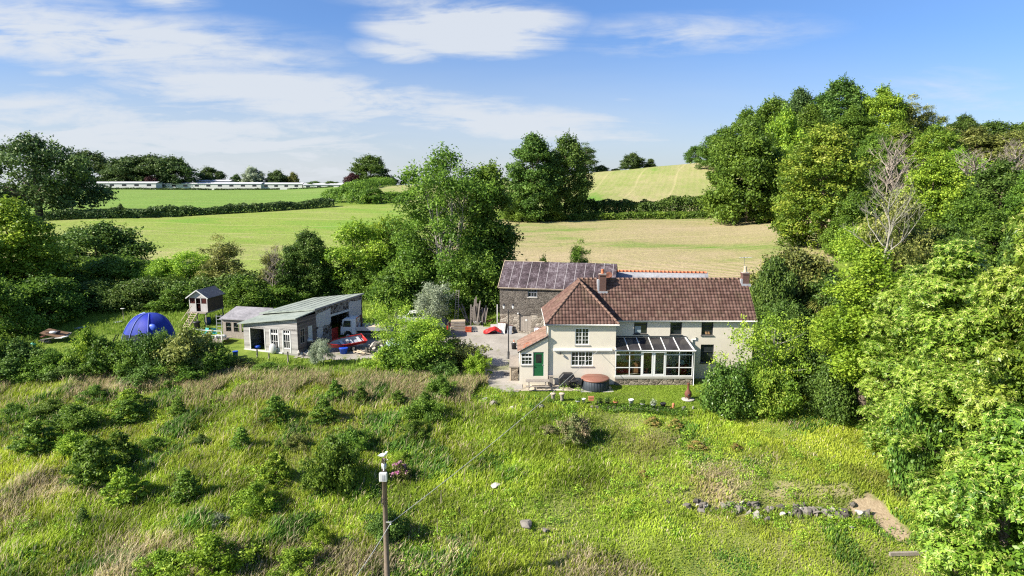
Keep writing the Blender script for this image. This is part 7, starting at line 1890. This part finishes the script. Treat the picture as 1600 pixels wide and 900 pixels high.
def truck():
    b = at(531, 71.0); wpx = 71 * 1.0 / FPX
    e = thing('flatbed_truck', 'white cab-over flatbed truck parked nose in at the workshop opening', 'truck', (b.x, 71.2, Z(b.x + 2, 71.2)), R(-4))
    W_ = 1.8
    prof = [(.10, .55), (.02, 1.0), (.10, 1.45), (.32, 2.15), (.50, 2.25), (1.62, 2.25), (1.70, 2.18), (1.70, .55), (1.25, .55), (1.18, .80), (.95, .92), (.7, .92), (.47, .80), (.40, .55)]
    g = MB(); g.prism([(x, 0, z) for x, z in prof], (0, W_, 0)); cab = g.build('cab', M_WHITE, e, .03)
    g = MB(); g.prism([(.30, -.008, 1.35), (.46, -.008, 2.02), (1.18, -.008, 2.02), (1.18, -.008, 1.35)], (0, .006, 0)); g.build('side_window', M_PANE, cab)
    g = MB(); g.add([(.075, .12, 1.46), (.075, W_ - .12, 1.46), (.285, W_ - .16, 2.1), (.285, .16, 2.1)], [(0, 1, 2, 3)]); g.build('windscreen', M_PANE, cab)
    g = MB(); g.bb((.02, -.01, .50), (.38, W_ + .01, .72)); g.build('bumper', M_LEAD, e)
    g = MB(); g.bb((1.0, -.012, 1.10), (1.14, -.004, 1.14)); g.bb((1.235, -.010, .7), (1.25, -.003, 2.0)); g.build('door_trim', M_DARKF, cab)
    g = MB(); g.bb((.22, -.24, 1.45), (.28, -.06, 1.85)); g.bar((.25, -.05, 1.6), (.3, .02, 1.5), .03); g.build('mirror', M_BLACK, e)
    for y_ in (.12, W_ - .36): g = MB(); g.bb((.0, y_, .78), (.045, y_ + .24, .95)); g.build('headlight', M_METAL, e)
    g = MB(); g.bb((1.78, -.02, .95), (5.3, W_ + .02, 1.05)); g.build('bed', M_LEAD, e); g = MB(); g.bb((1.78, -.06, .98), (5.3, -.022, 1.38)); g.bb((1.78, W_ + .022, .98), (5.3, W_ + .06, 1.38)); g.bb((5.302, -.06, .98), (5.34, W_ + .06, 1.38)); g.build('side_board', M_METAL, e)
    g = MB(); 
    for y_ in (.05, W_ - .1): g.bb((1.80, y_, 1.06), (1.88, y_ + .06, 2.3))
    g.bb((1.80, .0, 2.303), (1.9, W_, 2.38)); g.bar((1.84, .08, 1.2), (1.84, W_ - .1, 2.2), .05); g.build('headboard_rack', M_RUST, e)
    g = MB(); g.bb((.6, .45, .62), (5.2, .6, .8)); g.bb((.6, W_ - .6, .62), (5.2, W_ - .45, .8)); g.build('chassis', M_BLACK, e)
    for x, y_ in ((.83, .12), (.83, W_ - .12), (4.2, .14), (4.2, W_ - .14)): wheel(e, x, y_, .36, .22)
    g = MB(); g.bb((2.4, .2, 1.055), (4.6, 1.5, 1.35)); prop(g.build('timber_load', M_PALETIM, loc=e.location, rz=R(-4)), 'pale timber load on the flatbed of the truck', 'timber')
    g = MB(); g.tube([(.7, .9, 2.26), (.7, .9, 2.33)], .09, 10); g.build('roof_beacon', M_BLACK, e)
truck()
def suv():
    b = at(637, 72.5); e = thing('dark_car', 'dark blue estate car parked behind the bushes beside the pallets', 'car', (b.x, 72.5, Z(b.x + 2, 72.5)), R(-3)); W_ = 1.8
    prof = [(.0, .55), (.03, .92), (.35, 1.02), (1.25, 1.10), (1.95, 1.68), (2.3, 1.76), (3.9, 1.76), (4.25, 1.60), (4.38, 1.05), (4.42, .55), (4.1, .38), (.3, .38)]
    paint = plain('dark_blue_paint', (.012, .016, .03), .25, .6, .1, 2)
    g = MB(); g.prism([(x, 0, z) for x, z in prof], (0, W_, 0)); bd = g.build('body', paint, e, .06)
    for x0, x1, xx0, xx1 in ((1.55, 2.55, 2.05, 2.55), (2.65, 3.4, 2.65, 3.4), (3.5, 4.15, 3.5, 4.0)):
        g = MB(); g.prism([(x0, -.008, 1.14), (x1, -.008, 1.14), (xx1, -.008, 1.62), (xx0, -.008, 1.62)], (0, .006, 0)); g.build('side_window', glass_mat('car_glass', (.13, .16, .18)), bd)
    g = MB(); g.add([(1.27, .15, 1.13), (1.27, W_ - .15, 1.13), (1.93, W_ - .2, 1.675), (1.93, .2, 1.675)], [(3, 2, 1, 0)]); g.v = [(x - .02, y, z + .02) for x, y, z in g.v]; g.build('windscreen', M_PANE, bd)
    for y_ in (.08, W_ - .38): g = MB(); g.bb((-.01, y_, .72), (.12, y_ + .3, .90)); g.build('headlight', M_METAL, e)
    for y_ in (-.008, W_ - .2): g = MB(); g.bb((4.25, y_, .85), (4.43, y_ + .21, 1.3)); g.build('tail_light', M_RED, e)
    for x, y_ in ((.85, .06), (.85, W_ - .06), (3.5, .06), (3.5, W_ - .06)): wheel(e, x, y_, .34, .2)
    g = MB(); g.bar((2.2, .2, 1.80), (4.0, .2, 1.80), .04); g.bar((2.2, W_ - .2, 1.80), (4.0, W_ - .2, 1.80), .04); g.build('roof_rail', M_BLACK, e)
suv()
def pale_car(px, Y, col, label, rz):
    b = at(px, Y); e = thing('pale_car', label, 'car', (b.x, Y, Z(b.x, Y)), rz); W_ = 1.66
    prof = [(.0, .5), (.05, .82), (.9, .98), (1.5, 1.40), (1.8, 1.46), (3.0, 1.46), (3.6, 1.05), (3.85, .95), (3.9, .5), (3.6, .34), (.3, .34)]
    g = MB(); g.prism([(x, 0, z) for x, z in prof], (0, W_, 0)); bd = g.build('body', col, e, .06)
    for x0, x1, xx0, xx1 in ((1.15, 2.0, 1.55, 2.0), (2.1, 3.2, 2.1, 2.9)): g = MB(); g.prism([(x0, -.008, .98), (x1, -.008, .98), (xx1, -.008, 1.36), (xx0, -.008, 1.36)], (0, .006, 0)); g.build('side_window', M_PANE, bd)
    g = MB(); g.add([(.92, .12, 1.02), (.92, W_ - .12, 1.02), (1.48, W_ - .18, 1.42), (1.48, .18, 1.42)], [(0, 1, 2, 3)]); g.build('windscreen', M_PANE, bd)
    for y_ in (.08, W_ - .36): g = MB(); g.bb((-.01, y_, .62), (.1, y_ + .28, .78)); g.build('headlight', M_METAL, e)
    for x, y_ in ((.75, .06), (.75, W_ - .06), (3.1, .06), (3.1, W_ - .06)): wheel(e, x, y_, .30, .18)
pale_car(603, 67.6, plain('pale_blue_paint', (.46, .60, .66), .3, .5, .05), 'pale blue car half hidden behind the elder bush', R(-6))
pale_car(618, 76.5, plain('white_car_paint', (.72, .72, .71), .3, .5, .05), 'white car roof showing behind the dark blue car', R(4))
# dinghy on its trailer
def boat():
    a = ground(516, 551); b = Vector((a.x, 67.0, 0)); z0 = Z(b.x, 67.0)
    s0, s1 = onY(512, 545, 66.2), onY(561, 532, 68.2); ax = (s1 - s0); L = 3.9; yaw = atan2(ax.y, ax.x)
    e = thing('dinghy', 'red open dinghy with pale grey inside, tilted on a trailer beside the workshop', 'boat', (s0.x, s0.y, z0 + .32), yaw); 
    n = 13; out, inn = [], []
    def half(t): return .68 * min(1, (t / .42)) ** .55 * (1 - .06 * max(0, t - .6))
    S = [i / (n - 1) for i in range(n)]
    g = MB(); vs = []; 
    for t in S:
        w_ = max(.02, half(t)); zt2 = .50 + .18 * (1 - t) ** 2; x = t * L
        vs += [(x, -w_, zt2), (x, -w_ * .72, .12 + .14 * (1 - t) ** 2), (x, 0, .02 + .3 * (1 - t) ** 3), (x, w_ * .72, .12 + .14 * (1 - t) ** 2), (x, w_, zt2)]
    fs = [(i * 5 + j, i * 5 + j + 1, (i + 1) * 5 + j + 1, (i + 1) * 5 + j) for i in range(n - 1) for j in range(4)]; fs.append(tuple((n - 1) * 5 + j for j in range(5)))
    hl_ = g.add(vs, fs).build('hull', [M_RED], e); sm = hl_.modifiers.new('s', 'SOLIDIFY'); sm.thickness = .03
    g = MB(); vs = []
    for t in S:
        w_ = max(.01, half(t) * .9); zt2 = .48 + .18 * (1 - t) ** 2; x = .12 + t * (L - .2)
        vs += [(x, -w_, zt2), (x, -w_ * .7, .22 + .14 * (1 - t) ** 2), (x, w_ * .7, .22 + .14 * (1 - t) ** 2), (x, w_, zt2)]
    g.add(vs, [(i * 4 + j, (i + 1) * 4 + j, (i + 1) * 4 + j + 1, i * 4 + j + 1) for i in range(n - 1) for j in range(3)]); g.build('inner_skin', plain('pale_grey_paint', (.34, .37, .41), .5, .3, .2), e)
    g = MB()
    for s_ in (-1, 1): g.tube([(t * L, s_ * max(.02, half(t)),   .51 + .18 * (1 - t) ** 2) for t in S], .055, 8)
    g.tube([(L, -half(1), .51), (L, half(1), .51)], .055, 8); g.build('gunwale', M_RED, e)
    for t in (.38, .62, .85): w_ = half(t) * .86; g = MB(); g.bb((t * L - .13, -w_, .37), (t * L + .13, w_, .41)); g.build('thwart', plain('white_thwart', (.46, .48, .50), .5, .3, .15), e)
    g = MB(); g.bb((L * .48, -.16, .25), (L * .48 + .28, .16, .62)); g.build('console', M_LEAD, e)
    e.rotation_euler = (R(20), R(-4), yaw)
    t = thing('boat_trailer', 'dark boat trailer with small wheels under the red dinghy', 'trailer', (s0.x, s0.y, z0), yaw)
    g = MB(); g.bar((-.6, 0, .42), (.8, 0, .45), .07); g.bar((.8, 0, .45), (3.6, -.45, .47), .07); g.bar((.8, 0, .45), (3.6, .45, .47), .07); g.bar((2.3, -.85, .36), (2.3, .85, .36), .07); g.build('frame', M_METAL, t)
    wheel(t, 2.3, -.92, .27, .16); wheel(t, 2.3, .92, .27, .16)
    g = MB(); g.lathe([(.32, 0), (.42, .55), (.45, .56), (.45, .62), (.40, .62)], (0, 0, 0), 16); prop(g.build('blue_tub', M_BLUE, loc=ground(537, 553)), 'bright blue plastic tub on the ground under the dinghy', 'tub')
boat()
# clutter in front of the workshop side wall
e = thing('wheelie_bin', 'black lidded bin by the workshop side window', 'bin', ground(482, 549)); g = MB(); g.prism([(-.24, -.28, .05), (.24, -.28, .05), (.29, -.3, .95), (-.29, -.3, .95)], (0, .58, 0)); g.build('body', M_BLACK, e); g = MB(); g.bb((-.31, -.34, .953), (.31, .32, 1.0)); g.build('lid', M_DARKF, e)
g = MB(); g.ball((0, 0, .0), .3, 10, (1.4, .8, .6)); prop(g.build('white_bag', M_WPAINT, loc=ground(482, 549) + Vector((.1, 0, 1.15))), 'white bag lying on the black bin', 'bag')
for i in range(14):
    rs = random.Random(i + 300); stone(466 + rs.uniform(0, 26), 553 + rs.uniform(-3, 5), rs.uniform(.25, .5), rs.uniform(.2, .35), .3, 'whitish rubble stone in the small heap at the workshop front corner', i + 5, M_STONEW, 'rubble heap at the workshop corner', up=.5 + rs.random() * .8, tilt=.6)
for i in range(34):
    rs = random.Random(i + 400); f = rs.random(); stone(572 + 42 * f, 549 - 14 * f + rs.uniform(-3, 5), rs.uniform(.3, .65), rs.uniform(.2, .4), .4, 'grey rubble stone in the long heap between boat and elder bush', i, M_STONEW if i % 3 == 0 else None, 'long rubble heap in the yard', up=.4 + rs.random() * .9, tilt=.7)
for i in range(6):
    rs = random.Random(i + 500); b = ground(566 + rs.uniform(-10, 8), 553 + rs.uniform(-2, 3)); o = MB().box((0, 0, .1), (rs.uniform(.9, 1.4), .14, .05)).build('pale_plank', M_PALETIM, loc=b + Vector((0, 0, .05 * i))); o.rotation_euler = (0, rs.uniform(-.12, .12), rs.uniform(-1.2, 1.2)); prop(o, 'pale offcut plank in the crossed pile on the yard edge', 'plank', 'crossed plank pile')
for px, py, m, lb, nm in ((499, 541, M_RUST, 'rusty drum against the stone workshop wall', 'drum'), (508, 545, M_PALETIM, 'pale wooden tub beside the rusty drum', 'tub')):
    g = MB(); g.lathe([(.27, 0), (.28, .02), (.27, .38), (.285, .4), (.27, .42), (.28, .78), (.26, .8)], (0, 0, 0), 16); prop(g.build(nm, m, loc=ground(px, py)), lb, nm)
M_DTIM = plain('dark_timber', (.16, .14, .125), .85, .1, .4, 5)
# back of the yard: ladder, timber, pallets, red tarpaulin
b = at(713, 77.5); top = onY(715.5, 453, 78.5); e = thing('ladder', 'long grey ladder standing up against the ivy-clad tree', 'ladder', b); hL_ = top.z - b.z
g = MB()
for s_ in (-.2, .2): g.bar((s_ - .03, 0, 0), (s_ * .8 + .12, 1.0, hL_), .06, .07)
g.build('rail', M_TIMBER, e)
for k in range(15): f = (k + .5) / 15; g = MB(); g.bar((-.2 + .12 * f + .03, f, hL_ * f), (.2 + .12 * f - .06, f, hL_ * f), .04); g.build('rung', M_TIMBER, e)
for i in range(22):
    rs = random.Random(600 + i); px = 731 + i * 1.25 + rs.uniform(-1, 1); b = at(px, 77.6 - rs.uniform(0, .6)); h = rs.uniform(1.5, 2.5) + (.6 if 5 < i < 12 else 0)
    g = MB(); g.bar((0, 0, 0), (rs.uniform(-.3, .3) + (-.9 if i < 4 else .1), .9, h), .16, .03); prop(g.build('leaning_plank', M_DTIM, loc=b), 'grey plank leaning in the timber stack against the bramble bank', 'plank', 'timber stack leaning on the bank')
b = ground(715, 519)
for k in range(4):
    e = thing('pallet', ('bottom pallet of the stack beside the dark car', 'second pallet of the stack beside the dark car', 'third pallet of the stack beside the dark car', 'top pallet of the stack beside the dark car')[k], 'pallet', b + Vector((0, .8, .32 * k * .95)), R(4), 'stacked pallets')
    g = MB()
    for j in range(6): g.bb((-.8, -.5 + j * .19, .22), (.8, -.37 + j * .19, .25))
    g.build('deck', M_PALETIM, e); g = MB()
    for j in range(3): g.bb((-.8, -.5 + j * .43, .0), (.8, -.40 + j * .43, .218))
    g.build('bearer', M_TIMBER, e)
for px, lb in ((697, 'orange-red crate left of the pallet stack'), (732, 'orange-red crate right of the pallet stack')):
    e = thing('crate', lb, 'crate', ground(px, 519)); g = MB()
    for k in range(3): g.bb((-.33, -.25, .05 + k * .2), (.33, -.22, .19 + k * .2)); g.bb((-.33, .22, .05 + k * .2), (.33, .25, .19 + k * .2)); g.bb((-.33, -.217, .05 + k * .2), (-.30, .217, .19 + k * .2)); g.bb((.30, -.217, .05 + k * .2), (.33, .217, .19 + k * .2))
    g.build('slats', plain('orange_plastic', (.50, .09, .04), .5, .3), e); g = MB(); g.bb((-.29, -.215, .02), (.29, .215, .06)); g.build('base', M_BLACK, e)
b = ground(768, 521); r = np.random.RandomState(4); n = 9; vs = [(-.9 + 2.0 * i / (n - 1), -.6 + 1.2 * j / (n - 1), max(0, .75 - .9 * abs(i / 8 - .6) - .6 * abs(j / 8 - .5)) + r.uniform(0, .14)) for i in range(n) for j in range(n)]
g = MB().add(vs, [(i * n + j, (i + 1) * n + j, (i + 1) * n + j + 1, i * n + j + 1) for i in range(n - 1) for j in range(n - 1)]); prop(g.build('red_tarpaulin', M_RED, loc=b), 'crumpled red tarpaulin at the left corner of the barn', 'tarpaulin')
b = ground(777, 508); g = MB(); g.bb((-.07, -.07, 0), (.07, .07, 2.4)); prop(g.build('gate_post', M_WPAINT, loc=b), 'white post at the left end of the barn', 'post')
b = ground(773, 519); o = MB().box((0, 0, .45), (.9, .05, .9)).build('white_board', M_WPAINT, loc=b); o.rotation_euler = (-.3, 0, .1); prop(o, 'white board leaning behind the red tarpaulin', 'board')
for px, py, lb in ((746, 508, 'white basin lying before the timber stack'), (758, 507, 'rusty scrap metal bundle before the bank, right of the timber stack')):
    b = ground(px, py); g = MB()
    if 'basin' in lb: g.lathe([(.25, 0), (.45, .4), (.48, .42), (.4, .4), (.2, .1)], (0, 0, 0), 14, True); prop(g.build('basin', M_WPAINT, loc=b), lb, 'basin')
    else:
        for k in range(7): g.bar((-.8 + k * .1, 0, .08 * k), (.8 - k * .06, .3, .5 - .05 * k), .06)
        prop(g.build('scrap_metal', M_RUST, loc=b), lb, 'scrap')
# traffic cone by the porch
b = ground(803, 541); e = thing('traffic_cone', 'orange and white traffic cone behind the porch roof', 'cone', b); g = MB(); g.lathe([(.15, .03), (.03, .70)], (0, 0, 0), 12); g.bb((-.2, -.2, 0), (.2, .2, .03)); co = g.build('body', plain('orange_cone', (.72, .12, .04), .5, .3), e); g = MB(); g.lathe([(.112, .25), (.075, .45)], (0, 0, 0), 12); g.build('band', M_WHITE, co)
g = MB(); g.lathe([(.22, 0), (.27, .6), (.28, .65)], (0, 0, 0), 12); prop(g.build('black_planter', M_BLACK, loc=ground(803, 546)), 'black planter by the garden wall end beside the lamp post', 'planter')
